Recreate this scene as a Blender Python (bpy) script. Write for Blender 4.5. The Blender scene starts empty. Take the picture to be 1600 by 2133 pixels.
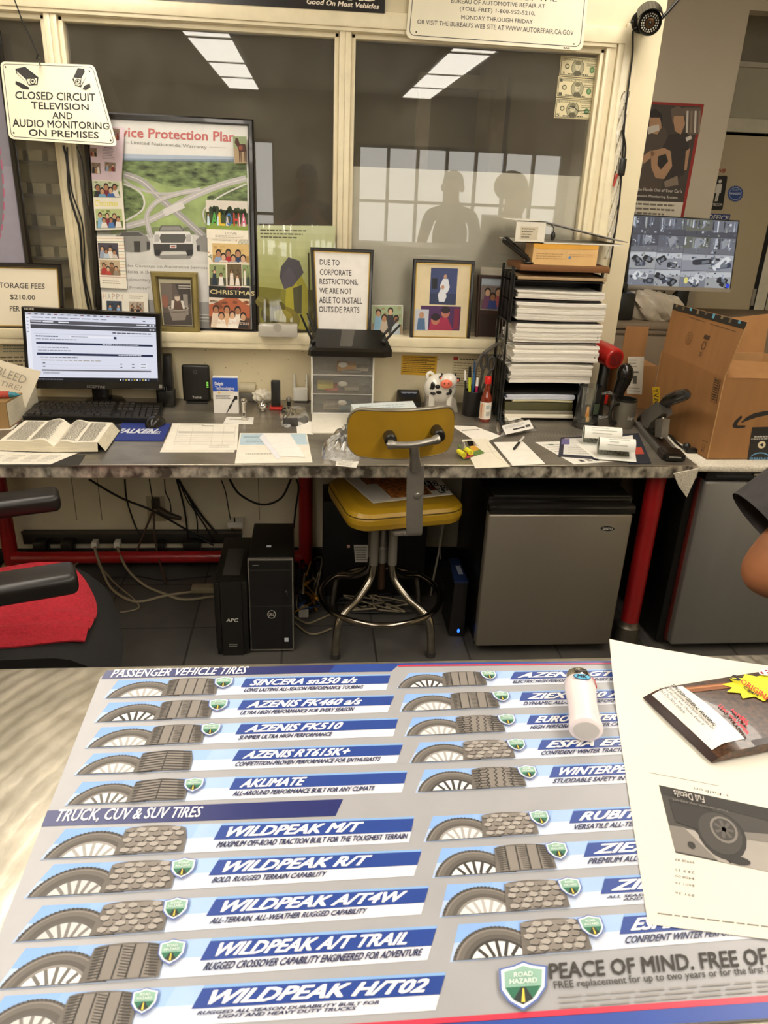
import bpy, bmesh, math, random
from mathutils import Vector, Matrix, Euler
R = math.radians
col = bpy.context.scene.collection
scn = bpy.context.scene
# ---------------------------------------------------------------- camera
CAM_H = 1.56
FPX = 1580.0
PITCH, ROLL, YAW = R(23.14), R(2.41), R(6.04)
cam_d = bpy.data.cameras.new('camera')
cam = bpy.data.objects.new('camera', cam_d); col.objects.link(cam)
_f0 = Vector((math.sin(YAW), math.cos(YAW), 0)); _r0 = Vector((math.cos(YAW), -math.sin(YAW), 0))
_f = _f0*math.cos(PITCH) - Vector((0, 0, 1))*math.sin(PITCH)
_u = _f0*math.sin(PITCH) + Vector((0, 0, 1))*math.cos(PITCH)
CR = _r0*math.cos(ROLL) + _u*math.sin(ROLL); CU = -_r0*math.sin(ROLL) + _u*math.cos(ROLL); CF = _f
EYE = Vector((0, 0, CAM_H))
M = Matrix((( CR.x, CU.x, -CF.x, 0), (CR.y, CU.y, -CF.y, 0), (CR.z, CU.z, -CF.z, CAM_H), (0, 0, 0, 1)))
cam.matrix_world = M
cam_d.sensor_fit = 'VERTICAL'; cam_d.sensor_height = 36.0; cam_d.lens = 36.0*FPX/2133.0
cam_d.clip_start = 0.02; cam_d.clip_end = 60
cam_d.dof.use_dof = True; cam_d.dof.focus_distance = 1.02; cam_d.dof.aperture_fstop = 22.0
scn.camera = cam
# ---------------------------------------------------------------- world, exposure
scn.view_settings.view_transform = 'Standard'; scn.view_settings.look = 'None'
scn.view_settings.gamma = 1.0; scn.view_settings.use_curve_mapping = False
scn.view_settings.exposure = 0.34
w = bpy.data.worlds.new('daylight'); scn.world = w; w.use_nodes = True
_bg = w.node_tree.nodes['Background']; _bg.inputs[0].default_value = (1.0, 0.96, 0.88, 1); _bg.inputs[1].default_value = 4.2
LIGHT_STRENGTH = 11.0
LIGHT_COLOR = (1.0, 0.925, 0.81)

# ---------------------------------------------------------------- helpers: pixel of the photograph -> point on a real plane
def ray(px, py):
    return CR*((px-800.0)/FPX) - CU*((py-1066.5)/FPX) + CF
def PZ(px, py, z):
    d = ray(px, py); return EYE + d*((z-CAM_H)/d.z)
def PY(px, py, y):
    d = ray(px, py); return EYE + d*(y/d.y)
def PX(px, py, x):
    d = ray(px, py); return EYE + d*(x/d.x)
def PN(px, py, p0, n):
    d = ray(px, py); return EYE + d*((Vector(p0)-EYE).dot(n)/d.dot(n))
def PLN(px, py, y0, z0, lean):             # plane Y = y0 + lean*(z-z0)
    return PN(px, py, (0, y0, z0), Vector((0, 1, -lean)))
def span(px0, py0, px1, py1, Y):           # world extents of a front face standing at depth Y
    mx, my = (px0+px1)/2, (py0+py1)/2
    return PY(px0, my, Y).x, PY(px1, my, Y).x, PY(mx, py1, Y).z, PY(mx, py0, Y).z

# ---------------------------------------------------------------- materials
def lin(h):
    if isinstance(h, str):
        h = h.lstrip('#'); h = [int(h[i:i+2], 16)/255 for i in (0, 2, 4)]
    return tuple(c/12.92 if c <= .04045 else ((c+.055)/1.055)**2.4 for c in h)
MATS = {}
def mat(name, h, rough=.5, metal=0., var=.06, scale=14., bump=0., emit=0., spec=.5, coat=0., stretch=None, trans=0.):
    if name in MATS: return MATS[name]
    m = bpy.data.materials.new(name); m.use_nodes = True; nt = m.node_tree; N = nt.nodes; L = nt.links
    p = N['Principled BSDF']; c = lin(h)
    p.inputs['Roughness'].default_value = rough; p.inputs['Metallic'].default_value = metal
    p.inputs['Specular IOR Level'].default_value = spec; p.inputs['Coat Weight'].default_value = coat
    if trans: p.inputs['Transmission Weight'].default_value = trans
    tc = N.new('ShaderNodeTexCoord'); mp = N.new('ShaderNodeMapping'); L.new(tc.outputs['Object'], mp.inputs[0])
    if stretch: mp.inputs['Scale'].default_value = stretch
    nz = N.new('ShaderNodeTexNoise'); nz.inputs['Scale'].default_value = scale; nz.inputs['Detail'].default_value = 5
    L.new(mp.outputs[0], nz.inputs['Vector'])
    cr = N.new('ShaderNodeValToRGB'); L.new(nz.outputs['Fac'], cr.inputs[0])
    cr.color_ramp.elements[0].position = .3; cr.color_ramp.elements[1].position = .7
    cr.color_ramp.elements[0].color = tuple(max(0, x*(1-var*1.6)) for x in c)+(1,)
    cr.color_ramp.elements[1].color = tuple(min(1, x*(1+var)) for x in c)+(1,)
    L.new(cr.outputs[0], p.inputs['Base Color'])
    if bump:
        b = N.new('ShaderNodeBump'); b.inputs['Strength'].default_value = bump; b.inputs['Distance'].default_value = .01
        L.new(nz.outputs['Fac'], b.inputs['Height']); L.new(b.outputs[0], p.inputs['Normal'])
    if emit:
        L.new(cr.outputs[0], p.inputs['Emission Color']); p.inputs['Emission Strength'].default_value = emit
    MATS[name] = m; return m
def ink(h, rough=.6):                       # printed colour
    if not isinstance(h, str): h = '#%02x%02x%02x' % tuple(int(max(0, min(255, x))) for x in h)
    return mat('ink_'+h.lstrip('#'), h, rough, var=.03, scale=30)
def glow(h, s=.9):                          # lit screen pixels
    if not isinstance(h, str): h = '#%02x%02x%02x' % tuple(int(max(0, min(255, x))) for x in h)
    k = 'screen_%s_%d' % (h.lstrip('#'), s*100)
    if k in MATS: return MATS[k]
    m = mat(k, '#050505', .3, emit=0); p = m.node_tree.nodes['Principled BSDF']
    p.inputs['Emission Color'].default_value = lin(h)+(1,); p.inputs['Emission Strength'].default_value = s
    return m
def clear_mat(name, tint=(1, 1, 1), alpha=0.0, haze=(.8, .8, .8), rough=.02, ior=1.5):
    # clear sheet: passes light straight through, mirrors by its own Fresnel, with a little haze
    if name in MATS: return MATS[name]
    m = bpy.data.materials.new(name); m.use_nodes = True; nt = m.node_tree; N = nt.nodes; L = nt.links
    N.remove(N['Principled BSDF']); out = N['Material Output']
    tr = N.new('ShaderNodeBsdfTransparent'); tr.inputs[0].default_value = tint+(1,)
    gl = N.new('ShaderNodeBsdfGlossy'); gl.inputs['Roughness'].default_value = rough
    df = N.new('ShaderNodeBsdfDiffuse'); df.inputs[0].default_value = haze+(1,)
    nz = N.new('ShaderNodeTexNoise'); nz.inputs['Scale'].default_value = 9; nz.inputs['Detail'].default_value = 4
    mul = N.new('ShaderNodeMath'); mul.operation = 'MULTIPLY'; mul.inputs[1].default_value = alpha*2
    L.new(nz.outputs['Fac'], mul.inputs[0])
    m1 = N.new('ShaderNodeMixShader'); L.new(mul.outputs[0], m1.inputs[0]); L.new(tr.outputs[0], m1.inputs[1]); L.new(df.outputs[0], m1.inputs[2])
    fr = N.new('ShaderNodeFresnel'); fr.inputs['IOR'].default_value = ior
    m2 = N.new('ShaderNodeMixShader'); L.new(fr.outputs[0], m2.inputs[0]); L.new(m1.outputs[0], m2.inputs[1]); L.new(gl.outputs[0], m2.inputs[2])
    L.new(m2.outputs[0], out.inputs[0]); MATS[name] = m; return m

# ---------------------------------------------------------------- mesh builder
class Q:                                    # a flat (or nearly flat) rectangle in space: u to the right, v down
    def __init__(s, tl, tr, br, bl, eps=.00025):
        s.c = [Vector(x) for x in (tl, tr, br, bl)]; s.eps = eps
        a = (s.c[1]-s.c[0]+s.c[2]-s.c[3]); b = (s.c[3]-s.c[0]+s.c[2]-s.c[1])
        s.n = -(a.cross(b)).normalized(); s.w = a.length/2; s.h = b.length/2
    def __call__(s, u, v, k=0):
        a, b, c, d = s.c
        return (a*(1-u)+b*u)*(1-v) + (d*(1-u)+c*u)*v + s.n*(s.eps*k)
    def sub(s, u0, v0, u1, v1, k=0):
        return Q(s(u0, v0, k), s(u1, v0, k), s(u1, v1, k), s(u0, v1, k), s.eps)
    def grow(s, d):                          # d metres outwards on all sides
        a, b = d/s.w, d/s.h; return s.sub(-a, -b, 1+a, 1+b)
def QP(fn, a, b, c, d, eps=.00025): return Q(fn(*a), fn(*b), fn(*c), fn(*d), eps)
FR = {}
TEXT_CACHE = {}; TEXT_SIZE = {}
def glyphs(s, bold, shear):
    k = (s, bold, shear)
    if k in TEXT_CACHE: return TEXT_CACHE[k]
    c = bpy.data.curves.new('lettering', 'FONT'); c.body = s; c.resolution_u = 2; c.shear = shear; c.align_x = 'CENTER'; c.space_line = .95
    o = bpy.data.objects.new('lettering', c); col.objects.link(o)
    me = o.to_mesh(); V = [v.co.copy() for v in me.vertices]; F = [list(p.vertices) for p in me.polygons]
    o.to_mesh_clear(); bpy.data.objects.remove(o); bpy.data.curves.remove(c)
    if not V: TEXT_CACHE[k] = ([], []); return TEXT_CACHE[k]
    x0 = min(v.x for v in V); x1 = max(v.x for v in V); y0 = min(v.y for v in V); y1 = max(v.y for v in V)
    P = [((v.x-x0)/max(1e-6, x1-x0), (y1-v.y)/max(1e-6, y1-y0)) for v in V]
    TEXT_CACHE[k] = (P, F); TEXT_SIZE[k] = (max(.3, x1-x0), max(.3, y1-y0)); return TEXT_CACHE[k]
class B:
    def __init__(s): s.v = []; s.f = []; s.m = []; s.mats = []; s.T = None
    def mi(s, m):
        if m not in s.mats: s.mats.append(m)
        return s.mats.index(m)
    def add(s, V, F, m):
        o = len(s.v); i = s.mi(m)
        s.v += [(s.T @ Vector(p)) if s.T else Vector(p) for p in V]
        for f in F: s.f.append([o+j for j in f]); s.m.append(i)
        return s
    def face(s, P, m): return s.add(P, [list(range(len(P)))], m)
    def box(s, x0, x1, y0, y1, z0, z1, m, r=0, seg=2):
        if r <= 0:
            V = [(x, y, z) for x in (x0, x1) for y in (y0, y1) for z in (z0, z1)]
            return s.add(V, [(0, 1, 3, 2), (4, 6, 7, 5), (0, 4, 5, 1), (2, 3, 7, 6), (0, 2, 6, 4), (1, 5, 7, 3)], m)
        bm = bmesh.new(); bmesh.ops.create_cube(bm, size=1)
        for v in bm.verts: v.co = Vector((x0+(v.co.x+.5)*(x1-x0), y0+(v.co.y+.5)*(y1-y0), z0+(v.co.z+.5)*(z1-z0)))
        r = min(r, .49*min(abs(x1-x0), abs(y1-y0), abs(z1-z0)))
        bmesh.ops.bevel(bm, geom=bm.edges[:], offset=r, segments=seg, profile=.5, affect='EDGES')
        return s.bm(bm, m)
    def bm(s, bm, m):
        bm.verts.index_update()
        s.add([v.co.copy() for v in bm.verts], [[v.index for v in f.verts] for f in bm.faces], m); bm.free(); return s
    def prism(s, P, d, m, side=None):        # outline P pushed along d
        P = [Vector(p) for p in P]; d = Vector(d); n = len(P)
        nn = Vector((0, 0, 0))
        for i in range(n): nn += P[i].cross(P[(i+1) % n])
        if nn.dot(d) > 0: P = P[::-1]
        s.face(P, m); s.face([p+d for p in P[::-1]], side or m)
        V = P+[p+d for p in P]
        s.add(V, [(i, n+i, n+(i+1) % n, (i+1) % n) for i in range(n)], side or m); return s
    def tube(s, pts, r, m, n=10, closed=False, flat=1.0, up=None):
        pts = [Vector(p) for p in pts]; N = len(pts); rings = []
        rr = r if isinstance(r, (list, tuple)) else [r]*N
        prev = None
        for i, p in enumerate(pts):
            a = pts[(i-1) % N] if (closed or i > 0) else p; b = pts[(i+1) % N] if (closed or i < N-1) else p
            t = (b-a).normalized() if (b-a).length > 1e-9 else Vector((0, 0, 1))
            if prev is None:
                x = Vector(up) if up else (Vector((0, 0, 1)) if abs(t.z) < .9 else Vector((1, 0, 0)))
                x = (x-t*x.dot(t)).normalized()
            else: x = (prev-t*prev.dot(t)).normalized()
            prev = x; y = t.cross(x)
            rings.append([p+(x*math.cos(2*math.pi*j/n)*flat+y*math.sin(2*math.pi*j/n))*rr[i] for j in range(n)])
        V = [q for k in rings for q in k]; F = []
        for i in range(N if closed else N-1):
            a = i*n; b = ((i+1) % N)*n
            F += [(a+j, a+(j+1) % n, b+(j+1) % n, b+j) for j in range(n)]
        if not closed: F += [list(range(n))[::-1], list(range((N-1)*n, N*n))]
        return s.add(V, F, m)
    def rod(s, a, b, r, m, n=12): return s.tube([a, b], r, m, n)
    def lathe(s, prof, m, c=(0, 0, 0), n=28, axis=None, mats=None):  # profile of (radius, height)
        c = Vector(c); q = Vector((0, 0, 1)).rotation_difference(Vector(axis).normalized()).to_matrix() if axis else Matrix.Identity(3)
        V = []; F = []
        for r, h in prof: V += [c+q @ Vector((max(r, 1e-5)*math.cos(2*math.pi*j/n), max(r, 1e-5)*math.sin(2*math.pi*j/n), h)) for j in range(n)]
        for i in range(len(prof)-1):
            F = [(i*n+j, i*n+(j+1) % n, (i+1)*n+(j+1) % n, (i+1)*n+j) for j in range(n)]
            if i == 0: o = len(s.v); s.add(V, [], m)
            k = s.mi(mats[i] if mats else m)
            for f in F: s.f.append([o+x for x in f]); s.m.append(k)
        for i, rev in ((0, True), (len(prof)-1, False)):
            if prof[i][0] > 1e-4:
                f = [o+i*n+j for j in range(n)]; s.f.append(f[::-1] if rev else f); s.m.append(s.mi(mats[min(i, len(prof)-2)] if mats else m))
        return s
    def ball(s, c, r, m, rot=None, n=20, k=12):
        if not isinstance(r, (tuple, list)): r = (r, r, r)
        q = rot.to_matrix() if rot else Matrix.Identity(3); c = Vector(c)
        V = [c+q @ Vector((0, 0, r[2]))]; F = []
        for i in range(1, k):
            t = math.pi*i/k
            V += [c+q @ Vector((r[0]*math.sin(t)*math.cos(2*math.pi*j/n), r[1]*math.sin(t)*math.sin(2*math.pi*j/n), r[2]*math.cos(t))) for j in range(n)]
        V.append(c+q @ Vector((0, 0, -r[2])))
        F += [(0, 1+j, 1+(j+1) % n) for j in range(n)]
        for i in range(k-2): F += [(1+i*n+j, 1+(i+1)*n+j, 1+(i+1)*n+(j+1) % n, 1+i*n+(j+1) % n) for j in range(n)]
        e = len(V)-1; F += [(e, 1+(k-2)*n+(j+1) % n, 1+(k-2)*n+j) for j in range(n)]
        return s.add(V, F, m)
    def grid(s, fn, nu, nv, m, thick=0):     # sheet fn(u,v) -> point
        V = [Vector(fn(i/nu, j/nv)) for j in range(nv+1) for i in range(nu+1)]
        F = [(j*(nu+1)+i, j*(nu+1)+i+1, (j+1)*(nu+1)+i+1, (j+1)*(nu+1)+i) for j in range(nv) for i in range(nu)]
        s.add(V, F, m)
        if thick:
            bm = bmesh.new(); vs = [bm.verts.new(p) for p in V]
            for f in F: bm.faces.new([vs[i] for i in f])
            bm.normal_update(); ns = [v.normal.copy() for v in bm.verts]; bm.free()
            W = [V[i]-ns[i]*thick for i in range(len(V))]; s.add(W, [f[::-1] for f in F], m)
            e = [i for i in range(nu+1)] + [j*(nu+1)+nu for j in range(1, nv+1)] + [nv*(nu+1)+i for i in range(nu-1, -1, -1)] + [j*(nu+1) for j in range(nv-1, 0, -1)]
            for i in range(len(e)):
                a, b = e[i], e[(i+1) % len(e)]; s.face([V[a], W[a], W[b], V[b]], m)
        return s
    # ---- flat print on a Q
    def slab(s, q, t, m, side=None): return s.prism([q(0, 0), q(0, 1), q(1, 1), q(1, 0)], q.n*-t, m, side)
    def rect(s, q, u0, v0, u1, v1, m, k=1): return s.face([q(u0, v0, k), q(u0, v1, k), q(u1, v1, k), q(u1, v0, k)], m)
    def poly(s, q, P, m, k=1): return s.face([q(u, v, k) for u, v in P], m)
    def ell(s, q, cu, cv, ru, rv, m, k=1, n=18, a0=0, a1=360):
        P = [(cu+ru*math.cos(R(a0+(a1-a0)*i/n)), cv+rv*math.sin(R(a0+(a1-a0)*i/n))) for i in range(n if a1-a0 >= 360 else n+1)]
        return s.poly(q, P, m, k)
    def line(s, q, P, wd, m, k=1):           # stroke of width wd metres
        for (a, b), (c, d) in zip(P[:-1], P[1:]):
            x, y = (c-a)*q.w, (d-b)*q.h; l = math.hypot(x, y) or 1; nx, ny = -y/l*wd/2/q.w, x/l*wd/2/q.h
            s.poly(q, [(a+nx, b+ny), (c+nx, d+ny), (c-nx, d-ny), (a-nx, b-ny)], m, k)
        return s
    def ring(s, q, cu, cv, ru, rv, wd, m, k=1, n=28, a0=0, a1=360):
        return s.line(q, [(cu+ru*math.cos(R(a0+(a1-a0)*i/n)), cv+rv*math.sin(R(a0+(a1-a0)*i/n))) for i in range(n+1)], wd, m, k)
    def text(s, q, t, u0, v0, u1, v1, m, k=2, bold=0., shear=0.):
        P, F = glyphs(t, bold, shear)
        if not P: return s
        wd, ht = TEXT_SIZE[(t, bold, shear)]; d, e = max(0, bold)*.7/wd, max(0, bold)*.5/ht
        for i, (a, c) in enumerate(((-1, -1), (1, 1), (1, -1), (-1, 1)) if bold > .008 else ((0, 0),)): s.add([q(u0+(u1-u0)*(x+a*d), v0+(v1-v0)*(y+c*e), k+.4*i) for x, y in P], F, m)
        return s
    def words(s, q, u0, v0, u1, v1, n, m, k=1, seed=0, fill=.55, ragged=.25):  # lines of text too small to read
        rg = random.Random(seed); h = (v1-v0)/n
        for i in range(n):
            x = u0; e = u1-(u1-u0)*rg.random()*ragged; y = v0+h*i
            while x < e:
                w_ = min((u1-u0)*rg.uniform(.04, .12), e-x); s.rect(q, x, y+h*(1-fill)/2, x+w_, y+h*(1+fill)/2, m, k); x += w_+(u1-u0)*.018
        return s
    def build(s, name, parent=None, smooth=38, kind=None):
        me = bpy.data.meshes.new(name); Mi = FR[parent].inverted() if parent in FR else Matrix.Identity(4)
        me.from_pydata([tuple(Mi @ v) for v in s.v], [], s.f)
        for m in s.mats: me.materials.append(m)
        for p, i in zip(me.polygons, s.m): p.material_index = i
        if smooth:
            me.polygons.foreach_set('use_smooth', [True]*len(me.polygons)); me.update(); me.set_sharp_from_angle(angle=R(smooth))
        me.update(); o = bpy.data.objects.new(name, me); col.objects.link(o)
        if parent: o.parent = parent; FR[o] = FR.get(parent, Matrix.Identity(4))
        if kind: o['kind'] = kind
        return o
def tag(o, label, cat, group=None, kind=None):
    o['label'] = label; o['category'] = cat
    if group: o['group'] = group
    if kind: o['kind'] = kind
    return o
def thing(name, label, cat, loc=(0, 0, 0), rz=0., group=None):
    o = bpy.data.objects.new(name, None); col.objects.link(o); o.empty_display_size = .05
    o.location = loc; o.rotation_euler = (0, 0, rz); FR[o] = Matrix.Translation(loc) @ Matrix.Rotation(rz, 4, 'Z')
    return tag(o, label, cat, group)
def struct(b, name, parent=None): return b.build(name, parent, kind=None if parent else 'structure')
def smooth_path(P, n=6, closed=False):        # Catmull-Rom through P
    P = [Vector(p) for p in P]; N = len(P); out = []
    for i in range(N if closed else N-1):
        g = (lambda j: P[j % N]) if closed else (lambda j: P[max(0, min(N-1, j))])
        a, b, c, d = g(i-1), g(i), g(i+1), g(i+2)
        for t in range(n):
            t /= n; out.append(.5*((2*b)+(c-a)*t+(2*a-5*b+4*c-d)*t*t+(3*b-a-3*c+d)*t**3))
    if not closed: out.append(P[-1])
    return out
def lerp(a, b, t): return tuple(x+(y-x)*t for x, y in zip(a, b))
def hx(h): h = h.lstrip('#'); return tuple(int(h[i:i+2], 16) for i in (0, 2, 4))

# small printed photograph of people
SKIN = ['#c99a78', '#b98563', '#d6ab8a', '#a87555']
def snapshot(b, q, u0, v0, u1, v1, sky, ground, shirts, k=1, seed=1, heads=None, low=.25):
    rg = random.Random(seed); W, H = u1-u0, v1-v0
    b.rect(q, u0, v0, u1, v1, ink(sky), k)
    for i in range(7):
        cx = u0+W*rg.uniform(.08, .92); cy = v0+H*rg.uniform(.08, .45); c = lerp(hx(sky), hx(ground), rg.uniform(.2, .9))
        rx = W*rg.uniform(.05, .08); ry = H*rg.uniform(.04, .08); b.ell(q, cx, cy, rx, ry, ink(c), k+1, 9)
    b.rect(q, u0, v0+H*.62, u1, v1, ink(ground), k+1)
    n = len(shirts)
    for i, sh in enumerate(shirts):
        back = i % 2 == 0; x = u0+W*(.1+.8*(i+.5)/n); top = v0+H*(low+(0 if back else .2)+rg.uniform(-.04, .04)); hr = W*min(.085, .42/n)
        hv = hr*q.w/q.h*1.25; wd = hr*1.9; yb = v1-H*.02; kk = k+2+(0 if back else 2)
        b.poly(q, [(max(u0, x-wd*.6), top+hv*1.7), (max(u0, x-wd), yb), (min(u1, x+wd), yb), (min(u1, x+wd*.6), top+hv*1.7)], ink(sh), kk)
        b.ell(q, x, top+hv*.6, hr*1.15, hv*1.15, ink('#2a2019'), kk, 12)
        b.ell(q, x, top+hv*.95, hr*.85, hv*.95, ink(SKIN[(i+seed) % 4]), kk+1, 12)
def frame(name, label, cat, q, bar, depth, mfr, printer, lip=None, group=None, back=True):
    """picture frame: q is the outer edge of its front; bar in metres"""
    o = thing(name, label, cat, tuple(q(.5, 1)), 0, group)
    a, c = bar/q.w, bar/q.h; b = B(); cs = [(0, 0), (1, 0), (1, 1), (0, 1)]; ci = [(a, c), (1-a, c), (1-a, 1-c), (a, 1-c)]
    e = bar*.25; a2, c2 = e/q.w, e/q.h; D = -depth/q.eps
    P0 = [q(u, v, D) for u, v in cs]; P1 = [q(u, v, D*.35) for u, v in cs]
    P2 = [q(u+(a2 if u < .5 else -a2), v+(c2 if v < .5 else -c2), 0) for u, v in cs]
    P3 = [q(u-(a2 if u < .5 else -a2), v-(c2 if v < .5 else -c2), 0) for u, v in ci]; P4 = [q(u, v, D*.45) for u, v in ci]; P5 = [q(u, v, D) for u, v in ci]
    rings = [P0, P1, P2, P3, P4, P5]
    for r0, r1 in zip(rings[:-1], rings[1:]):
        for i in range(4): j = (i+1) % 4; b.face([r0[i], r1[i], r1[j], r0[j]], mfr)
    b.build('frame', o)
    if lip:
        b = B(); li = q.sub(a, c, 1-a, 1-c, D*.42); t = .003
        for r_ in ((0, 0, 1, t/li.h), (0, 1-t/li.h, 1, 1), (0, 0, t/li.w, 1), (1-t/li.w, 0, 1, 1)): b.rect(li, *r_, lip, 0)
        b.build('gold_liner', o)
    b = B(); qi = q.sub(a, c, 1-a, 1-c, D*.55); b.slab(qi, depth*.4, ink('#8a7a60')); printer(b, qi); b.build('picture', o)
    return o
# ================================================================ setting
CREAM = mat('cream_gloss_paint', '#e5d7b3', .38, var=.035, scale=6, bump=.02)
TRIMP = mat('cream_trim_paint', '#e8dbb9', .33, var=.05, scale=18, bump=.03)
BEIGE = mat('beige_lower_wall_paint', '#e2d6b8', .5, var=.07, scale=5)
GREYW = mat('warm_grey_wall_paint', '#c4b79f', .6, var=.03, scale=4)
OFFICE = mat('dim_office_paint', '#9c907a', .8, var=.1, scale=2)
CEILM = mat('ceiling_paint', '#cfc6b2', .8, var=.04, scale=3)
BLACKP = mat('black_plastic', '#16140f', .38, var=.15, scale=40)
BLACKS = mat('black_satin_plastic', '#1d1a16', .22, var=.1, scale=30)
DARKG = mat('dark_grey_plastic', '#3a3733', .45, var=.1)
WHITEP = mat('white_plastic', '#eae6da', .35, var=.03)
PAPER = mat('white_paper', '#f1ece1', .75, var=.02, scale=5)
PAPERW = mat('warm_paper', '#efe4cc', .75, var=.02, scale=5)
CHROME = mat('chrome', '#d8d4cc', .13, 1., var=.05)
ALU = mat('cast_aluminium', '#a8a298', .38, .85, var=.08, scale=30)
CARD = mat('brown_cardboard', '#9b6d3e', .8, var=.06, scale=25, stretch=(1, 1, .2))
CARDI = mat('pale_cardboard', '#b88d5c', .8, var=.05, scale=20)
REDP = mat('red_enamel_paint', '#a01a1c', .28, var=.08, scale=8, coat=.3)
STEELF = mat('brushed_silver_door', '#8f8678', .42, .55, var=.018, scale=4, stretch=(40, 40, .6))

def steel(name, a, b, sc, r0, r1, metal, stretch=(1, 1, 1), dist=1.2, bump=.05):
    m = bpy.data.materials.new(name); m.use_nodes = True; nt = m.node_tree; N = nt.nodes; L = nt.links; p = N['Principled BSDF']
    p.inputs['Metallic'].default_value = metal
    tc = N.new('ShaderNodeTexCoord'); mp = N.new('ShaderNodeMapping'); mp.inputs['Scale'].default_value = stretch; L.new(tc.outputs['Object'], mp.inputs[0])
    n1 = N.new('ShaderNodeTexNoise'); n1.inputs['Scale'].default_value = sc; n1.inputs['Detail'].default_value = 6; n1.inputs['Distortion'].default_value = dist; L.new(mp.outputs[0], n1.inputs['Vector'])
    cr = N.new('ShaderNodeValToRGB'); cr.color_ramp.elements[0].position = .36; cr.color_ramp.elements[1].position = .68
    cr.color_ramp.elements[0].color = lin(a)+(1,); cr.color_ramp.elements[1].color = lin(b)+(1,)
    L.new(n1.outputs['Fac'], cr.inputs[0]); L.new(cr.outputs[0], p.inputs['Base Color'])
    mr = N.new('ShaderNodeMapRange'); mr.inputs['To Min'].default_value = r0; mr.inputs['To Max'].default_value = r1
    n2 = N.new('ShaderNodeTexWave'); n2.wave_type = 'RINGS'; n2.rings_direction = 'Z'; n2.inputs['Scale'].default_value = 26; n2.inputs['Distortion'].default_value = 3.5; n2.inputs['Detail'].default_value = 5; n2.inputs['Detail Scale'].default_value = 5; n2.inputs['Detail Roughness'].default_value = .65; L.new(mp.outputs[0], n2.inputs['Vector'])
    L.new(n2.outputs['Fac'], mr.inputs['Value']); L.new(mr.outputs[0], p.inputs['Roughness'])
    bp = N.new('ShaderNodeBump'); bp.inputs['Strength'].default_value = bump; bp.inputs['Distance'].default_value = .0015; L.new(n2.outputs['Fac'], bp.inputs['Height']); L.new(bp.outputs[0], p.inputs['Normal'])
    MATS[name] = m; return m
DESKM = steel('burnished_steel_desktop', '#7d766a', '#a0988a', 4.5, .32, .48, .72, (1, 2.2, 1), .5)
EDGEM = steel('burnished_steel_edge', '#564d42', '#e6dcc8', 30, .35, .55, .35, (1, 1, .7), .2)
COUNTM = steel('brushed_steel_counter', '#8f8879', '#a9a191', 40, .29, .40, .85, (1, .8, 1), .3, .05)

# floor tiles: slate with pale joints, .333 m module through X=-.442, Y=2.52
def tile_mat():
    m = bpy.data.materials.new('slate_floor_tile'); m.use_nodes = True; nt = m.node_tree; N = nt.nodes; L = nt.links; p = N['Principled BSDF']
    tc = N.new('ShaderNodeTexCoord'); mp = N.new('ShaderNodeMapping'); mp.inputs['Location'].default_value = (.442+2.72, -2.52+6.8, 0); L.new(tc.outputs['Object'], mp.inputs[0])
    br = N.new('ShaderNodeTexBrick'); br.offset = 0; br.inputs['Scale'].default_value = 1; br.inputs['Brick Width'].default_value = .34; br.inputs['Row Height'].default_value = .34
    br.inputs['Mortar Size'].default_value = .004; br.inputs['Color1'].default_value = lin('#4c4945')+(1,); br.inputs['Color2'].default_value = lin('#54504b')+(1,); br.inputs['Mortar'].default_value = lin('#2e2b27')+(1,)
    L.new(mp.outputs[0], br.inputs['Vector'])
    nz = N.new('ShaderNodeTexNoise'); nz.inputs['Scale'].default_value = 7; nz.inputs['Detail'].default_value = 7; L.new(mp.outputs[0], nz.inputs['Vector'])
    mx = N.new('ShaderNodeMixRGB'); mx.blend_type = 'OVERLAY'; mx.inputs[0].default_value = .45; L.new(br.outputs[0], mx.inputs[1]); L.new(nz.outputs['Fac'], mx.inputs[2]); L.new(mx.outputs[0], p.inputs['Base Color'])
    p.inputs['Roughness'].default_value = .5
    bp = N.new('ShaderNodeBump'); bp.inputs['Strength'].default_value = .25; bp.inputs['Distance'].default_value = .01; L.new(nz.outputs['Fac'], bp.inputs['Height']); L.new(bp.outputs[0], p.inputs['Normal'])
    return m
WY = 3.075; GY = 3.115; XL, XR, YB, YF, ZC = -2.6, 3.3, -4.15, 6.0, 2.6
struct(B().box(XL-.1, XR+.1, YB-.1, YF, -.1, 0, tile_mat()), 'floor')
struct(B().box(XL-.1, XR+.1, YB-.1, YF, ZC, ZC+.1, CEILM), 'ceiling')
struct(B().box(XL-.1, XL, YB, YF, 0, ZC, CREAM), 'wall_left')
struct(B().box(XR, XR+.1, YB, YF, 0, ZC, CREAM), 'wall_right')
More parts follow.
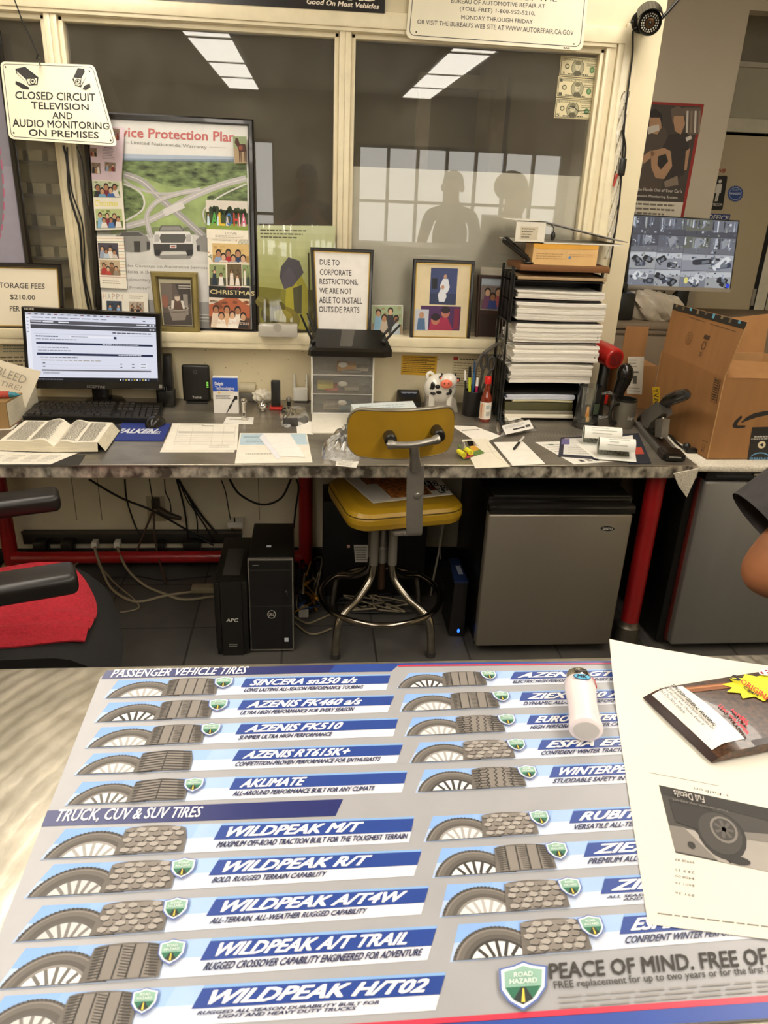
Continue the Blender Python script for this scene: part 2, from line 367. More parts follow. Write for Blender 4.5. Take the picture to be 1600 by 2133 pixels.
# street side of the shop, behind the photographer, with its shop windows
b = B(); BY0, BY1 = YB-.1, YB
for x0, x1, z0, z1 in ((XL, -1.05, 0, ZC), (-1.05, -.45, 0, .15), (-1.05, -.45, 2.05, ZC), (-.45, .6, 0, ZC), (.6, 3.2, 0, .35), (.6, 3.2, 2.05, ZC), (3.2, XR, 0, ZC)):
    b.box(x0, x1, BY0, BY1, z0, z1, mat('front_wall_paint', '#a69a82', .7))
struct(b, 'wall_front')
DARKA = mat('dark_aluminium_frame', '#2c2823', .4, .3)
for n_, (x0, x1, z0, z1, k) in enumerate(((-1.05, -.45, .15, 2.05, 2), (.6, 3.2, .35, 2.05, 7))):
    b = B()
    for i in range(k+1):
        x = x0+(x1-x0)*i/k; b.box(x-.018, x+.018, BY0+.02, BY1-.01, z0, z1, DARKA)
    for z in (z0+.02, z0+.42, z0+1.05, z1-.02): b.box(x0, x1, BY0+.025, BY1-.015, z-.018, z+.018, DARKA)
    wn = struct(b, 'window_%d' % (n_+4))
    lt = bpy.data.lights.new('daylight_portal', 'AREA'); lt.shape = 'RECTANGLE'; lt.size = x1-x0; lt.size_y = z1-z0; lt.cycles.is_portal = True
    lo = bpy.data.objects.new('daylight_portal', lt); col.objects.link(lo); lo.location = ((x0+x1)/2, BY0-.03, (z0+z1)/2); lo.rotation_euler = (R(90), 0, R(180))

# the window wall over the desk
b = B(); WT = WY+.1
b.box(XL, 1.256, WY, WT, 0, .745, BEIGE); b.box(XL, 1.256, WY, WT, .745, .985, CREAM)
b.box(XL, 1.256, WY, WT, 2.06, ZC, CREAM); b.box(1.062, 1.256, WY, WT, .985, 2.06, CREAM); b.box(XL, -1.95, WY, WT, .985, 2.06, CREAM)
for px in (157, 210, 540): x = PY(px, 1060, WY).x; b.box(x-.0015, x+.0015, WY-.0006, WY+.01, .2, .74, ink('#7c705a'))
rg = random.Random(4)
for i in range(46):                                                   # chips and specks in the paint above the desk
    x = rg.uniform(-.47, .6); z = rg.uniform(.78, .95); s_ = rg.uniform(.001, .0028)
    b.box(x-s_, x+s_, WY-.0005, WY+.005, z-s_*.7, z+s_*.7, ink('#6a604e'))
struct(b, 'wall_back')
b = B(); b.box(XL, 1.07, 2.985, GY+.06, .985, 1.022, TRIMP, .004); b.box(XL, 1.07, 2.99, WY, .963, .985, TRIMP, .003); struct(b, 'trim_1')     # sill board
b = B()                                                                # head casing with its stepped mouldings
b.box(XL, 1.12, WY-.018, WY, 2.064, 2.115, TRIMP, .003); b.box(XL, 1.09, WY-.012, WY+.02, 2.052, 2.066, TRIMP, .003)
struct(b, 'trim_2')
b = B(); b.box(1.096, 1.118, WY-.014, WY, 1.0, 2.115, TRIMP, .004); b.box(1.118, 1.175, WY-.009, WY, 1.0, 2.13, TRIMP, .004); struct(b, 'trim_3')
GLASS = clear_mat('window_glass', (.985, .985, .97), .036, (.8, .77, .68), .004, 1.5)
for i, (x0, x1) in enumerate(((-1.95, -.869), (-.869, .121), (.121, 1.075))):
    b = B(); m0 = .021 if x0 > -1.9 else .03; m1 = .021 if x1 < 1 else .018; b.box(x0, x0+m0, WY-.004, WT, 1.022, 2.056, TRIMP, .003); b.box(x1-m1, x1, WY-.004, WT, 1.022, 2.056, TRIMP, .003)
    a0, a1 = x0+m0, x1-m1; s_ = .016
    b.box(a0, a0+s_, WY+.012, GY+.03, 1.022, 2.05, TRIMP, .003); b.box(a1-s_, a1, WY+.012, GY+.03, 1.022, 2.05, TRIMP, .003)
    b.box(a0, a1, WY+.012, GY+.03, 2.034, 2.052, TRIMP, .003); b.box(a0, a1, WY-.002, WT, 2.05, 2.058, TRIMP, .002); b.box(a0, a1, WY+.012, GY+.03, 1.02, 1.03, TRIMP, .003)
    wn = struct(b, 'window_%d' % (i+1))
    g = B().box(a0+.004, a1-.004, GY, GY+.004, 1.024, 2.04, GLASS).build('glass', wn)
# dim office behind the glass
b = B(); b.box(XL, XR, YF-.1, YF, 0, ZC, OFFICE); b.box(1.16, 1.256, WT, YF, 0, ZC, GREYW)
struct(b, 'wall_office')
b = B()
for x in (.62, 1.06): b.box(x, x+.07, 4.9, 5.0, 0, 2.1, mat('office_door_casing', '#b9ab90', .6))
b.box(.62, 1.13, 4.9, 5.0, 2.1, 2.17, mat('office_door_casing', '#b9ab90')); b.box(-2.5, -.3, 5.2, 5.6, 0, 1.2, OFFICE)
struct(b, 'door_3')
pn = B().box(.145, 1.056, GY+.012, GY+.02, 1.024, 1.629, mat('white_film_board', '#f2ecdb', .35, var=.05, scale=3))
pn = tag(pn.build('white_board'), 'white translucent board behind the lower half of the right window pane', 'board')
# pale slotted rack seen through the left pane
o = thing('parts_rack', 'beige slotted parts rack seen through the left pane behind the hanging sign', 'rack', (-1.5, 3.5, .0))
b = B(); b.box(-1.62, -.92, 3.42, 3.45, .0, 1.93, mat('beige_rack_panel', '#c2b390', .6)); b.build('rack_panel', o)
for i in range(7):
    z = 1.12+i*.118; sh = B().box(-1.6, -.93, 3.33, 3.42, z, z+.012, mat('rack_shelf_paint', '#6f6653', .6)).build('shelf', o)
    k = B()
    for j in range(9): k.box(-1.585+j*.072, -1.535+j*.072, 3.335, 3.40, z+.012, z+.05, mat('beige_bin', '#b3a687', .6))
    k.build('small_bins', o)

# ceiling lights: two rows of troffers running to the street side, pair by the desk wall added
TUBEM = mat('lit_light_panel', '#ffffff', .5, var=.0)
_p = TUBEM.node_tree.nodes['Principled BSDF']
for l_ in list(_p.inputs['Base Color'].links): TUBEM.node_tree.links.remove(l_)
_p.inputs['Emission Color'].default_value = LIGHT_COLOR+(1,); _p.inputs['Emission Strength'].default_value = LIGHT_STRENGTH
first = None
for row, xc in enumerate((-.765, 1.25)):
    for y0, y1 in ((-3.95, -2.93), (-2.89, -1.86), (-1.82, -.58), (-.54, .6), (.64, 1.75), (1.79, 2.85)):  # last segment of each row is added to brighten the window wall
        lab = 'long white ceiling light in the row mirrored in the %s window pane' % ('middle' if row == 0 else 'right')
        o = thing('ceiling_light', lab, 'ceiling light', (xc, (y0+y1)/2, ZC), 0, 'ceiling lights of the %s row' % ('first' if row == 0 else 'second'))
        b = B(); h = .19
        for xa, xb, ya, yb in ((xc-h, xc-h+.022, y0, y1), (xc+h-.022, xc+h, y0, y1), (xc-h, xc+h, y0, y0+.022), (xc-h, xc+h, y1-.022, y1)): b.box(xa, xb, ya, yb, ZC-.05, ZC, WHITEP)
        b.build('housing', o)
        b = B(); b.box(xc-h+.02, xc+h-.02, y0+.02, y1-.02, ZC-.045, ZC-.035, TUBEM); b.build('diffuser', o)

o = thing('ceiling_light', 'added unseen lamp inside the dim office, brightening the parts rack', 'ceiling light', (-1.3, 3.24, ZC)); B().box(-1.62, -1.0, 3.19, 3.52, ZC-.03, ZC, WHITEP).build('housing', o); B().box(-1.6, -1.02, 3.205, 3.505, ZC-.045, ZC-.03, TUBEM).build('diffuser', o)  # unseen lamp, added over the rack to brighten it
# grey wall and the passage with the restroom door, to the right and further back
b = B(); gx = 2.036; b.box(1.256, gx, 4.0, 4.1, 0, ZC, GREYW); b.box(gx, XR, 4.0, 4.1, 2.385, ZC, GREYW)
struct(b, 'wall_grey')
FARW = mat('passage_wall_paint', '#b9b196', .6, var=.03); DY = 4.75
b = B(); b.box(1.256, XR, DY+.06, DY+.12, 2.28, ZC, mat('passage_soffit', '#a0957f', .7)); b.box(1.256, 2.2, DY, DY+.1, 0, 2.28, FARW); b.box(1.256, XR, DY, DY+.1, 1.98, 2.27, FARW); b.box(2.72, XR, DY, DY+.1, 0, 2.0, FARW)
b.box(1.256, XR, DY-.03, DY, 2.265, 2.29, mat('passage_ledge', '#cfc5ab', .6)); struct(b, 'wall_passage')
b = B(); CAS = mat('door_casing_paint', '#d9d0b4', .45)
b.box(2.1, 2.75, DY-.03, DY, 1.935, 2.01, CAS, .006); x0 = PY(1583, 560, DY-.02).x; b.box(x0, x0+.085, DY-.03, DY+.03, 0, 1.95, CAS, .006)
b.box(x0+.085, x0+.1, DY-.012, DY+.03, 0, 1.95, mat('painted_gap_shade', '#171411', .8)); struct(b, 'trim_4')  # near-black strip: shade beside the casing put into the colour
DOORM = mat('cream_door_paint', '#bfae8c', .5, var=.03, scale=3)
x1 = PY(1572, 560, 4.7).x
dr = struct(B().box(x1-.72, x1, 4.66, 4.70, .01, 1.915, DOORM, .003), 'door_1')
b = B()
for py in (360, 620): p = PY(1590, py, 4.65); b.box(x1-.004, x1+.016, 4.652, 4.66, p.z-.05, p.z+.05, ALU)
b.build('hinge', dr)
b = B().box(x1+.003, x0+.001, 4.7, 4.74, .01, 1.93, mat('painted_gap_shade', '#171411', .8)); b.build('gap_shade', dr)  # solid dark box paints the shade between door and casing
# ================================================================ service counter and what lies on it
ZT = 1.18; ZP = ZT+.0014
o = thing('service_counter', 'brushed steel service counter in front, under the blue and grey tyre mat', 'counter', (0, .3, 0))
b = B(); b.box(-1.6, 1.9, .03, .556, ZT-.035, ZT, COUNTM, .004); b.build('countertop', o)
b = B(); b.box(-1.55, 1.85, .07, .50, .08, ZT-.035, mat('counter_panel', '#6b6458', .5, .3)); b.box(-1.5, 1.8, .1, .46, 0, .08, BLACKP); b.build('counter_body', o)

NAVY, BLUE, LBLUE = ink('#252c66', .35), ink('#28448e', .35), ink('#86acdc', .35)
WTXT, NTXT, MATG = ink('#f4f2f0', .4), ink('#232a55', .4), ink('#a2a1a3', .35)
pz = lambda x, y: PZ(x, y, ZP)
o = thing('tyre_counter_mat', 'large blue and grey printed tyre range mat lying on the steel counter', 'counter mat', (0.05, .42, ZT))
Qm = QP(pz, (216, 1394), (1285, 1376), (1760, 2112), (-112, 2225), .00012)
b = B(); tl, tr, br, bl = Qm.c; e = (tr-tl).normalized()*.012; e2 = (bl-tl).normalized()*.012
b.prism([tl+e, tl+e*.3+e2*.3, tl+e2, bl, br, tr], (0, 0, -.0013), MATG, ink('#9c9a98'))
b.build('mat_sheet', o)
pr = B()
EP = .00012
def band(a, b_, c, d, m, k=1): pr.rect(QP(pz, a, b_, c, d, EP), 0, 0, 1, 1, m, k)
# header bands, red and blue edge stripes
band((222, 1397), (699, 1385), (685, 1401), (211, 1414.5), NAVY, 2)
band((699, 1385), (834, 1382), (815, 1399), (685, 1401), BLUE, 2)
band((800, 1377.5+5), (1283, 1377), (1286, 1381), (832, 1386), BLUE, 3); band((830, 1386), (1286, 1381), (1288, 1383.5), (829, 1389), ink('#c8324a', .35), 3)
band((99, 1689), (715, 1665), (699, 1700), (86, 1722), NAVY, 2)
band((-100, 2187), (800, 2129), (800, 2142), (-104, 2200), ink('#cf3a50', .35), 3); band((800, 2129), (1745, 2064), (1750, 2078), (800, 2142), ink('#cf3a50', .35), 3)
band((-104, 2200), (1750, 2078), (1760, 2112), (-112, 2225), ink('#3450a0', .35), 3)
pr.text(QP(pz, (236, 1396), (519, 1389), (512, 1404), (230, 1412), EP), 'PASSENGER VEHICLE TIRES', 0, 0, 1, 1, WTXT, 4, .02, .25)
pr.text(QP(pz, (124, 1687.5), (424, 1681), (417, 1706), (114, 1716), EP), 'TRUCK, CUV & SUV TIRES', 0, 0, 1, 1, WTXT, 4, .02, .25)
TYD = ['#3b3733', '#4a4540', '#5a544e', '#6c655e', '#857d75', '#a59d95', '#c9c3bd']
def tyre_pair(P0, rt, h, kind, rim):
    """side view of a wheel and a tread view of the tyre next to it, printed flat: P0 lower left corner, h strip height in metres"""
    q = Q(P0+Vector((0, h, 0)), P0+rt*h+Vector((0, h, 0)), P0+rt*h, P0, EP)     # unit square of side h
    r = B(); L = .98; cx, cy = 1.30, 1.38; Ro = 1.27
    def arc(ra, k, c, dx=0, dy=0):
        P = []
        for i in range(41):
            a = math.pi*i/40; x, y = cx+dx-ra*math.cos(a)*1.02, cy+dy-ra*math.sin(a)
            if y <= 1: P.append((x, y))
        if len(P) > 2:
            P = [(P[0][0]-.03, 1)]+P+[(P[-1][0]+.03, 1)]; pr.poly(q, P, c, k)
    arc(Ro, 4, ink(TYD[2])); arc(Ro*.94, 5, ink(TYD[4])); arc(Ro*.90, 6, ink(TYD[3])); arc(Ro*.80, 7, ink(TYD[2])); arc(Ro*.70, 8, ink(rim[0])); arc(Ro*.64, 9, ink(rim[1]))
    n = 36
    for i in range(n):                                                  # shoulder blocks round the tread edge
        a = math.pi*(i+.5)/n; x, y = cx-Ro*math.cos(a)*1.02, cy-Ro*math.sin(a); x2, y2 = cx-Ro*.95*math.cos(a+.03)*1.02, cy-Ro*.95*math.sin(a+.03)
        if y < .97 and y2 < .99: pr.line(q, [(x, y), (x2, y2)], h*(.035 if kind < 6 else .06), ink(TYD[0 if i % 2 else 1]), 6)
    for i in range(9):                                                  # spokes
        a = math.pi*(i+.5)/9; x, y = cx-Ro*.64*math.cos(a), cy-Ro*.64*math.sin(a); x2, y2 = cx-Ro*.1*math.cos(a), cy-Ro*.1*math.sin(a)
        if y < .95:
            t = min(1, (1-y)/max(.01, y2-y)); pr.line(q, [(x, y), (x+(x2-x)*t, y+(y2-y)*t)], h*.09, ink(rim[2]), 10)
    # tread block, seen from the front: barrel outline with a lighter middle
    x0, x1 = 2.05, 3.72; ou = []
    for i in range(13):
        t = i/12; ou.append((x0+(x1-x0)*t, .12-.11*math.sin(math.pi*t)**.5+.03*t))
    ou = [(x0-.16, 1), (x0-.06, .5)]+ou+[(x1+.07, .5), (x1+.05, 1)]
    pr.poly(q, ou, ink(TYD[3]), 11); W_ = x1-x0
    pr.poly(q, [(x0+.25, .10), (x1-.30, .08), (x1-.2, .98), (x0+.1, .98)], ink(TYD[4]), 12)
    dk, lt = ink(TYD[0]), ink(TYD[5])
    rows = 6
    if kind in (0, 1, 2):                                               # straight grooves with fine cross cuts
        for i in range(1, 5):
            x = x0+W_*i/5; pr.line(q, [(x, .08), (x-.07, .98)], h*.045, dk, 13)
        for j in range(11):
            y = .12+j*.078; pr.line(q, [(x0+.02, y+.04), (x0+W_*.19, y)], h*.025, dk, 14); pr.line(q, [(x1-.02, y+.04), (x1-W_*.19, y)], h*.025, dk, 14)
            if kind: pr.line(q, [(x0+W_*.43, y), (x0+W_*.58, y+.05)], h*.022, dk, 14)
    elif kind == 3:                                                     # directional V grooves
        for j in range(8):
            y = .02+j*.125; pr.line(q, [(x0, y+.14), (x0+W_*.5, min(.98, y+.02)), (x1, y+.1)], h*.05, dk, 13)
        pr.line(q, [(x0+W_*.5, .1), (x0+W_*.47, .98)], h*.04, dk, 13)
    elif kind == 4:                                                     # zig-zag ribs
        for i in range(1, 6):
            x = x0+W_*i/6; pr.line(q, [(x+(.05 if j % 2 else -.05)-.015*j, .08+j*.1) for j in range(10)], h*.04, dk, 13)
        for j in range(7): pr.line(q, [(x0, .2+j*.125), (x0+W_*.3, .16+j*.125)], h*.035, dk, 14); pr.line(q, [(x1, .22+j*.12), (x1-W_*.3, .16+j*.12)], h*.035, dk, 14)
    else:                                                               # chunky blocks
        rg_ = random.Random(kind*7)
        for j in range(5):
            for i in range(5):
                cx2 = x0+W_*(i+.5+(.25 if j % 2 else -.1))/5.2; cy2 = .17+j*.175; s_ = .15
                P = [(cx2+s_*math.cos(a+rg_.uniform(-.25, .25))*.95, min(.98, cy2+.085*math.sin(a)*1.0)) for a in (.5, 1.4, 2.5, 3.6, 4.6, 5.7)]
                pr.poly(q, [(x+.012, min(.99, y+.03)) for x, y in P], dk, 13); pr.poly(q, P, lt if (i+j) % 3 else ink(TYD[4]), 14)
    return q
def shield(q, cx, cy, s, k=16, letters=False):
    sh = [(-.5, -.36), (-.2, -.42), (0, -.5), (.2, -.42), (.5, -.36), (.48, .1), (.3, .36), (0, .55), (-.3, .36), (-.48, .1)]
    mp = lambda P, f: [(cx+x*s*f/q.w, cy+y*s*f/q.h) for x, y in P]
    pr.poly(q, mp(sh, 1.1), ink('#5a6fae'), k); pr.poly(q, mp(sh, 1.0), ink('#e4e8ee'), k+1); pr.poly(q, mp(sh, .86), ink('#8fb5a2'), k+2)
    pr.poly(q, mp([(-.46, .08), (.46, .08), (.3, .36), (0, .55), (-.3, .36)], .86), ink('#2e6b52'), k+3)
    pr.poly(q, mp([(-.06, .1), (.06, .1), (.26, .42), (0, .55), (-.26, .42)], .86), ink('#26302c'), k+4); pr.poly(q, mp([(-.02, .14), (.02, .14), (.05, .5), (-.05, .5)], .86), ink('#e2c84a'), k+5)
    a = mp([(-.34, -.3)], .9)[0]; c = mp([(.34, 0)], .9)[0]
    pr.text(q, 'ROAD\nHAZARD', a[0], a[1], c[0], c[1], ink('#e6efe8'), k+5, .02)
RIMS = [('#8a857f', '#d9d8d8', '#b2aeaa'), ('#8a857f', '#e6e5e4', '#6c6762'), ('#9c9792', '#dcdbda', '#a8a4a0'), ('#5d5854', '#c9c7c5', '#7d7873'), ('#3b3733', '#e2e1e0', '#3b3733')]
def strip(c4, ub, title, sub, kind, rim, sh=True, tw=.8, sw=.85, bold=.048, shear=.3):
    q = QP(pz, *c4, eps=EP); n = 8
    for i in range(n):                                                  # printed sky fading to white
        t = i/(n-1); pr.rect(q, i/n, .0, (i+1)/n, .5, ink(lerp((134, 172, 228), (206, 217, 236), t)), 2); pr.rect(q, i/n, .5, (i+1)/n, 1, ink(lerp((178, 198, 230), (220, 221, 229), min(1, t*1.6))), 2)
    pr.rect(q, ub, .0, 1, .09, LBLUE, 3); pr.rect(q, ub, .09, 1, .60, BLUE, 4)
    pr.text(q, title, ub+.03, .17, ub+.03+(1-ub)*tw*.9, .52, WTXT, 6, bold, shear)
    pr.text(q, sub, ub+.02, .68, ub+.02+(1-ub)*sw*.95, .88, NTXT, 6, .035, .15)
    bl = q(0, 1); rt = (q(1, 1)-bl).normalized(); h = (q(.2, 0)-q(.2, 1)).y*.96
    qq = tyre_pair(bl+rt*h*.02+Vector((0, h*.02, 0)), rt, h, kind, RIMS[rim])
    if sh: shield(qq, 3.98, .36, h*.62)
LEFT = [
 (((247,1417),(814,1405),(804,1438),(215,1456)), .462, 'SINCERA sn250 a/s', 'LONG LASTING ALL-SEASON PERFORMANCE TOURING', 0, 0, 1, .80, .84),
 (((228,1464),(822,1448),(807,1484),(195,1506)), .462, 'AZENIS FK460 a/s', 'ULTRA HIGH PERFORMANCE FOR EVERY SEASON', 1, 4, 1, .82, .77),
 (((212,1515.5),(830,1496),(819,1534),(176,1560)), .462, 'AZENIS FK510', 'SUMMER ULTRA HIGH PERFORMANCE', 2, 0, 1, .66, .60),
 (((196,1570),(840,1549),(826,1590),(153,1616)), .462, 'AZENIS RT615K+', 'COMPETITION-PROVEN PERFORMANCE FOR ENTHUSIASTS', 3, 0, 0, .70, .90),
 (((172,1629.5),(849,1606),(837,1651),(134,1679)), .462, 'AKLIMATE', 'ALL-AROUND PERFORMANCE BUILT FOR ANY CLIMATE', 3, 1, 1, .40, .84),
 (((137,1727),(863,1701.5),(852,1755),(83,1792)), .44, 'WILDPEAK M/T', 'MAXIMUM OFF-ROAD TRACTION BUILT FOR THE TOUGHEST TERRAIN', 6, 2, 0, .76, 1.0),
 (((113,1801),(879,1770),(862,1825),(48,1873)), .44, 'WILDPEAK R/T', 'BOLD, RUGGED TERRAIN CAPABILITY', 7, 3, 1, .78, .56),
 (((89,1887),(894,1846),(877,1905),(24,1965)), .44, 'WILDPEAK A/T4W', 'ALL-TERRAIN, ALL-WEATHER RUGGED CAPABILITY', 8, 3, 1, .94, .74),
 (((54,1976),(911,1929),(890,2000),(-11,2064)), .44, 'WILDPEAK A/T TRAIL', 'RUGGED CROSSOVER CAPABILITY ENGINEERED FOR ADVENTURE', 2, 1, 1, .92, .98),
 (((11,2075),(929,2026),(907,2105),(-60,2165)), .44, 'WILDPEAK H/T02', 'RUGGED ALL-SEASON DURABILITY BUILT FOR\nLIGHT AND HEAVY DUTY TRUCKS', 1, 3, 1, .98, .76)]
RIGHT = [
 (((853,1402),(1356,1393),(1348,1420),(825,1435)), .43, 'AZENIS GT a/s', 'ELECTRIC HIGH PERFORMANCE FOR EVERY SEASON', 0, 4, 1, .95, .85),
 (((845,1446),(1388,1434),(1378,1464),(832,1484)), .44, 'ZIEX  ct60 A/s', 'DYNAMIC ALL-SEASON PERFORMANCE', 1, 0, 1, .8, .8),
 (((860,1495),(1407,1480),(1395,1513),(842,1535)), .44, 'EUROWINTER HS449', 'HIGH PERFORMANCE WINTER CAPABILITY', 4, 0, 1, .9, .8),
 (((875,1547),(1443,1529),(1430,1566),(852,1591)), .44, 'ESPIA EPZ II', 'CONFIDENT WINTER TRACTION', 5, 2, 1, .75, .62),
 (((885,1604),(1483,1582),(1468,1624),(865,1652)), .44, 'WINTERPEAK F-ICE 1', 'STUDDABLE SAFETY IN ANY SEASON', 4, 4, 1, .9, .75),
 (((902,1701),(1552,1668),(1538,1715),(882,1755)), .44, 'RUBITREK A/T', 'VERSATILE ALL-TERRAIN PERFORMANCE', 6, 2, 1, .85, .8),
 (((920,1768),(1597,1733),(1580,1785),(900,1830)), .44, 'ZIEX CT60', 'PREMIUM ALL-SEASON TOURING', 2, 4, 1, .75, .7),
 (((932,1843),(1659,1806),(1642,1862),(915,1912)), .44, 'ZIEX S/TZ05', 'ALL SEASON PERFORMANCE\nAND LIGHT TRUCK', 7, 0, 1, .85, .6),
 (((955,1926),(1716,1878),(1700,1945),(937,2005)), .44, 'ESPIA EPZ II SUV', 'CONFIDENT WINTER PERFORMANCE', 5, 4, 1, .85, .7)]
for r_ in LEFT+RIGHT: strip(*r_)
qs = QP(pz, (1043, 2012), (1135, 2006), (1135, 2100), (1043, 2106), EP); shield(qs, .5, .5, qs.w*1.0)
pr.text(QP(pz, (1143, 2009), (1760, 1964), (1770, 1998), (1146, 2041), EP), 'PEACE OF MIND. FREE OF CHARGE.', 0, 0, 1, 1, ink('#3b3733'), 5, .03)
pr.text(QP(pz, (1152, 2046), (1720, 2002), (1726, 2022), (1156, 2066), EP), 'FREE replacement for up to two years or for the first 3/32nds of wear', 0, 0, 1, 1, ink('#4a4642'), 5, .01)
pr.words(QP(pz, (1162, 2072), (1720, 2030), (1726, 2058), (1166, 2106), EP), 0, 0, 1, 1, 3, ink('#9b9793'), 5, 3, .35, .1)
pr.build('printed_tyre_range', o, 0)

# disposable lighter
base, top = PZ(1222, 1526, ZT+.0145), PZ(1204, 1402, ZT+.0145); ax = (top-base).normalized(); base = top-ax*.074; sd = ax.cross(Vector((0, 0, 1))).normalized()
o = thing('lighter', 'pale pink disposable lighter lying on the tyre mat beside the white printout', 'lighter', (base.x, base.y, ZT))
LB = mat('pale_pink_lighter_plastic', '#efe2e2', .22, var=.02, coat=.4)
b = B(); pr_ = [(0, .0105), (.001, .0125), (.004, .0128), (.012, .0118), (.03, .0113), (.05, .0125), (.058, .0125), (.0595, .0115)]
b.tube([base+ax*d for d, r in pr_], [r for d, r in pr_], LB, 26, up=(0, 0, 1), flat=.86)
b.build('body', o)
b = B(); b.tube([base-ax*.0006, base+ax*.002], [.0095, .0095], mat('clear_base_plastic', '#c9c4bf', .15), 24, up=(0, 0, 1), flat=.82); b.build('base_plug', o)
hb = base+ax*.0585
b = B(); b.tube([hb, hb+ax*.002, hb+ax*.009, hb+ax*.0125, hb+ax*.0135], [.0102, .0106, .0104, .0095, .0075], CHROME, 22, up=(0, 0, 1), flat=.82)
for i in (-1, 0, 1): b.box(*(lambda p: (p.x-.0012, p.x+.0012, p.y-.001, p.y+.001, p.z-.0008, p.z+.0008))(hb+ax*.006+sd*.003*i+Vector((0, 0, .0086))), DARKG)
b.build('metal_hood', o)
b = B(); p = hb+sd*.0085; b.tube([p-ax*.002, p+ax*.003, p+ax*.007+sd*.002], [.0052, .005, .003], mat('red_trigger_plastic', '#c62a20', .3), 12, up=(0, 0, 1)); b.build('trigger', o)
pt = base+ax*.053+Vector((0, 0, .0109)); qx = Q(pt+ax*.004-sd*.007, pt+ax*.004+sd*.007, pt-ax*.004+sd*.007, pt-ax*.004-sd*.007, .0002)
b = B(); b.ell(qx, .5, .5, .5, .5, ink('#15507c'), 1, 20); b.ell(qx, .5, .5, .44, .42, ink('#5fb4d6'), 2, 20); b.text(qx, 'MK', .22, .25, .78, .75, ink('#10233c'), 3, .04, .2); b.build('sticker', o)

# printout with an upside-down photograph of a tyre
class CQ(Q):
    def __init__(s, q, lift, eps=.00025): Q.__init__(s, *q.c, eps); s.lift = lift
    def __call__(s, u, v, k=0): p = Q.__call__(s, u, v, k); p.z += s.lift(u, v); return p
pp = lambda x, y: PZ(x, y, ZP+.0008)
TL, BL = pp(1265, 1356), pp(1350, 1925); d = (pp(1600, 1957)-BL).normalized()*.216
q0 = Q(TL, TL+d, BL+d, BL, .0002)
qp = CQ(q0, lambda u, v: .0125*max(0, 1-(u*1.2+v*2.2))**2 + .0012*math.sin(u*5)*(1-v)*u, .00015)
o = thing('printout', 'white printout with an upside-down grey tyre photo, under the cigar packet', 'paper', tuple(BL))
b = B(); b.grid(lambda u, v: qp(u, v, 0), 16, 20, mat('printer_paper', '#e3dccd', .75, var=.02, scale=5), .0003); b.build('sheet', o)
b = B(); C7 = lambda x, y: pp(1290+x/5.161, 1590+y/5.161); C6 = lambda x, y: pp(1250+x/4.571, 1340+y/4.571)
G = [ink(c) for c in ('#2e2a26', '#423d38', '#5c5650', '#7d766e', '#a49c93', '#c9c1b6')]
qf = Q(C7(425, 240), C7(2300, 640), C7(2300, 1320), C7(605, 968), .00015)
b.rect(qf, 0, 0, 1, 1, G[1], 3); b.poly(qf, [(0, .0), (1, 0), (1, .28), (.55, .2), (0, .15)], G[0], 4); b.poly(qf, [(.42, .55), (1, .4), (1, 1), (.36, 1)], G[4], 4); b.poly(qf, [(.42, .5), (1, .3), (1, .5), (.42, .6)], G[3], 5)
b.poly(qf, [(0, .62), (.1, .6), (.3, .98), (0, .98)], G[3], 4); b.poly(qf, [(.1, .62), (.16, .62), (.36, 1), (.28, 1)], G[4], 5); b.ell(qf, .12, .85, .025, .05, G[0], 6)
b.poly(qf, [(.04, .2), (.3, .2), (.3, .62), (.05, .55)], G[0], 5)
b.ell(qf, .33, .6, .155, .36, G[0], 6); b.ell(qf, .325, .58, .135, .31, G[1], 7); b.ell(qf, .35, .52, .085, .2, G[3], 8); b.ell(qf, .35, .52, .07, .165, G[1], 9)
for i in range(7): a = 2*math.pi*i/7; b.line(qf, [(.35, .52), (.35+.06*math.cos(a), .52+.14*math.sin(a))], .0022, G[2], 10)
b.ell(qf, .41, .93, .08, .06, G[0], 7); b.text(qf, 'Full Details', .26, .16, .08, .05, G[5], 11); b.text(qf, 'Your vehicle my expert', .4, .24, .06, .19, G[3], 11)
b.rect(Q(C7(320, 102), C7(2300, 480), C7(2300, 485), C7(320, 108), .00015), 0, 0, 1, 1, G[3], 3)
b.text(Q(C7(800, 262), C7(2200, 560), C7(2200, 590), C7(796, 290), .00015), 'Tire Four - TPX test Falken', 1, 1, 0, 0, G[1], 3)
for yy, t in ((1040, '99908 89'), (1150, '24.9 1S'), (1215, '$408.00'), (1290, '$601.16'), (1395, '$91.36')):
    b.text(Q(C7(600, yy-15), C7(810, yy+20), C7(808, yy+48), C7(598, yy+12), .00015), t, 1, 1, 0, 0, G[2], 3)
b.words(Q(C7(410, 1605), C7(1800, 1775), C7(1800, 1800), C7(408, 1630), .00015), 0, 0, 1, 1, 1, G[3], 3, 2, .6, .1)
b.text(CQ(Q(C6(92, 88), C6(395, 178), C6(388, 200), C6(90, 112), .00015), lambda u, v: .0075*(1-.8*u)), '6/5/2026, 11:27 AM', 1, 1, 0, 0, G[2], 3)
b.build('print', o, 0)

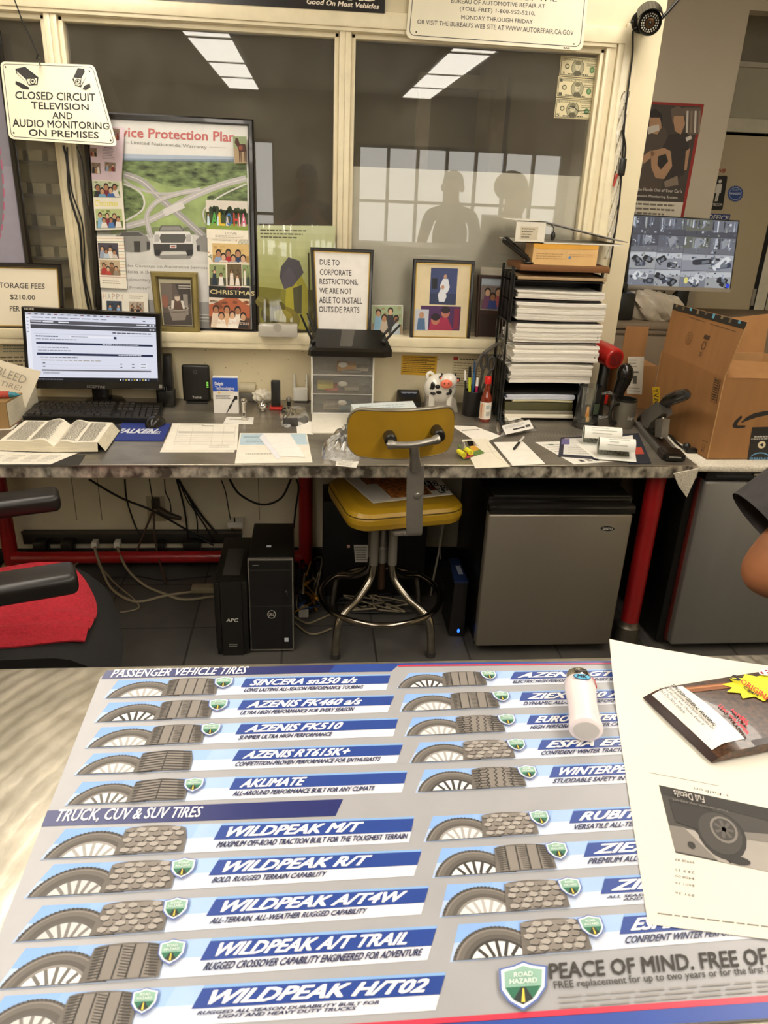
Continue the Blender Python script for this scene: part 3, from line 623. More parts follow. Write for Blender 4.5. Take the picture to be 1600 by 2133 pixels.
# cigar packet
pk = lambda x, y: PZ(1250+x/4.571, 1340+y/4.571, ZT+.012)
TL, BL = pk(425, 450), pk(1085, 1060); d = (pk(1600, 258)-TL)*1.9
qk = Q(TL, TL+d, BL+d, BL, .00018)
pil = lambda u, v: .0035*(max(0, math.sin(math.pi*min(1, u*2.5+.0))) if u < .2 else 1)*math.sin(math.pi*v)-.007*max(0, 1-u/.06)
qc = CQ(qk, pil, .00018)
PKM = mat('woven_brown_cigar_print', '#4b3120', .3, var=.5, scale=260, coat=.3)
o = thing('cigar_packet', 'brown foil cigar packet with a yellow starburst lying on the white printout', 'packet', (TL.x+.05, TL.y-.03, ZT+.002))
b = B(); b.grid(lambda u, v: qc(u, v, 0), 24, 12, PKM)
low = lambda u, v: Vector((*qk(u, v).xy, ZT+.0046))
ed = [(0, i/12) for i in range(13)]+[(i/24, 1) for i in range(1, 25)]+[(1, 1-i/12) for i in range(1, 13)]+[(1-i/24, 0) for i in range(1, 24)]
for i in range(len(ed)): a, c = ed[i], ed[(i+1) % len(ed)]; b.face([qc(*a), low(*a), low(*c), qc(*c)], PKM)
b.build('pouch', o)
b = B(); DK = mat('dark_brown_packet_edge', '#2b1812', .35)
gq = lambda u0, v0, u1, v1, m, k: b.grid(lambda u, v: qc(u0+(u1-u0)*u, v0+(v1-v0)*v, k), 6, 14, m)
gq(.025, .03, .145, .90, PAPER, 2); gq(-.002, 0, .022, 1, DK, 2); gq(0, .93, 1, 1.0, DK, 2)
b.grid(lambda u, v: qc(.145+.855*u, .06+.22*u+(.11)*v, 2), 12, 3, ink('#8a5533')); b.grid(lambda u, v: qc(.145+.855*u, .085+.22*u+(.03)*v, 3), 12, 1, ink('#b57a4f'))
st = []
for i in range(22): a = 2*math.pi*i/22; r_ = 1 if i % 2 else .74; st.append((.40+.14*r_*math.cos(a), .27+.26*r_*math.sin(a)))
for i in range(22): b.face([qc(.40, .27, 5), qc(*st[i], 5), qc(*st[(i+1) % 22], 5)], ink('#f3ea2a'))
tq = lambda a, b_, c, d_: CQ(Q(pk(*a), pk(*b_), pk(*c), pk(*d_), .00018), lambda u, v: .003)
for i, (t, l) in enumerate((('SURGEON GENERAL WARNING:', 1.0), ('Cigar Smoking Can Cause Cancers Of', 1.05), ('The Mouth And Throat, Even If', .93), ('You Do Not Inhale.', .62))):
    dx, dy = -42*i, 10*i; Lx, Ly = 405*l, 392*l
    b.text(tq((697+dx, 428+dy), (697+dx+Lx, 428+dy+Ly), (668+dx+Lx, 440+dy+Ly), (668+dx, 440+dy)), t, 0, 0, 1, 1, ink('#2b2722'), 4, .03 if i == 0 else .005)
b.text(tq((1255, 345), (1350, 375), (1310, 412), (1205, 375)), '5', 0, 0, 1, 1, ink('#141210'), 8, .03)
b.text(tq((1345, 385), (1660, 585), (1640, 640), (1320, 420)), 'ORIGINAL', 0, 0, 1, 1, ink('#c2381c'), 8, .03)
b.text(tq((1365, 455), (1500, 540), (1485, 565), (1345, 478)), 'Cigars', 0, 0, 1, 1, ink('#141210'), 8, .03, .2)
for i, (t, a, l) in enumerate((('ALL', (1345, 725), 95), ('NATURAL', (1258, 665), 210), ('LEAF WRAPPER', (1140, 622), 370))):
    x, y = a; b.text(tq((x, y), (x+l*.74, y+l*.75), (x+l*.74-24, y+l*.75+14), (x-24, y+14)), t, 0, 0, 1, 1, ink('#e8505a'), 5, .05)
qb = tq((1470, 290), (1800, 230), (1830, 330), (1540, 360)); b.ell(qb, .5, .5, .5, .5, WTXT, 4); b.ell(qb, .5, .5, .46, .42, ink('#b81e2c'), 5); b.text(qb, 'B', .12, .2, .4, .8, WTXT, 6, .04)
b.build('packet_print', o, 30)
# ================================================================ desk under the window, on red tube legs
ZD = .74
o = thing('steel_desk', 'long burnished steel desk on red tube legs under the office window', 'desk', (0, 2.7, 0))
f0, f1 = PZ(-400, 969, ZD), PZ(1457, 970, ZD)
b = B(); P = [Vector((XL+.1, f0.y, ZD)), Vector((f0.x, f0.y, ZD)), f1, Vector((1.262, 2.75, ZD)), Vector((1.262, WY, ZD)), Vector((XL+.1, WY, ZD))]
b.prism(P, (0, 0, -.004), DESKM, DESKM); b.build('desktop', o)
b = B(); t = Vector((0, 0, -.003)); a0, a1 = Vector((XL+.1, f0.y-.0005, ZD)), f1+Vector((0, -.0005, 0)); dn = Vector((0, 0, -.044))
b.prism([a0, a1, a1+dn, a0+dn], (0, .003, 0), EDGEM, EDGEM)
b.rod(a0+Vector((0, .001, -.0008)), a1+Vector((0, .001, -.0008)), .0016, mat('worn_bright_edge', '#d9d2c2', .25, 1.), 8)
b.prism([a1, Vector((1.264, 2.75, ZD)), Vector((1.264, 2.75, ZD-.044)), a1+dn], (-.003, 0, 0), EDGEM, EDGEM); b.build('front_lip', o)
for x, y in ((-1.255, 2.99), (-.02, 2.97), (-1.255, 2.36)):
    b = B(); b.rod((x, y, .02), (x, y, ZD-.006), .030, REDP, 20); b.build('leg', o)
lb, lt_ = PZ(1312, 1352, 0), PY(1385, 1000, 2.37)
b = B(); b.rod((lb.x, 2.37, .06), (lb.x, 2.37, ZD-.006), .033, REDP, 22); lg = b.build('leg', o)
b = B(); b.lathe([(.043, .0), (.043, .078), (.036, .085), (.034, .1)], mat('leg_collar_steel', '#7b7468', .4, .8), (lb.x, 2.37, .001)); b.build('foot_collar', lg)
b = B(); b.rod((-1.24, 2.97, .075), (-.03, 2.97, .075), .026, REDP, 18); b.build('stretcher_rail', o)
b = B(); b.lathe([(.055, 0), (.055, .012), (.036, .04)], mat('leg_foot_pad', '#9a8a63', .6), (-1.255, 2.99, .001)); b.build('foot_collar', o)

# ================================================================ signs, notices and pictures
def on(q, k=0): return lambda x, y: PN(x, y, q(0, 0), q.n)
BLK = ink('#1d1a17'); CRS = mat('cream_sign_enamel', '#f0e8cd', .3, var=.04, scale=3)
# black sign over the window
p0 = lambda x, y: PY(x, y, WY-.02)
BL, BR = p0(300, -2), p0(801.5, 28); up = Vector((0, 0, .16)); q = Q(BL+up, BR+up, BR, BL)
b = B(); b.slab(q, .005, mat('black_sign_face', '#1b1613', .25)); f = on(q)
b.text(QP(f, (639, -3), (790, 9), (789.5, 19), (639.5, 8)), 'Good On Most Vehicles', 0, 0, 1, 1, ink('#f0e4cf'), 2, .035, .25)
b.text(QP(f, (560, -38), (788, -24), (788, 3), (560, -8)), 'ROTORS', 0, 0, 1, 1, ink('#f0e4cf'), 2, .04, .25)
tag(b.build('wall_sign', None, 0), 'black wall sign with slanted white lettering above the middle window pane', 'sign')
# rounded enamel notice
def rounded(q, rad, n=6, ins=0):
    a, c = (rad)/q.w, (rad)/q.h; i_, j_ = ins/q.w, ins/q.h; P = []
    for cx, cy, s0 in ((1-i_-a, j_+c, -90), (1-i_-a, 1-j_-c, 0), (i_+a, 1-j_-c, 90), (i_+a, j_+c, 180)):
        for k in range(n+1): t = R(s0+90*k/n); P.append((cx+a*math.cos(t), cy+c*math.sin(t)))
    return P
p0 = lambda x, y: PY(x, y, WY-.024)
q = QP(p0, (866, -140), (1236, -118), (1214, 106), (845, 80)); f = on(q)
b = B(); b.prism([q(u, v) for u, v in rounded(q, .022)], q.n*-.004, CRS, CRS)
P = rounded(q, .018, 6, .011); b.line(q, P+[P[0]], .0022, BLK, 1)
for a, c, d, e, t in (((1010, -14), (1160, -5), (1160, 4), (1010, -4), 'CONTACT THE'), ((940, -3.5), (1136, 9), (1135, 18), (940, 6), 'BUREAU OF AUTOMOTIVE REPAIR AT'), ((958, 13.5), (1115, 24), (1114, 35), (957.5, 24), '(TOLL-FREE) 1-800-952-5210,'), ((961, 31.5), (1110, 41), (1109.5, 50), (961, 40), 'MONDAY THROUGH FRIDAY'), ((870, 40), (1195, 63), (1194.5, 74), (869, 49.5), "OR VISIT THE BUREAU'S WEB SITE AT WWW.AUTOREPAIR.CA.GOV")):
    b.text(QP(f, a, c, d, e), t, 0, 0, 1, 1, BLK, 2, .006)
b.text(QP(f, (1174, 98), (1187, 99), (1187, 102.5), (1174, 101.5)), 'BAR', 0, 0, 1, 1, BLK, 2, .03)
for u, v in ((.055, .93), (.945, .94)): b.ell(q, u, v, .005, .008, BLK, 2, 8)
tag(b.build('wall_sign', None, 0), 'cream rounded notice with a repair bureau telephone number above the right window pane', 'sign')
# hanging closed circuit television sign
pa = lambda x, y: PLN(x, y, 2.985, 1.78, .36)
q = QP(pa, (0, 128), (196, 135), (245, 305), (19, 289)); f = on(q)
o = thing('hanging_sign', 'cream closed circuit television sign hanging tilted on a black wire at left', 'sign', tuple(q(.5, 1)))
b = B(); b.prism([q(u, v) for u, v in rounded(q, .016)], q.n*-.002, CRS, CRS); P = rounded(q, .012, 5, .008); b.line(q, P+[P[0]], .002, BLK, 1)
for u, v in ((.05, .07), (.93, .08), (.05, .92), (.95, .93)): b.ell(q, u, v, .009, .014, BLK, 2, 8)
b.build('sign_plate', o, 0)
b = B()
for a, c, d, e, t in (((32, 190), (198, 195), (199, 211), (32, 206), 'CLOSED CIRCUIT'), ((65, 212), (184, 217), (185, 230), (66, 227), 'TELEVISION'), ((109, 233), (151, 235), (151.5, 248), (109.5, 247), 'AND'), ((26, 247), (226, 256), (227, 270), (27, 264), 'AUDIO MONITORING'), ((60, 269), (205, 275), (205.5, 288.5), (60.5, 283), 'ON PREMISES')):
    b.text(QP(f, a, c, d, e), t, 0, 0, 1, 1, BLK, 2, .022)
C1 = lambda P: [f(x/2.963, y/2.963) + q.n*.0006 for x, y in P]
def icon(pts, m, k): b.face([p+q.n*.0003*k for p in C1(pts)], m)
icon([(95, 425), (155, 412), (238, 478), (232, 525), (180, 528), (100, 452)], BLK, 0); icon([(100, 432), (152, 418), (228, 482), (166, 487)], ink('#2a2622'), 1); icon([(166, 489), (228, 484), (226, 520), (178, 522)], CRS, 1)
icon([(103, 440), (160, 490), (172, 520), (108, 455)], CRS, 1); icon([(82, 482), (120, 484), (125, 545), (86, 540)], CRS, 1); icon([(98, 500), (135, 515), (180, 540), (178, 554), (140, 548), (95, 520)], BLK, 2)
icon([(480, 420), (520, 425), (530, 480), (500, 540), (465, 530), (448, 490)], BLK, 0); icon([(482, 424), (516, 428), (500, 478), (460, 474)], ink('#2a2622'), 1); icon([(455, 480), (500, 484), (490, 530), (466, 524)], CRS, 1); icon([(504, 480), (527, 440), (528, 482), (498, 530)], CRS, 1)
icon([(535, 495), (572, 498), (572, 555), (540, 556)], CRS, 1); icon([(520, 530), (555, 515), (560, 540), (530, 558), (510, 552)], BLK, 2)
for cx, cy, r_ in ((203, 503, 19), (480, 505, 17)):
    for rr, m_, k_ in ((r_, BLK, 3), (r_*.72, CRS, 4), (r_*.42, BLK, 5)): icon([(cx+rr*math.cos(a*.3927), cy+rr*math.sin(a*.3927)*1.05) for a in range(16)], m_, k_)
b.build('lettering', o, 0)
b = B(); top = q(.42, .0)
b.tube([PY(26, -12, 2.99), PY(45, 40, 2.985), PY(62, 75, 2.98), PY(80, 118, 2.975), q(.42, .03, 4)], .0022, BLACKP, 6)
b.tube([PY(80, 112, 2.972), PY(76, 122, 2.972), PY(84, 124, 2.972)], .003, BLACKP, 6); b.build('hanging_wire', o)

GOLDL = mat('gold_liner', '#c9a654', .3, .7); FRB = mat('black_frame_lacquer', '#1a1511', .25, coat=.3)
LN = lambda y0, lean: (lambda x, y: PLN(x, y, y0, 1.022, lean))
# left dark framed picture
q = QP(LN(3.03, .03), (-130, 55), (-4, 60), (66, 560), (-90, 560))
def pr_left(b, q):
    b.rect(q, 0, 0, 1, 1, ink('#8d8892'), 1); b.rect(q, 0, .55, 1, 1, ink('#9c96a2'), 2); b.ell(q, -.0+.42, .52, .40, .42, ink('#7d7a80'), 3, 32)
    for i in range(40): a = 2*math.pi*i/40; b.ring(q, .42, .52, .40, .42, .005, ink('#b8607a'), 4, 2, i*9, i*9+6)
frame('framed_picture', 'tall black-framed violet poster at the far left edge behind the storage fees frame', 'framed picture', q, .022, .02, FRB, pr_left)
# storage fees
q = QP(LN(2.995, .12), (-45, 545), (127, 550), (136, 690), (-30, 689))
def pr_fees(b, q):
    b.rect(q, 0, 0, 1, 1, PAPERW, 1); f = on(q, 2)
    for a, c, d, e, t in (((-9, 588), (93, 591), (93, 602), (-8, 599), 'STORAGE FEES'), ((21, 613), (73, 615), (73.5, 626), (21.5, 625), '$210.00'), ((20.5, 637), (71, 639), (71.5, 650), (21, 648), 'PER DAY')):
        b.text(QP(f, a, c, d, e), t, 0, 0, 1, 1, ink('#4a443c'), 2, .018)
frame('framed_notice', 'black-framed white storage fees notice on the sill behind the computer monitor', 'framed notice', q, .017, .018, FRB, pr_fees, GOLDL)
# big protection plan poster
q = QP(LN(3.035, .055), (168, 230), (527.5, 248), (537, 699), (203, 690))
QB = q
FOREST = mat('printed_forest', '#6f8150', .5, var=.55, scale=28, stretch=(1, 1, 2.2)); FIELD = mat('printed_field', '#9db070', .5, var=.2, scale=14)
ROAD, ROAD2, ROAD3 = ink('#b9b5b2', .4), ink('#a39f9e', .4), ink('#d2cfca', .4)
def pr_plan(b, q):
    f = on(q); b.rect(q, 0, 0, 1, 1, ink('#dcdad4', .35), 1)
    gx = lambda P, m, k: b.face([f(180+x/4.444, 230+y/4.444)+q.n*q.eps*k for x, y in P], m)
    b.text(QP(f, (214, 263), (489, 275.5), (489, 295.5), (214, 283)), 'Service Protection Plan', 0, 0, 1, 1, ink('#c26a66'), 4, .03)
    b.text(QP(f, (273, 293), (431, 303.5), (431, 312), (273, 302)), 'Limited Nationwide Warranty', 0, 0, 1, 1, ink('#77726c'), 4, .004)
    for x0, x1 in ((262, 270), (436, 472)): b.rect(QP(f, (x0, 297+(x0-262)*.05), (x1, 297+(x1-262)*.05), (x1, 298+(x1-262)*.05), (x0, 298+(x0-262)*.05)), 0, 0, 1, 1, ink('#b5b0aa'), 3)
    gx([(20, 395), (1480, 430), (1500, 1150), (60, 1150)], FIELD, 2); gx([(20, 395), (1480, 430), (1480, 455), (20, 440)], ink('#aab6c6'), 4); gx([(20, 420), (1480, 450), (1480, 480), (20, 470)], ink('#8494a4'), 3)
    gx([(20, 460), (1480, 470), (1490, 620), (1000, 720), (750, 700), (350, 560), (20, 540)], FOREST, 3)
    gx([(345, 690), (420, 720), (520, 790), (545, 880), (500, 960), (345, 1010)], FOREST, 3); gx([(1120, 800), (1300, 720), (1490, 690), (1490, 900), (1350, 860), (1110, 940)], FOREST, 3)
    def road(P, w_, m, k): P = [f(180+x/4.444, 230+y/4.444) for x, y in smooth_path([(x, y, 0) for x, y in P], 5) for x, y in ((x, y),)] if False else P; pts = smooth_path([(x, y, 0) for x, y in P], 5); [gx([(a.x+n.x, a.y+n.y), (c.x+n.x, c.y+n.y), (c.x-n.x, c.y-n.y), (a.x-n.x, a.y-n.y)], m, k) for a, c in zip(pts[:-1], pts[1:]) for n in [Vector((-(c-a).y, (c-a).x, 0)).normalized()*w_/2]]
    road([(345, 590), (520, 660), (700, 830), (900, 1000), (1100, 1180)], 60, ROAD2, 4); road([(345, 590), (520, 660), (700, 830), (900, 1000), (1100, 1180)], 8, ROAD3, 5)
    road([(345, 640), (430, 700), (560, 750), (700, 770), (900, 760), (1060, 735)], 22, ROAD, 5); road([(345, 1080), (600, 1010), (800, 900), (1000, 790), (1250, 690), (1480, 630)], 60, ROAD, 6); road([(345, 1080), (600, 1010), (800, 900), (1000, 790), (1250, 690), (1480, 630)], 9, ROAD3, 7)
    road([(1060, 735), (850, 770), (680, 830), (590, 910), (560, 1000), (600, 1180)], 46, ROAD, 8); road([(1060, 735), (850, 770), (680, 830), (590, 910), (560, 1000), (600, 1180)], 6, ROAD3, 9)
    road([(345, 680), (480, 740), (535, 830), (510, 930), (350, 1030)], 16, ROAD3, 5); road([(1480, 680), (1250, 790), (1090, 920), (1100, 1040)], 14, ROAD3, 5); road([(720, 950), (900, 870)], 70, ROAD3, 8)
    for i, c in enumerate(('#cfcdc4', '#d3d0c9', '#d8d5cf', '#dcdad4')): gx([(60, 1080+i*45), (1500, 1080+i*45), (1500, 1150+i*45), (60, 1150+i*45)], ink(c, .35), 2)
    gx([(60, 1150), (1500, 1150), (1510, 1420), (80, 1420)], ink('#d3d1cb', .35), 3)
    # cars: pickup in the middle, two saloons
    K = [ink(c, .4) for c in ('#3f3d3b', '#5a5855', '#8d8a86', '#b5b2ae', '#e2e0dc', '#2b2a29')]
    gx([(640, 1340), (990, 1330), (960, 1370), (700, 1372)], K[2], 10)
    gx([(690, 1065), (870, 1065), (920, 1130), (665, 1130)], K[1], 11); gx([(705, 1072), (860, 1072), (895, 1110), (682, 1110)], K[2], 12); gx([(640, 1120), (955, 1120), (985, 1180), (985, 1240), (620, 1240), (620, 1180)], K[4], 12)
    gx([(622, 1235), (985, 1235), (990, 1330), (935, 1340), (920, 1300), (700, 1300), (680, 1340), (632, 1335)], K[0], 13); gx([(690, 1145), (912, 1145), (925, 1180), (905, 1225), (695, 1225), (678, 1180)], K[1], 14)
    for x in (632, 925): gx([(x, 1150), (x+45, 1148), (x+45, 1215), (x, 1215)], K[3], 15)
    gx([(775, 1245), (835, 1245), (835, 1275), (775, 1275)], K[4], 15); gx([(785, 1252), (825, 1252), (825, 1266), (785, 1266)], ink('#b0605c'), 16)
    for x in (632, 930): gx([(x, 1290), (x+55, 1290), (x+50, 1345), (x+5, 1345)], K[5], 14)
    gx([(270, 1160), (350, 1120), (480, 1115), (560, 1160), (592, 1220), (588, 1290), (480, 1310), (280, 1300)], K[2], 12); gx([(330, 1130), (480, 1125), (530, 1160), (310, 1165)], K[1], 13); gx([(440, 1210), (500, 1210), (500, 1310), (445, 1310)], K[0], 14); gx([(560, 1210), (590, 1220), (585, 1290), (560, 1290)], K[0], 14)
    gx([(1015, 1200), (1060, 1160), (1130, 1150), (1130, 1310), (1030, 1300)], K[2], 12); gx([(1020, 1250), (1050, 1245), (1050, 1305), (1025, 1300)], K[0], 13)
    T = ink('#8a867f')
    for a, c, d, e, t in (((243, 549), (432, 554.5), (432, 562.5), (243, 557), 'Includes Coverage on Automotive Services'), ((246, 561), (316, 563), (316, 570.5), (246, 568.5), 'Locations in the'), ((246, 577), (314, 579.5), (314, 589), (246, 587), 'Complimentary'), ((255, 595), (311, 597), (311, 604.5), (255, 602.5), '$0 Promise*')):
        b.text(QP(f, a, c, d, e), t, 0, 0, 1, 1, T, 4, .008)
    gx([(200, 1740), (1520, 1790), (1530, 2010), (200, 2010)], ink('#a29f9b'), 2); gx([(200, 1880), (1520, 1900), (1530, 2030), (200, 2030)], ink('#8d8a86'), 3)
    b.words(QP(f, (413, 652), (440, 653), (442, 672), (414, 671)), 0, 0, 1, 1, 3, ink('#e4e2de'), 5, 4, .3)
frame('framed_poster', 'large black-framed protection plan poster with a motorway picture in the middle pane', 'framed poster', q, .022, .022, FRB, pr_plan)
# family cards tucked onto the poster
cq = Q(*(c+q.n*.002 for c in q.sub(.035, .03, .965, .97).c), .00025); fc = on(cq); C5 = lambda x, y, d=0: PN(180+x/4.444, 230+y/4.444, cq(0, 0)+cq.n*d, cq.n)
def card(name, label, cat, c4, base, draw, d=0, grp=None):
    q = Q(*(C5(x, y, d) for x, y in c4), .0002); b = B(); b.slab(q, .0006, ink(base)); draw(b, q, lambda x, y: None)
    return tag(b.build(name, None, 0), label, cat, grp)
def sub5(q, x0, y0, x1, y1):      # crop pixels -> uv box of q, by the nearest upright fit
    a = C5(x0, y0); c = C5(x1, y1); o_ = q.c[0]; U = (q.c[1]-q.c[0]); V = (q.c[3]-q.c[0])
    def uv(p):
        r_ = p-o_; uu, uv_, vv = U.dot(U), U.dot(V), V.dot(V); d1, d2 = r_.dot(U), r_.dot(V); D = uu*vv-uv_*uv_
        return (d1*vv-d2*uv_)/D, (d2*uu-d1*uv_)/D
    return (*uv(a), *uv(c))
S = ['#7d2d34', '#3d5f91', '#2c2a2e', '#8fa9c4', '#e4ddd2']
def dA(b, q, _):
    for bx, s in (((245, 165, 315, 280), 3), ((30, 345, 105, 430), 5), ((45, 480, 145, 590), 7), ((185, 480, 300, 575), 8)): snapshot(b, q, *sub5(q, *bx), '#8d7a68', '#6d5a44', [S[s % 5], '#b07a4a', S[(s+2) % 5]], 2, s)
    b.words(q, *sub5(q, 155, 350, 290, 465), 7, ink('#8a7a80'), 2, 5, .35); b.words(q, *sub5(q, 170, 338, 280, 362), 1, ink('#5a4a56'), 3, 6, .7)
card('photo_card', 'pink collage card with tilted snapshots, tucked under the hanging sign', 'photo card', ((22, 130), (352, 160), (325, 655), (50, 640)), '#dcc6cf', dA, .0012, 'family cards on the poster')
def dB(b, q, _):
    snapshot(b, q, *sub5(q, 55, 650, 312, 812), '#c9cfae', '#6a7a3e', ['#2b2a30', '#6fa3c4', '#7d2d34', '#3d62a0', '#e4ddd2'], 2, 3); snapshot(b, q, *sub5(q, 82, 912, 335, 1100), '#b9c489', '#5f7036', ['#8fb7d2', '#e6e0d6', '#7d2530', '#4d7ab4', '#23242c', '#e6e0d6'], 2, 4)
    b.text(q, 'Christmas', *sub5(q, 75, 830, 290, 892), ink('#e8e04e'), 3, .01, .3)
card('photo_card', 'cream Christmas card with two family photos, below the pink collage card', 'photo card', ((48, 600), (325, 610), (362, 1103), (84, 1108)), '#efe8d6', dB, .0002, 'family cards on the poster')
def dC(b, q, _):
    for i in range(15):
        v = .03+i*.062
        if not .14 < v < .72 or i % 1 == 0: b.rect(q, .0, v, 1, v+.010, ink(('#c98a86', '#7b8f86', '#d2b07a')[i % 3]), 1)
    snapshot(b, q, *sub5(q, 105, 1225, 300, 1370), '#4a4650', '#3d3a42', ['#9aa6b8', '#b8c8d2', '#e2ddd4', '#d6cabc'], 3, 6); snapshot(b, q, *sub5(q, 122, 1382, 315, 1522), '#c2ad8d', '#94724e', ['#b23a34', '#c24a3e', '#7c5a3c', '#9a8a78'], 3, 9)
    b.rect(q, 0, .8, 1, 1, ink('#efe8d6'), 2); b.words(q, .1, .84, .9, .92, 2, ink('#9a8f80'), 3, 2, .4)
card('photo_card', 'striped cream card with two stacked family photos, left side of the poster', 'photo card', ((95, 1165), (345, 1168), (376, 1652), (130, 1640)), '#efe8d6', dC, 0, 'family cards on the poster')
def dD(b, q, _):
    for i, ch in enumerate('HAPPY'): b.text(q, ch, .03+i*.095, .04, .10+i*.095, .20, ink(('#c9a49a', '#a8b0a8', '#c2a090', '#b8a8a0', '#d0b8a4')[i]), 2, -.005)
    snapshot(b, q, *sub5(q, 185, 1762, 330, 1935), '#3c4656', '#2d3440', ['#6f9fd0', '#5d8fc2', '#8fb2d6'], 2, 12); snapshot(b, q, *sub5(q, 392, 1768, 532, 1930), '#b8a894', '#54463c', ['#3d3430', '#7a4a3c', '#2d2a2e', '#5a4a44'], 2, 13)
    b.words(q, .6, .07, .92, .18, 2, ink('#8a7f74'), 2, 7, .4)
card('photo_card', 'white greeting card reading HAPPY, half hidden behind the computer monitor', 'photo card', ((140, 1680), (568, 1692), (580, 2010), (150, 2000)), '#efe9da', dD, 0, 'family cards on the poster')
def dE(b, q, _):
    b.rect(q, 0, 0, 1, .45, ink('#8e9a72'), 1); b.rect(q, 0, .45, 1, 1, ink('#a8916f'), 1); hb = ink('#4a2a1c')
    b.poly(q, [(.2, .05), (.38, .08), (.5, .28), (.9, .28), (.98, .4), (.95, .56), (.42, .58), (.32, .4), (.12, .24)], hb, 3)
    for x in (.40, .52, .82, .92): b.poly(q, [(x, .5), (x+.08, .5), (x+.06, .95), (x+.01, .95)], hb, 4)
    b.ell(q, .55, .42, .16, .1, ink('#8a4a34'), 5, 10)
card('photo', 'small photo of a brown horse at the upper right corner of the poster', 'photo', ((1355, 240), (1482, 242), (1484, 490), (1370, 490)), '#a8916f', dE, 0)
def dF(b, q, _):
    b.rect(q, 0, 0, 1, .28, ink('#d8cfc2'), 1); rg = random.Random(2)
    for i in range(26): b.ell(q, rg.uniform(.03, .97), rg.uniform(.2, .34), .05, .09, ink(rg.choice(('#2c3a1e', '#3c4c28', '#1f2a16'))), 2, 9)
    b.rect(q, 0, .3, 1, .62, ink('#3d4a26'), 1); b.rect(q, 0, .6, 1, .76, ink('#8aa043'), 2); b.rect(q, 0, .76, 1, 1, ink('#efe6d2'), 3)
    for i, (ch, c) in enumerate(zip('ALOHA', ('#59b04c', '#e6bf3a', '#3f72b0', '#c93a3a', '#d66a8a'))): b.text(q, ch, .13+i*.175, .32, .26+i*.175, .65, ink(c), 6, .03)
    for x, c in ((.05, '#cfe0ea'), (.29, '#cfe0ea'), (.5, '#e0d0c6'), (.78, '#e4d6d2'), (.9, '#e8dcd8')): b.poly(q, [(x-.02, .42), (x+.02, .42), (x+.035, .66), (x-.035, .66)], ink(c), 7); b.ell(q, x, .39, .018, .03, ink('#c99a78'), 7, 8)
    b.text(q, 'LOVE', .44, .82, .72, .89, ink('#8a7d6e'), 4, -.004); b.words(q, .2, .9, .95, .98, 2, ink('#a89c8c'), 4, 3, .3)
card('photo_card', 'card with colourful ALOHA letters on grass, topmost of the right column on the poster', 'photo card', ((1105, 830), (1490, 842), (1502, 1195), (1115, 1180)), '#efe6d2', dF, .0008, 'family cards on the poster')
def dG(b, q, _):
    snapshot(b, q, *sub5(q, 1165, 1228, 1503, 1415), '#d9b87a', '#b0884c', ['#8fa3c0', '#e0d8cc', '#b02a2e', '#b8bcc8', '#2f3c5c', '#d8d0c8'], 2, 21, low=.4); snapshot(b, q, *sub5(q, 1138, 1425, 1290, 1625), '#93a06a', '#4a4a38', ['#24303e', '#e6e0da'], 2, 22)
    snapshot(b, q, *sub5(q, 1300, 1420, 1432, 1625), '#6a5a3c', '#4c3c26', ['#e8dccc', '#efe4d8'], 2, 23, low=.3); snapshot(b, q, *sub5(q, 1438, 1428, 1510, 1625), '#8a9a66', '#5a6a44', ['#e6ded2', '#2a3038'], 2, 24)
    b.text(q, 'MERRY CHRISTMAS', *sub5(q, 1160, 1192, 1340, 1210), ink('#8a8072'), 3, .0)
    for i in range(7): b.line(q, [(.80+i*.03, .02), (.74+i*.035, .12)], .0012, ink('#3c5a38'), 3); b.line(q, [(.0+i*.015, .40), (.09, .34+i*.02)], .0012, ink('#3c5a38'), 3)
    for u, v in ((.70, .05), (.03, .30)): b.ell(q, u, v, .012, .012, ink('#b02a2e'), 4, 8)
card('photo_card', 'cream collage card with fern sprigs, middle of the right column on the poster', 'photo card', ((1120, 1175), (1500, 1188), (1512, 1640), (1130, 1628)), '#efe6d0', dG, .0002, 'family cards on the poster')
def dH(b, q, _):
    b.rect(q, 0, 0, 1, .26, ink('#1d1c1a'), 1); b.text(q, 'CHRISTMAS', .03, .085, 1.12, .185, ink('#e2d29c'), 3, .012); b.text(q, 'merry', .42, .0, .8, .07, ink('#a83a4a'), 3, .0, .3)
    snapshot(b, q, 0, .27, 1, 1, '#b0603c', '#5d3c2a', ['#e0cdb8', '#efe6da', '#d9b088', '#efe9e0', '#e9ded0', '#2a2624'], 2, 31, low=.28); b.poly(q, [(0, .27), (.4, .27), (.1, .42), (0, .44)], ink('#d9c9b6'), 3); b.poly(q, [(1, .27), (.7, .27), (.9, .4), (1, .42)], ink('#e0c8a8'), 3)
    b.text(q, 'Merry Christmas', .12, .80, .98, .92, ink('#d9c0b0'), 14, -.01, .2)
card('photo_card', 'black Christmas card with a sunset family photo, lowest of the right column', 'photo card', ((1134, 1622), (1510, 1640), (1517, 2028), (1138, 2012)), '#1d1c1a', dH, .0004, 'family cards on the poster')
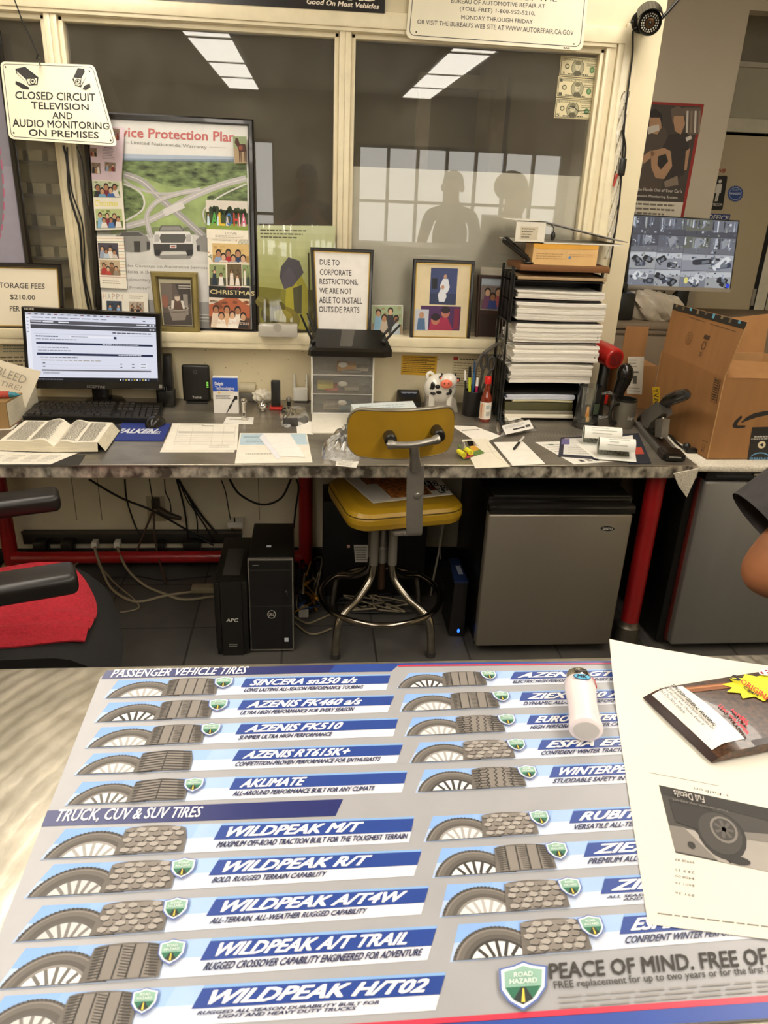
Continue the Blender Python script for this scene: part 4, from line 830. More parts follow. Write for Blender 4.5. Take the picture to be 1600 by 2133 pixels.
# gold frame
q = QP(LN(2.995, .10), (311.5, 564.5), (411, 567.5), (415.5, 695), (326, 692))
def pr_gold(b, q):
    b.rect(q, 0, 0, 1, 1, ink('#b7ae92'), 1); b.rect(q, .06, .10, .96, .97, ink('#5a5048'), 2); b.rect(q, .06, .10, .4, .55, ink('#6e6258'), 3); b.poly(q, [(.5, .12), (.96, .1), (.96, .5), (.72, .6)], ink('#3f3833'), 3)
    b.rect(q, .72, .32, .86, .75, ink('#8d857c'), 4); b.ell(q, .16, .48, .1, .14, ink('#8a5a48'), 4); b.rect(q, .06, .72, .96, .97, ink('#4a413a'), 3); b.rect(q, .6, .14, .96, .16, ink('#b8b0a4'), 5); b.rect(q, .6, .19, .96, .205, ink('#b8b0a4'), 5)
    b.poly(q, [(.24, .62), (.86, .6), (.74, .86), (.34, .88)], ink('#8a7f74'), 6); b.ell(q, .55, .61, .33, .06, ink('#a89c8e'), 7); b.ell(q, .55, .61, .28, .04, ink('#4d443c'), 8)
    b.poly(q, [(.44, .46), (.66, .46), (.72, .64), (.38, .64)], ink('#5f473a'), 9); b.poly(q, [(.36, .46), (.45, .46), (.4, .63), (.33, .63)], ink('#d8d0c4'), 10); b.poly(q, [(.64, .46), (.72, .46), (.76, .62), (.7, .63)], ink('#d8d0c4'), 10)
    b.ell(q, .545, .40, .085, .07, ink('#c9b6a2'), 10, 14); b.poly(q, [(.44, .38), (.46, .33), (.63, .33), (.66, .37)], ink('#6e6054'), 11); b.line(q, [(.34, .70), (.78, .68)], .004, ink('#6d6258'), 9)
frame('framed_photo', 'gold-framed sepia photo of a child in a wooden tub, in front of the poster', 'framed photo', q, .0235, .022, mat('antique_gold_frame', '#8d7d48', .38, .35, var=.15), pr_gold, mat('dark_inner_lip', '#3b321c', .5))
# shepherd picture in a clear sleeve
q = QP(LN(3.03, .05), (535.5, 469.5), (699, 470.5), (690, 696), (541, 672))
o = thing('sleeved_picture', 'green shepherd and sheep picture in a clear plastic sleeve on the sill', 'picture', tuple(q(.5, 1)))
b = B(); b.slab(q, .002, ink('#c9cba2')); n = 14
for i in range(n): b.rect(q, 0, i/n, 1, (i+1)/n, ink(lerp((206, 210, 168), (150, 146, 52), i/n)), 1)
b.rect(q, 0, .62, 1, 1, ink('#7f7a26'), 2); b.rect(q, .55, .60, 1, 1, ink('#5c5418'), 3); b.words(q, .04, .03, .66, .13, 3, ink('#5d5a42'), 3, 8, .35)
for x, t in ((.26, .14), (.38, .1)): b.line(q, [(x, t), (x+.06, .5)], .018, ink('#c6c790'), 3)
b.poly(q, [(.38, .50), (.56, .45), (.66, .60), (.68, 1), (.34, 1), (.36, .7)], ink('#a39a2c'), 4); b.poly(q, [(.46, .60), (.58, .56), (.58, .84), (.48, .86)], ink('#4d4a2a'), 5)
b.poly(q, [(.30, .40), (.40, .30), (.54, .33), (.60, .44), (.46, .58), (.34, .62), (.28, .5)], ink('#4f4a52'), 6); b.line(q, [(.66, .25), (.70, 1)], .006, ink('#4a421c'), 6)
for cx, cy, ru, rv, c in ((.15, .90, .13, .10, '#4a4416'), (.34, .92, .22, .13, '#7c6f1e'), (.22, .80, .14, .06, '#5d5518'), (.86, .88, .2, .12, '#4b4415'), (.05, .78, .10, .06, '#6b6120')): b.ell(q, cx, cy, ru, rv, ink(c), 7, 20); b.ell(q, cx-.02, cy-.03, ru*.6, rv*.5, ink(lerp(hx(c), (190, 180, 90), .3)), 8, 16)
b.build('picture', o, 0)
sl = B(); sl.grid(lambda u, v: q(-.01+1.02*u, -.01+1.02*v, 24+26*math.sin(u*math.pi*3.2+.6)*(1-.4*v)+14*math.sin(v*7)), 24, 16, clear_mat('clear_sleeve_plastic', (.96, .97, .95), .012, (.9, .9, .86), .06, 1.75)); sl.build('plastic_sleeve', o)
x0, x1, z0, z1 = span(537, 670, 621, 705, 2.93)
b = B(); b.box(x0+.006, x1, 2.90, 2.965, 1.0225 if False else z0, z1, mat('grey_acrylic_block', '#b9b3a6', .25), .004)
BX = (x0, x1, z0, z1)
# corporate restrictions notice
q = QP(LN(2.978, .10), (646, 514.5), (779, 520.5), (771, 702), (656, 697))
def pr_due(b, q):
    b.rect(q, 0, 0, 1, 1, ink('#efeae2'), 1); f = on(q)
    for x0, x1, y0, y1, t in ((475, 592, 458, 491, 'DUE TO'), (475, 663, 517, 551, 'CORPORATE'), (474, 702, 573, 610, 'RESTRICTIONS,'), (473, 665, 628, 661, 'WE ARE NOT'), (471, 728, 682, 719, 'ABLE TO INSTALL'), (470, 710, 738, 772, 'OUTSIDE PARTS')):
        c = lambda x, y: (500+x/2.857, 380+y/2.857); b.text(QP(f, c(x0, y0-1), c(x1, y0+4), c(x1, y1+4), c(x0, y1-1)), t, 0, 0, 1, 1, ink('#45413e'), 2, .016)
frame('framed_notice', 'black-framed white notice about corporate restrictions behind the black router', 'framed notice', q, .0125, .018, FRB, pr_due, GOLDL)
# small loose photo
q = QP(LN(3.05, .05), (775, 635), (840, 635.5), (838, 700), (773, 697)); b = B(); b.slab(q, .001, PAPER); snapshot(b, q, .02, .02, .98, .98, '#a8b890', '#a08868', ['#8fb7d2', '#c2b2a0', '#3c3a3e', '#b8c2c8'], 1, 44, low=.15)
tag(b.build('photo', None, 0), 'unframed family photo leaning on the window behind the router', 'photo')
# framed old snapshots
q = QP(LN(2.992, .10), (861.5, 539), (990.7, 543.5), (979, 712), (853.5, 709))
def pr_old(b, q):
    b.rect(q, 0, 0, 1, 1, ink('#dccaa2'), 1)
    b.rect(q, .27, .06, .76, .55, ink('#3c4670'), 2); b.rect(q, .27, .40, .76, .55, ink('#2f3858'), 3); b.rect(q, .3, .2, .4, .34, ink('#20242c'), 3)
    for x, y, s in ((.54, .20, 1), (.5, .34, .9)):
        b.poly(q, [(x-.04*s, y), (x+.05*s, y), (x+.09*s, y+.11*s), (x+.05*s, y+.19*s), (x-.06*s, y+.19*s), (x-.09*s, y+.09*s)], ink('#d9dbe2'), 5); b.ell(q, x, y-.03*s, .032, .028, ink('#b98e74'), 6, 10)
    b.rect(q, .12, .57, .86, .90, ink('#4d2a58'), 2); b.poly(q, [(.28, .90), (.32, .74), (.62, .72), (.74, .90)], ink('#a02a4a'), 4); b.ell(q, .40, .76, .08, .07, ink('#b5705c'), 5, 12); b.ell(q, .58, .66, .08, .07, ink('#b5705c'), 5, 12); b.ell(q, .40, .72, .085, .05, ink('#2a1a28'), 6, 12); b.ell(q, .58, .62, .085, .05, ink('#2a1a28'), 6, 12); b.rect(q, .74, .6, .84, .88, ink('#7c2440'), 3)
    b.rect(q, .0, .62, .27, .91, ink('#c2c4cc'), 6); b.poly(q, [(.08, .74), (.2, .74), (.22, .9), (.06, .9)], ink('#4c6a8c'), 7); b.ell(q, .14, .70, .05, .045, ink('#b98e74'), 8, 10)
frame('framed_photo', 'black-framed old snapshots on a cream mount, between the router and the paper trays', 'framed photo', q, .0135, .018, FRB, pr_old, GOLDL)
q = QP(LN(3.035, .05), (996.5, 572), (1085, 576), (1072, 716), (989.5, 712))
def pr_br(b, q):
    b.rect(q, 0, 0, 1, 1, ink('#3a2216'), 1); b.rect(q, .02, .0, 1, .52, ink('#9a8f8a'), 2); b.rect(q, .02, .0, 1, .12, ink('#b8c2cc'), 3); snapshot(b, q, .04, .1, .98, .5, '#8a7a72', '#6a5a54', ['#7a4a6a', '#3d4a8a', '#b05a5a', '#5a7ab0', '#8a6ab0'], 3, 50, low=.2); b.rect(q, .06, .58, .98, .95, ink('#2c1a10'), 2)
frame('framed_photo', 'dark brown framed group photo half hidden by the paper tray tower', 'framed photo', q, .013, .015, mat('dark_brown_wood_frame', '#40281a', .4), pr_br)
q = QP(LN(3.06, .05), (1002, 556), (1090, 559), (1086, 600), (998, 597)); b = B(); b.slab(q, .001, ink('#d6cdb8'))
tag(b.build('card', None, 0), 'plain white card standing behind the brown framed photo', 'card')
# notices taped on the wall
pw = lambda x, y: PY(x, y, WY-.0012)
q = QP(pw, (837, 740), (911.5, 742), (908.5, 783), (835, 780)); b = B(); b.slab(q, .0008, ink('#d9a82a'))
for v in (.06, .24, .42, .62, .82): b.rect(q, .04, v, .94, v+.035, ink('#3a2d12'), 2)
for v in (.13, .31, .5, .7): b.words(q, .06, v, .92, v+.08, 1, ink('#7a5c1e'), 2, int(v*50), .6)
tag(b.build('notice', None, 0), 'small yellow notice with black lines taped under the window sill', 'notice')
q = QP(pw, (943, 742), (1012, 745), (1004, 812), (939, 808)); b = B(); b.slab(q, .0008, ink('#d9cba4')); b.rect(q, .03, .02, .17, .12, ink('#b83a30'), 2); b.words(q, .05, .16, .95, .95, 10, ink('#8f7c58'), 2, 9, .3)
b.words(q, .22, .03, .95, .12, 1, ink('#6a5a40'), 2, 5, .5)
tag(b.build('notice', None, 0), 'cream notice with a red square taped behind the pen cup', 'notice')
q = QP(pw, (-75, 693), (66, 692), (76, 776), (-68, 778)); b = B(); b.slab(q, .0008, ink('#dccfae')); b.rect(q, 0, .0, 1, .14, ink('#9fb4ae'), 2); b.words(q, .55, .22, .95, .5, 4, ink('#6f8a86'), 2, 3, .35); b.words(q, .2, .56, .98, .95, 4, ink('#6a604c'), 2, 4, .35)
tag(b.build('certificate', None, 0), 'cream certificate with a teal header on the wall behind the monitor, left edge', 'certificate')
# banknotes taped to the glass
BILL, BILLD, BILLG = ink('#cdbf93'), ink('#4d4a36'), ink('#4f7a4a')
for lab, c4, pu, num in (('topmost of three banknotes taped to the right pane, large bare head', ((1168.8, 115.5), (1258, 123), (1251.8, 164.5), (1165, 158)), .42, '10'), ('middle banknote of the three taped to the glass, dark centred portrait', ((1163, 159), (1250.7, 167), (1244.8, 209), (1159, 202)), .48, '1'), ('lowest of the three banknotes taped to the glass, marked with black ink', ((1159, 203.7), (1244.8, 210), (1241, 249), (1153.8, 246)), .42, '5')):
    q = QP(lambda x, y: PY(x, y, GY-.0012), *c4, eps=.0002); b = B(); b.slab(q, .0004, BILL)
    for u0, v0, u1, v1 in ((.02, .05, .98, .08), (.02, .92, .98, .95), (.02, .05, .035, .95), (.965, .05, .98, .95)): b.rect(q, u0, v0, u1, v1, BILLD, 1)
    b.rect(q, .03, .08, .97, .92, ink('#d8cba2'), 1); b.rect(q, .12, .1, .9, .19, ink('#7d7758'), 2); b.words(q, .14, .11, .88, .18, 1, BILL, 3, 2, .7, 0)
    b.ell(q, pu, .53, .15, .41, BILLD, 2, 26); b.ell(q, pu, .53, .138, .38, ink('#a39c7c'), 3, 26); b.poly(q, [(pu-.1, .9), (pu-.06, .7), (pu+.05, .68), (pu+.11, .88)], ink('#5a553e'), 4); b.ell(q, pu, .46, .062, .21, ink('#c9bf9c'), 5, 16); b.ell(q, pu-.005, .31, .07, .11, ink('#77704f'), 6, 14); b.poly(q, [(pu-.02, .5), (pu+.03, .5), (pu+.02, .53)], BILLD, 7)
    b.ell(q, .17, .5, .055, .13, ink('#3f4a38'), 3, 14); b.ell(q, .17, .5, .035, .08, BILL, 4, 12); b.ell(q, .76, .6, .06, .16, BILLG, 3, 16); b.ell(q, .76, .6, .035, .09, ink('#7d9a68'), 4, 12); b.words(q, .62, .26, .92, .44, 2, ink('#6a6448'), 3, 4, .4)
    for u in (.05, .86): b.text(q, num, u, .76, u+.07, .9, BILLD, 3, .02); b.text(q, num, u, .1, u+.06, .24, BILLD, 3, .02)
    b.words(q, .2, .83, .8, .91, 1, BILLD, 3, 6, .8)
    if num == '5': b.line(q, [(.3, .52), (.46, .42), (.55, .6), (.9, .5)], .002, BLK, 8); b.line(q, [(.62, .75), (.75, .68), (.9, .72)], .002, BLK, 8); b.line(q, [(.34, .4), (.48, .4)], .002, BLK, 8)
    tag(b.build('banknote', None, 0), lab, 'banknote', 'banknotes taped to the glass')
# ================================================================ things on the desk
D_ = lambda x, y: PZ(x, y, ZD)
def C(ox, oy, s): return lambda x, y: (ox+x/s, oy+y/s)
def sheet(name, label, cat, c4, z, draw=None, base='#efe8da', th=.0005, group=None, lift=None):
    q = QP(lambda x, y: PZ(x, y, z), *c4, eps=.0002); b = B()
    if lift: q = CQ(q, lift, .0002); b.grid(lambda u, v: q(u, v, 0), 10, 10, ink(base, .7), th)
    else: b.slab(q, th, ink(base, .7))
    if draw: draw(b, q)
    return tag(b.build(name, None, 0), label, cat, group)
# ---- computer monitor
MY = 2.90; m_ = lambda x, y: PY(x, y, MY)
q = QP(m_, (44, 639.5), (332.5, 654.5), (338, 812), (55, 809))
o = thing('computer_monitor', 'black computer monitor showing a white web page on the left of the desk', 'monitor', (-.82, MY+.05, ZD))
b = B(); qi = Q(*[q(u, v, -4) for u, v in ((.024, .058), (.968, .042), (.97, .895), (.026, .905))])
oc, ic = [q(u, v) for u, v in ((0, 0), (1, 0), (1, 1), (0, 1))], list(qi.c)
for i in range(4): j = (i+1) % 4; b.face([oc[i], ic[i], ic[j], oc[j]], BLACKS)
bk = [c-q.n*.028 for c in oc]
for i in range(4): j = (i+1) % 4; b.face([oc[i], oc[j], bk[j], bk[i]], BLACKP)
b.face([bk[0], bk[1], bk[2], bk[3]], BLACKP)
f = on(q)
b.text(QP(f, (181, 802.5), (219, 804), (219, 809), (181, 807.5)), 'SCEPTRE', 0, 0, 1, 1, ink('#7d7972'), 2, .02); b.text(QP(f, (51, 641), (70, 642), (70, 646), (51, 645)), 'HDMI', 0, 0, 1, 1, ink('#c9c4bb'), 2, .02)
b.rect(QP(f, (331.5, 801), (338, 801.5), (338, 809), (331.5, 808.5)), 0, 0, 1, 1, ink('#8a857c'), 2); b.words(QP(f, (279, 809), (318, 810), (318, 812), (279, 811)), 0, 0, 1, 1, 1, ink('#6a665f'), 2, 3, .6, 0)
b.build('bezel', o, 0)
b = B(); s_ = qi; W = glow('#d6d8e6', .82); GR = [glow(c, .8) for c in ('#c3c6d2', '#8e919c', '#57565c', '#45454b', '#27304a', '#e6e7f0', '#6f7fa8', '#9c9277')]
b.rect(s_, 0, 0, 1, 1, W, 1); b.rect(s_, 0, 0, 1, .035, GR[0], 2)
rg = random.Random(3)
for i in range(17): b.rect(s_, .02+i*.05, .012, .045+i*.05, .024, GR[2] if i % 4 else glow('#8a3a3a', .7), 3)
b.rect(s_, 0, .035, .035, .93, GR[5], 2); b.words(s_, .008, .05, .024, .3, 5, GR[1], 3, 2, .35, 0); b.words(s_, .05, .055, .80, .075, 1, GR[1], 3, 2, .7); b.rect(s_, .90, .06, .92, .075, GR[2], 3)
b.rect(s_, .035, .105, 1, .155, GR[2], 3); b.rect(s_, .035, .165, 1, .225, GR[3], 3)
for u, v in ((.04, .115), (.13, .118), (.25, .118), (.85, .12)): b.rect(s_, u, v, u+.08, v+.014, GR[5], 4)
for v in (.118, .185): b.rect(s_, .95, v, .963, v+.02, GR[5], 4); b.rect(s_, .975, v, .988, v+.02, GR[5], 4)
b.words(s_, .66, .245, .96, .27, 1, GR[3], 3, 5, .6, 0); b.rect(s_, .67, .246, .68, .266, GR[4], 4)
b.rect(s_, .06, .295, .97, .298, GR[1], 3); b.words(s_, .07, .32, .24, .345, 1, GR[4], 3, 6, .6, 0); b.rect(s_, .33, .315, .66, .345, GR[5], 3); b.words(s_, .34, .32, .48, .34, 1, GR[1], 4, 7, .6); b.rect(s_, .67, .315, .69, .35, GR[4], 4); b.words(s_, .07, .365, .40, .385, 1, GR[1], 3, 8, .6)
b.rect(s_, .07, .42, .97, .45, GR[4], 3); b.words(s_, .58, .428, .86, .442, 1, GR[5], 4, 9, .6, 0); b.words(s_, .08, .475, .35, .56, 2, GR[1], 3, 10, .3)
b.rect(s_, .07, .575, .97, .61, GR[4], 3); b.words(s_, .70, .583, .88, .60, 1, GR[5], 4, 11, .6, 0); b.words(s_, .09, .63, .42, .65, 1, GR[2], 3, 12, .5); b.words(s_, .10, .675, .60, .695, 1, GR[7], 3, 13, .5)
for v in (.72, .77): b.rect(s_, .10, v+.03, .95, v+.034, GR[0], 3); b.rect(s_, .11, v, .13, v+.014, GR[2], 3); b.rect(s_, .71, v, .725, v+.014, GR[2], 3); b.rect(s_, .80, v, .82, v+.014, GR[2], 3); b.rect(s_, .86, v-.008, .92, v+.02, GR[5], 4); b.rect(s_, .87, v, .91, v+.01, GR[2], 5)
b.rect(s_, .10, .822, .95, .845, glow('#6c6a72', .8), 3); b.words(s_, .11, .865, .24, .885, 1, GR[2], 3, 14, .5); b.rect(s_, .07, .90, .95, .903, GR[0], 3)
b.rect(s_, 0, .94, 1, 1, glow('#15151a', .8), 4)
for i in range(11): b.rect(s_, .70+i*.022, .96, .712+i*.022, .98, (GR[5], GR[6], glow('#b8a83a', .8))[i % 3], 5)
b.words(s_, .02, .958, .28, .98, 1, GR[1], 5, 3, .6); b.build('screen', o, 0)
b = B(); x0 = PY(208, 820, MY+.03).x; b.box(x0-.03, x0+.03, MY+.03, MY+.10, ZD+.01, .9, BLACKS, .006); b.build('stand_neck', o)
b = B(); b.lathe([(.075, 0), (.078, .006), (.07, .014), (.03, .022)], BLACKS, (x0, MY+.096, ZD)); b.build('stand_base', o)
# dark drive tower and plug cube behind the monitor
def fbox(b, px0, py0, px1, py1, Y, dep, m, r=0, z0=None):
    x0, x1, za, zb = span(px0, py0, px1, py1, Y); za = za if z0 is None else z0; b.box(x0, x1, Y, Y+dep, za, zb, m, r); return x0, x1, za, zb
b = B(); fbox(b, 322, 741, 357, 826, 2.99, .05, BLACKP, .004, ZD); tag(b.build('drive_enclosure'), 'thin black upright drive box behind the monitor at its right edge', 'drive')
o = thing('power_adapter', 'black cube power adapter standing beside the right edge of the monitor', 'power adapter', (-.53, 2.9, ZD)); b = B(); y_ = D_(345, 848).y; fbox(b, 330, 815, 363, 848, y_, .05, BLACKP, .004, ZD); b.build('body', o)
b = B(); x0, x1, z0, z1 = span(330, 815, 363, 848, y_)
for t in (.35, .5): b.box(x0+(x1-x0)*t, x0+(x1-x0)*t+.0015, y_+.015, y_+.022, z1, z1+.014, CHROME)
b.build('prongs', o)
# keyboard
q = QP(lambda x, y: PZ(x, y, .762), (72, 836), (339.5, 838.5), (333, 872), (47, 867))
o = thing('keyboard', 'black computer keyboard in front of the monitor', 'keyboard', tuple(q(.5, .5)))
b = B(); b.prism([q(0, 0), q(0, 1), q(1, 1), q(1, 0)], (0, 0, -.0195), BLACKP); b.build('case', o, 0)
b = B(); KM = mat('black_keycap', '#26221d', .35, var=.1, scale=60)
rows = [(.06, [1.]*4+[0]+[1.]*9, 0), (.22, [1]*13+[2], 0), (.37, [1.5]+[1]*12+[1.5], 0), (.52, [1.8]+[1]*11+[2.2], 0), (.67, [2.3]+[1]*10+[2.7], 0), (.82, [1.3, 1, 1.3, 5.5, 1.3, 1, 1.6], 0)]
def key(u0, v0, u1, v1):
    P = [q(u0, v0), q(u0, v1), q(u1, v1), q(u1, v0)]; c = q((u0+u1)/2, (v0+v1)/2); P2 = [p+(c-p)*.16+Vector((0, 0, .0075)) for p in P]; b.face(P2, KM)
    for i in range(4): j = (i+1) % 4; b.face([P[i], P[j], P2[j], P2[i]], KM)
for v, ks, _ in rows:
    tot = sum(max(k, .6) for k in ks); u = .02
    for k in ks:
        w_ = max(k, .6)/tot*.62
        if k: key(u+.002, v, u+w_-.002, v+.13)
        u += w_
    for i in range(3):
        if v < .4 or v > .8 or (v > .66 and i == 1): key(.665+i*.042, v, .665+i*.042+.038, v+.13)
    for i in range(4):
        if v > .1: key(.80+i*.047, v, .80+i*.047+.043, v+.13)
b.build('keys', o, 0)
# mouse and mat
def dpad(b, q):
    f = on(q, 2); b.text(QP(f, (249, 893.5), (330, 894), (322, 903), (243, 902)), 'FALKEN', 0, 0, 1, 1, ink('#d9dbe2'), 2, .05, .3); b.text(QP(f, (310, 898.5), (336, 899), (333, 904.5), (308, 904)), 'TIRES', 0, 0, 1, 1, ink('#d9dbe2'), 3, .03, .3)
sheet('mouse_mat', 'blue mouse mat with white lettering between the open book and the form', 'mouse mat', ((255, 879.5), (356, 882.5), (340, 917.5), (232, 917)), ZD+.0035, dpad, '#22337c', .0032)
p = D_(324, 886); o = thing('mouse', 'black computer mouse on the blue mouse mat', 'mouse', (p.x, p.y, ZD+.004))
b = B(); bm = bmesh.new(); bmesh.ops.create_uvsphere(bm, u_segments=24, v_segments=14, radius=1)
for v in bm.verts: v.co = Vector((p.x+v.co.x*.034+.2*v.co.y*.03, p.y+v.co.y*.052, ZD+.0037+max(0, v.co.z)*.034*(1-.25*v.co.y)))
b.bm(bm, BLACKS); b.build('shell', o, 60)
b = B(); b.box(p.x-.004, p.x+.004, p.y+.022, p.y+.036, ZD+.030, ZD+.036, DARKG, .002); b.build('wheel', o)
# open book
zt = .776
ql = QP(lambda x, y: PZ(x, y, zt), (52, 875.5), (147, 877), (112, 922), (-2, 918)); qr = QP(lambda x, y: PZ(x, y, zt), (147, 877), (234, 880), (203, 921), (112, 922))
o = thing('open_book', 'thick open book with small print lying left of the blue mouse mat', 'book', tuple(D_(110, 905)))
b = B(); PGE = mat('book_page_edges', '#d8cdb2', .8, var=.12, scale=60, stretch=(.3, .3, 14)); PG = ink('#e9e1cd', .8)
lf = lambda u, v: .010*math.sin(min(1, (1-u)*2.2)*math.pi)*.9-.014*max(0, 1-(1-u)*6)
rf = lambda u, v: .006*math.sin(min(1, u*2.4)*math.pi)-.012*max(0, 1-u*6)
cl, cr_ = CQ(ql, lf, .0003), CQ(qr, rf, .0003)
for cq_, fl in ((cl, 0), (cr_, 1)):
    b.grid(lambda u, v: cq_(u, v, 0), 14, 6, PG)
    for e in range(14):
        for v in (0, 1):
            a, c = cq_(e/14, v), cq_((e+1)/14, v); dn = lambda p: Vector((p.x, p.y-(.006 if v else 0), ZD+.006)); b.face([a, dn(a), dn(c), c], PGE)
    s0 = 1 if fl else 0
    for e in range(6):
        a, c = cq_(s0, e/6), cq_(s0, (e+1)/6); off = Vector((.022 if fl else -.022, 0, 0)); dn = lambda p: Vector((p.x, p.y, ZD+.006))+off; b.face([a, dn(a), dn(c), c], PGE)
for cq_, u0, u1, sd in ((cl, .1, .47, 1), (cl, .53, .88, 2), (cr_, .12, .46, 3), (cr_, .53, .90, 4)):
    rg = random.Random(sd); L_ = ink('#8f887a'); y = .06
    while y < .93:
        u = u0
        while u < u1-.03: w_ = rg.uniform(.03, .09); b.face([cq_(u, y, 2), cq_(u, y+.014, 2), cq_(min(u+w_, u1), y+.014, 2), cq_(min(u+w_, u1), y, 2)], L_); u += w_+.012
        y += .026
b.build('pages', o, 40)
b = B(); Z5 = ZD+.0055; P = [PZ(44, 876, Z5), PZ(-12, 935, Z5), PZ(222, 937, Z5), PZ(254, 893, Z5), PZ(240, 878, Z5)]; b.prism(P, (0, 0, -.004), BLACKP); b.build('cover', o, 0)
# thick brown book at the edge with a patterned pencil case on it, and a curling sheet behind
a_, c_, e_ = D_(20, 893), D_(46, 876), D_(-60, 897); hh = (PY(18, 838, a_.y).z-ZD)
o = thing('thick_book', 'thick closed tan book standing at the left edge of the desk', 'book', tuple(a_))
up = Vector((0, 0, hh)); dd = (c_-a_); l_ = (e_-a_); b = B(); TAN = mat('tan_book_cover', '#9a7a4c', .55)
b.prism([a_+l_, a_, a_+dd*2.2, a_+l_+dd*2.2], (0, 0, .006), TAN); b.prism([a_+l_+up, a_+up, a_+dd*2.6+up, a_+l_+dd*2.6+up], (0, 0, -.006), TAN); b.prism([a_+l_+Vector((0, 0, .006)), a_+Vector((0, 0, .006)), a_+up-Vector((0, 0, .006)), a_+l_+up-Vector((0, 0, .006))], (0, .006, 0), TAN); b.build('cover', o, 0)
b = B(); i_ = dd*.04; z6 = Vector((0, 0, .0062)); b.prism([a_+z6+i_*2-l_*0.003, a_+dd*2.5+z6, a_+dd*2.5+up-z6, a_+i_*2+up-z6], l_*.95, PGE); b.build('pages', o, 0)
b = B(); p0_ = a_+up; b.tube([p0_+Vector((-.09, .05, .012)), p0_+Vector((-.02, .055, .012)), p0_+Vector((.012, .06, .012)), p0_+Vector((.03, .064, .009))], [.012, .012, .009, .001], mat('teal_pen_sleeve', '#3f8fa0', .5, var=.4, scale=120), 12); b.tube([p0_+Vector((-.05, .052, .0121)), p0_+Vector((-.005, .057, .0121))], .0123, ink('#b0422f'), 12)
tag(b.build('pen'), 'teal and red pointed pen lying on the thick tan book', 'pen')
qf = QP(lambda x, y: PLN(x, y, a_.y+.14, ZD, .10), (-70, 726), (88.5, 772), (45, 872), (-90, 850)); qc_ = CQ(qf, lambda u, v: 0, .0003)
o = thing('note_sheet', 'curling white sheet with faint handwriting at the left edge of the desk', 'paper', tuple(qf(.8, 1)))
bend = lambda u, v, k=0: qf(u, v, k)+Vector((0, .05*(max(0, v-.55))**2*2-.02*math.sin(u*2.5), 0))
b = B(); b.grid(lambda u, v: bend(u, v), 12, 12, PAPERW, .0004); b.build('sheet', o)
b = B(); 
for t, c4 in (('BLEED', ((2, 760), (62, 781), (56, 797), (-4, 776))), ('TIRE?', ((8, 789), (52, 801), (48, 811), (5, 799)))):
    P, F = glyphs(t, -.012, .1); tq_ = QP(lambda x, y: PLN(x, y, a_.y+.137, ZD, .10), *c4); b.add([tq_(x, y)+Vector((0, -.024, 0)) for x, y in P], F, ink('#a9a18f'))
b.build('handwriting', o, 0)
def dcal(b, q):
    for i in range(4): b.rect(q, .35+i*.15, .15, .352+i*.15, .9, ink('#b9b2a4'), 1); b.words(q, .37+i*.15, .45, .48+i*.15, .85, 6, ink('#a39b8c'), 1, i, .4); b.rect(q, .42+i*.15, .2, .45+i*.15, .26, ink('#4a463f'), 2)
    b.rect(q, .3, .14, 1, .145, ink('#b9b2a4'), 1)
sheet('folder', 'dark folder corner under the printed sheet at the front left of the desk', 'folder', ((20, 946), (178, 948), (165, 968), (-20, 968)), ZD+.001, None, '#2b2824')
sheet('printed_sheet', 'white printed sheet lying under the open book at the front left of the desk', 'paper', ((-90, 930), (185, 934), (105, 967), (-130, 967)), ZD+.0022, dcal, '#e9e2d2')
sheet('magazine', 'coloured leaflet peeking out between the keyboard and the open book', 'leaflet', ((10, 876), (60, 871), (40, 893), (-10, 897)), ZD+.001, lambda b, q: (b.rect(q, .1, .3, .9, .5, ink('#9a5a7a'), 1), b.rect(q, .2, .55, .6, .8, ink('#c9a23a'), 1)), '#d8d0c2')
# forms
def dform(b, q):
    L_ = ink('#a9a294'); 
    for v in (.10, .32, .48, .56, .64, .72, .80): b.rect(q, .10, v, .95, v+.006, L_, 1)
    for u in (.10, .32, .62, .78, .95): b.rect(q, u, .10, u+.003, .82, L_, 1)
    b.rect(q, .12, .33, .94, .40, ink('#cfc8b8'), 1); b.words(q, .12, .02, .5, .06, 1, ink('#8a8478'), 1, 3, .5); b.words(q, .45, .08, .62, .12, 1, ink('#4a463f'), 2, 8, .7, 0); b.words(q, .6, .84, .9, .94, 2, L_, 1, 4, .3)
sheet('form_sheet', 'lower white form sheet sticking out under the ruled form', 'paper', ((360, 884), (497.5, 883), (488, 942), (333, 942)), ZD+.0008, None, '#e6dfcf')
sheet('form_sheet', 'ruled white form sheet on the desk right of the mouse mat', 'paper', ((359, 881.5), (497.5, 883), (494, 937), (344, 937)), ZD+.0016, dform, '#ebe4d4')
def dchk(b, q):
    b.rect(q, .02, .02, .98, .42, ink('#b9cdd6'), 1); b.rect(q, .06, .12, .5, .18, ink('#9ab2be'), 2); b.words(q, .1, .22, .6, .36, 2, ink('#8fa5b0'), 2, 3, .3); b.words(q, .12, .68, .5, .76, 1, ink('#b3ab9c'), 1, 4, .4)
sheet('letter', 'white letter with a pale blue band near the desk edge, under an envelope', 'paper', ((500, 902), (639, 902), (651, 963), (489, 965)), ZD+.0010, dchk, '#ebe3d2', .0009)
o = thing('envelope', 'opened white envelope lying across the blue banded letter', 'envelope', tuple(D_(590, 935)))
qe = QP(lambda x, y: PZ(x, y, ZD+.0030), (547, 902.5), (604, 903.5), (636, 952), (583, 950)); b = B(); b.slab(qe, .0008, ink('#f0ebe2')); b.build('body', o, 0)
qe = QP(lambda x, y: PZ(x, y, ZD+.0026), (540, 911), (549, 903), (586, 951), (577, 957)); b = B(); b.slab(qe, .0005, ink('#e6e4e6')); b.build('flap', o, 0)
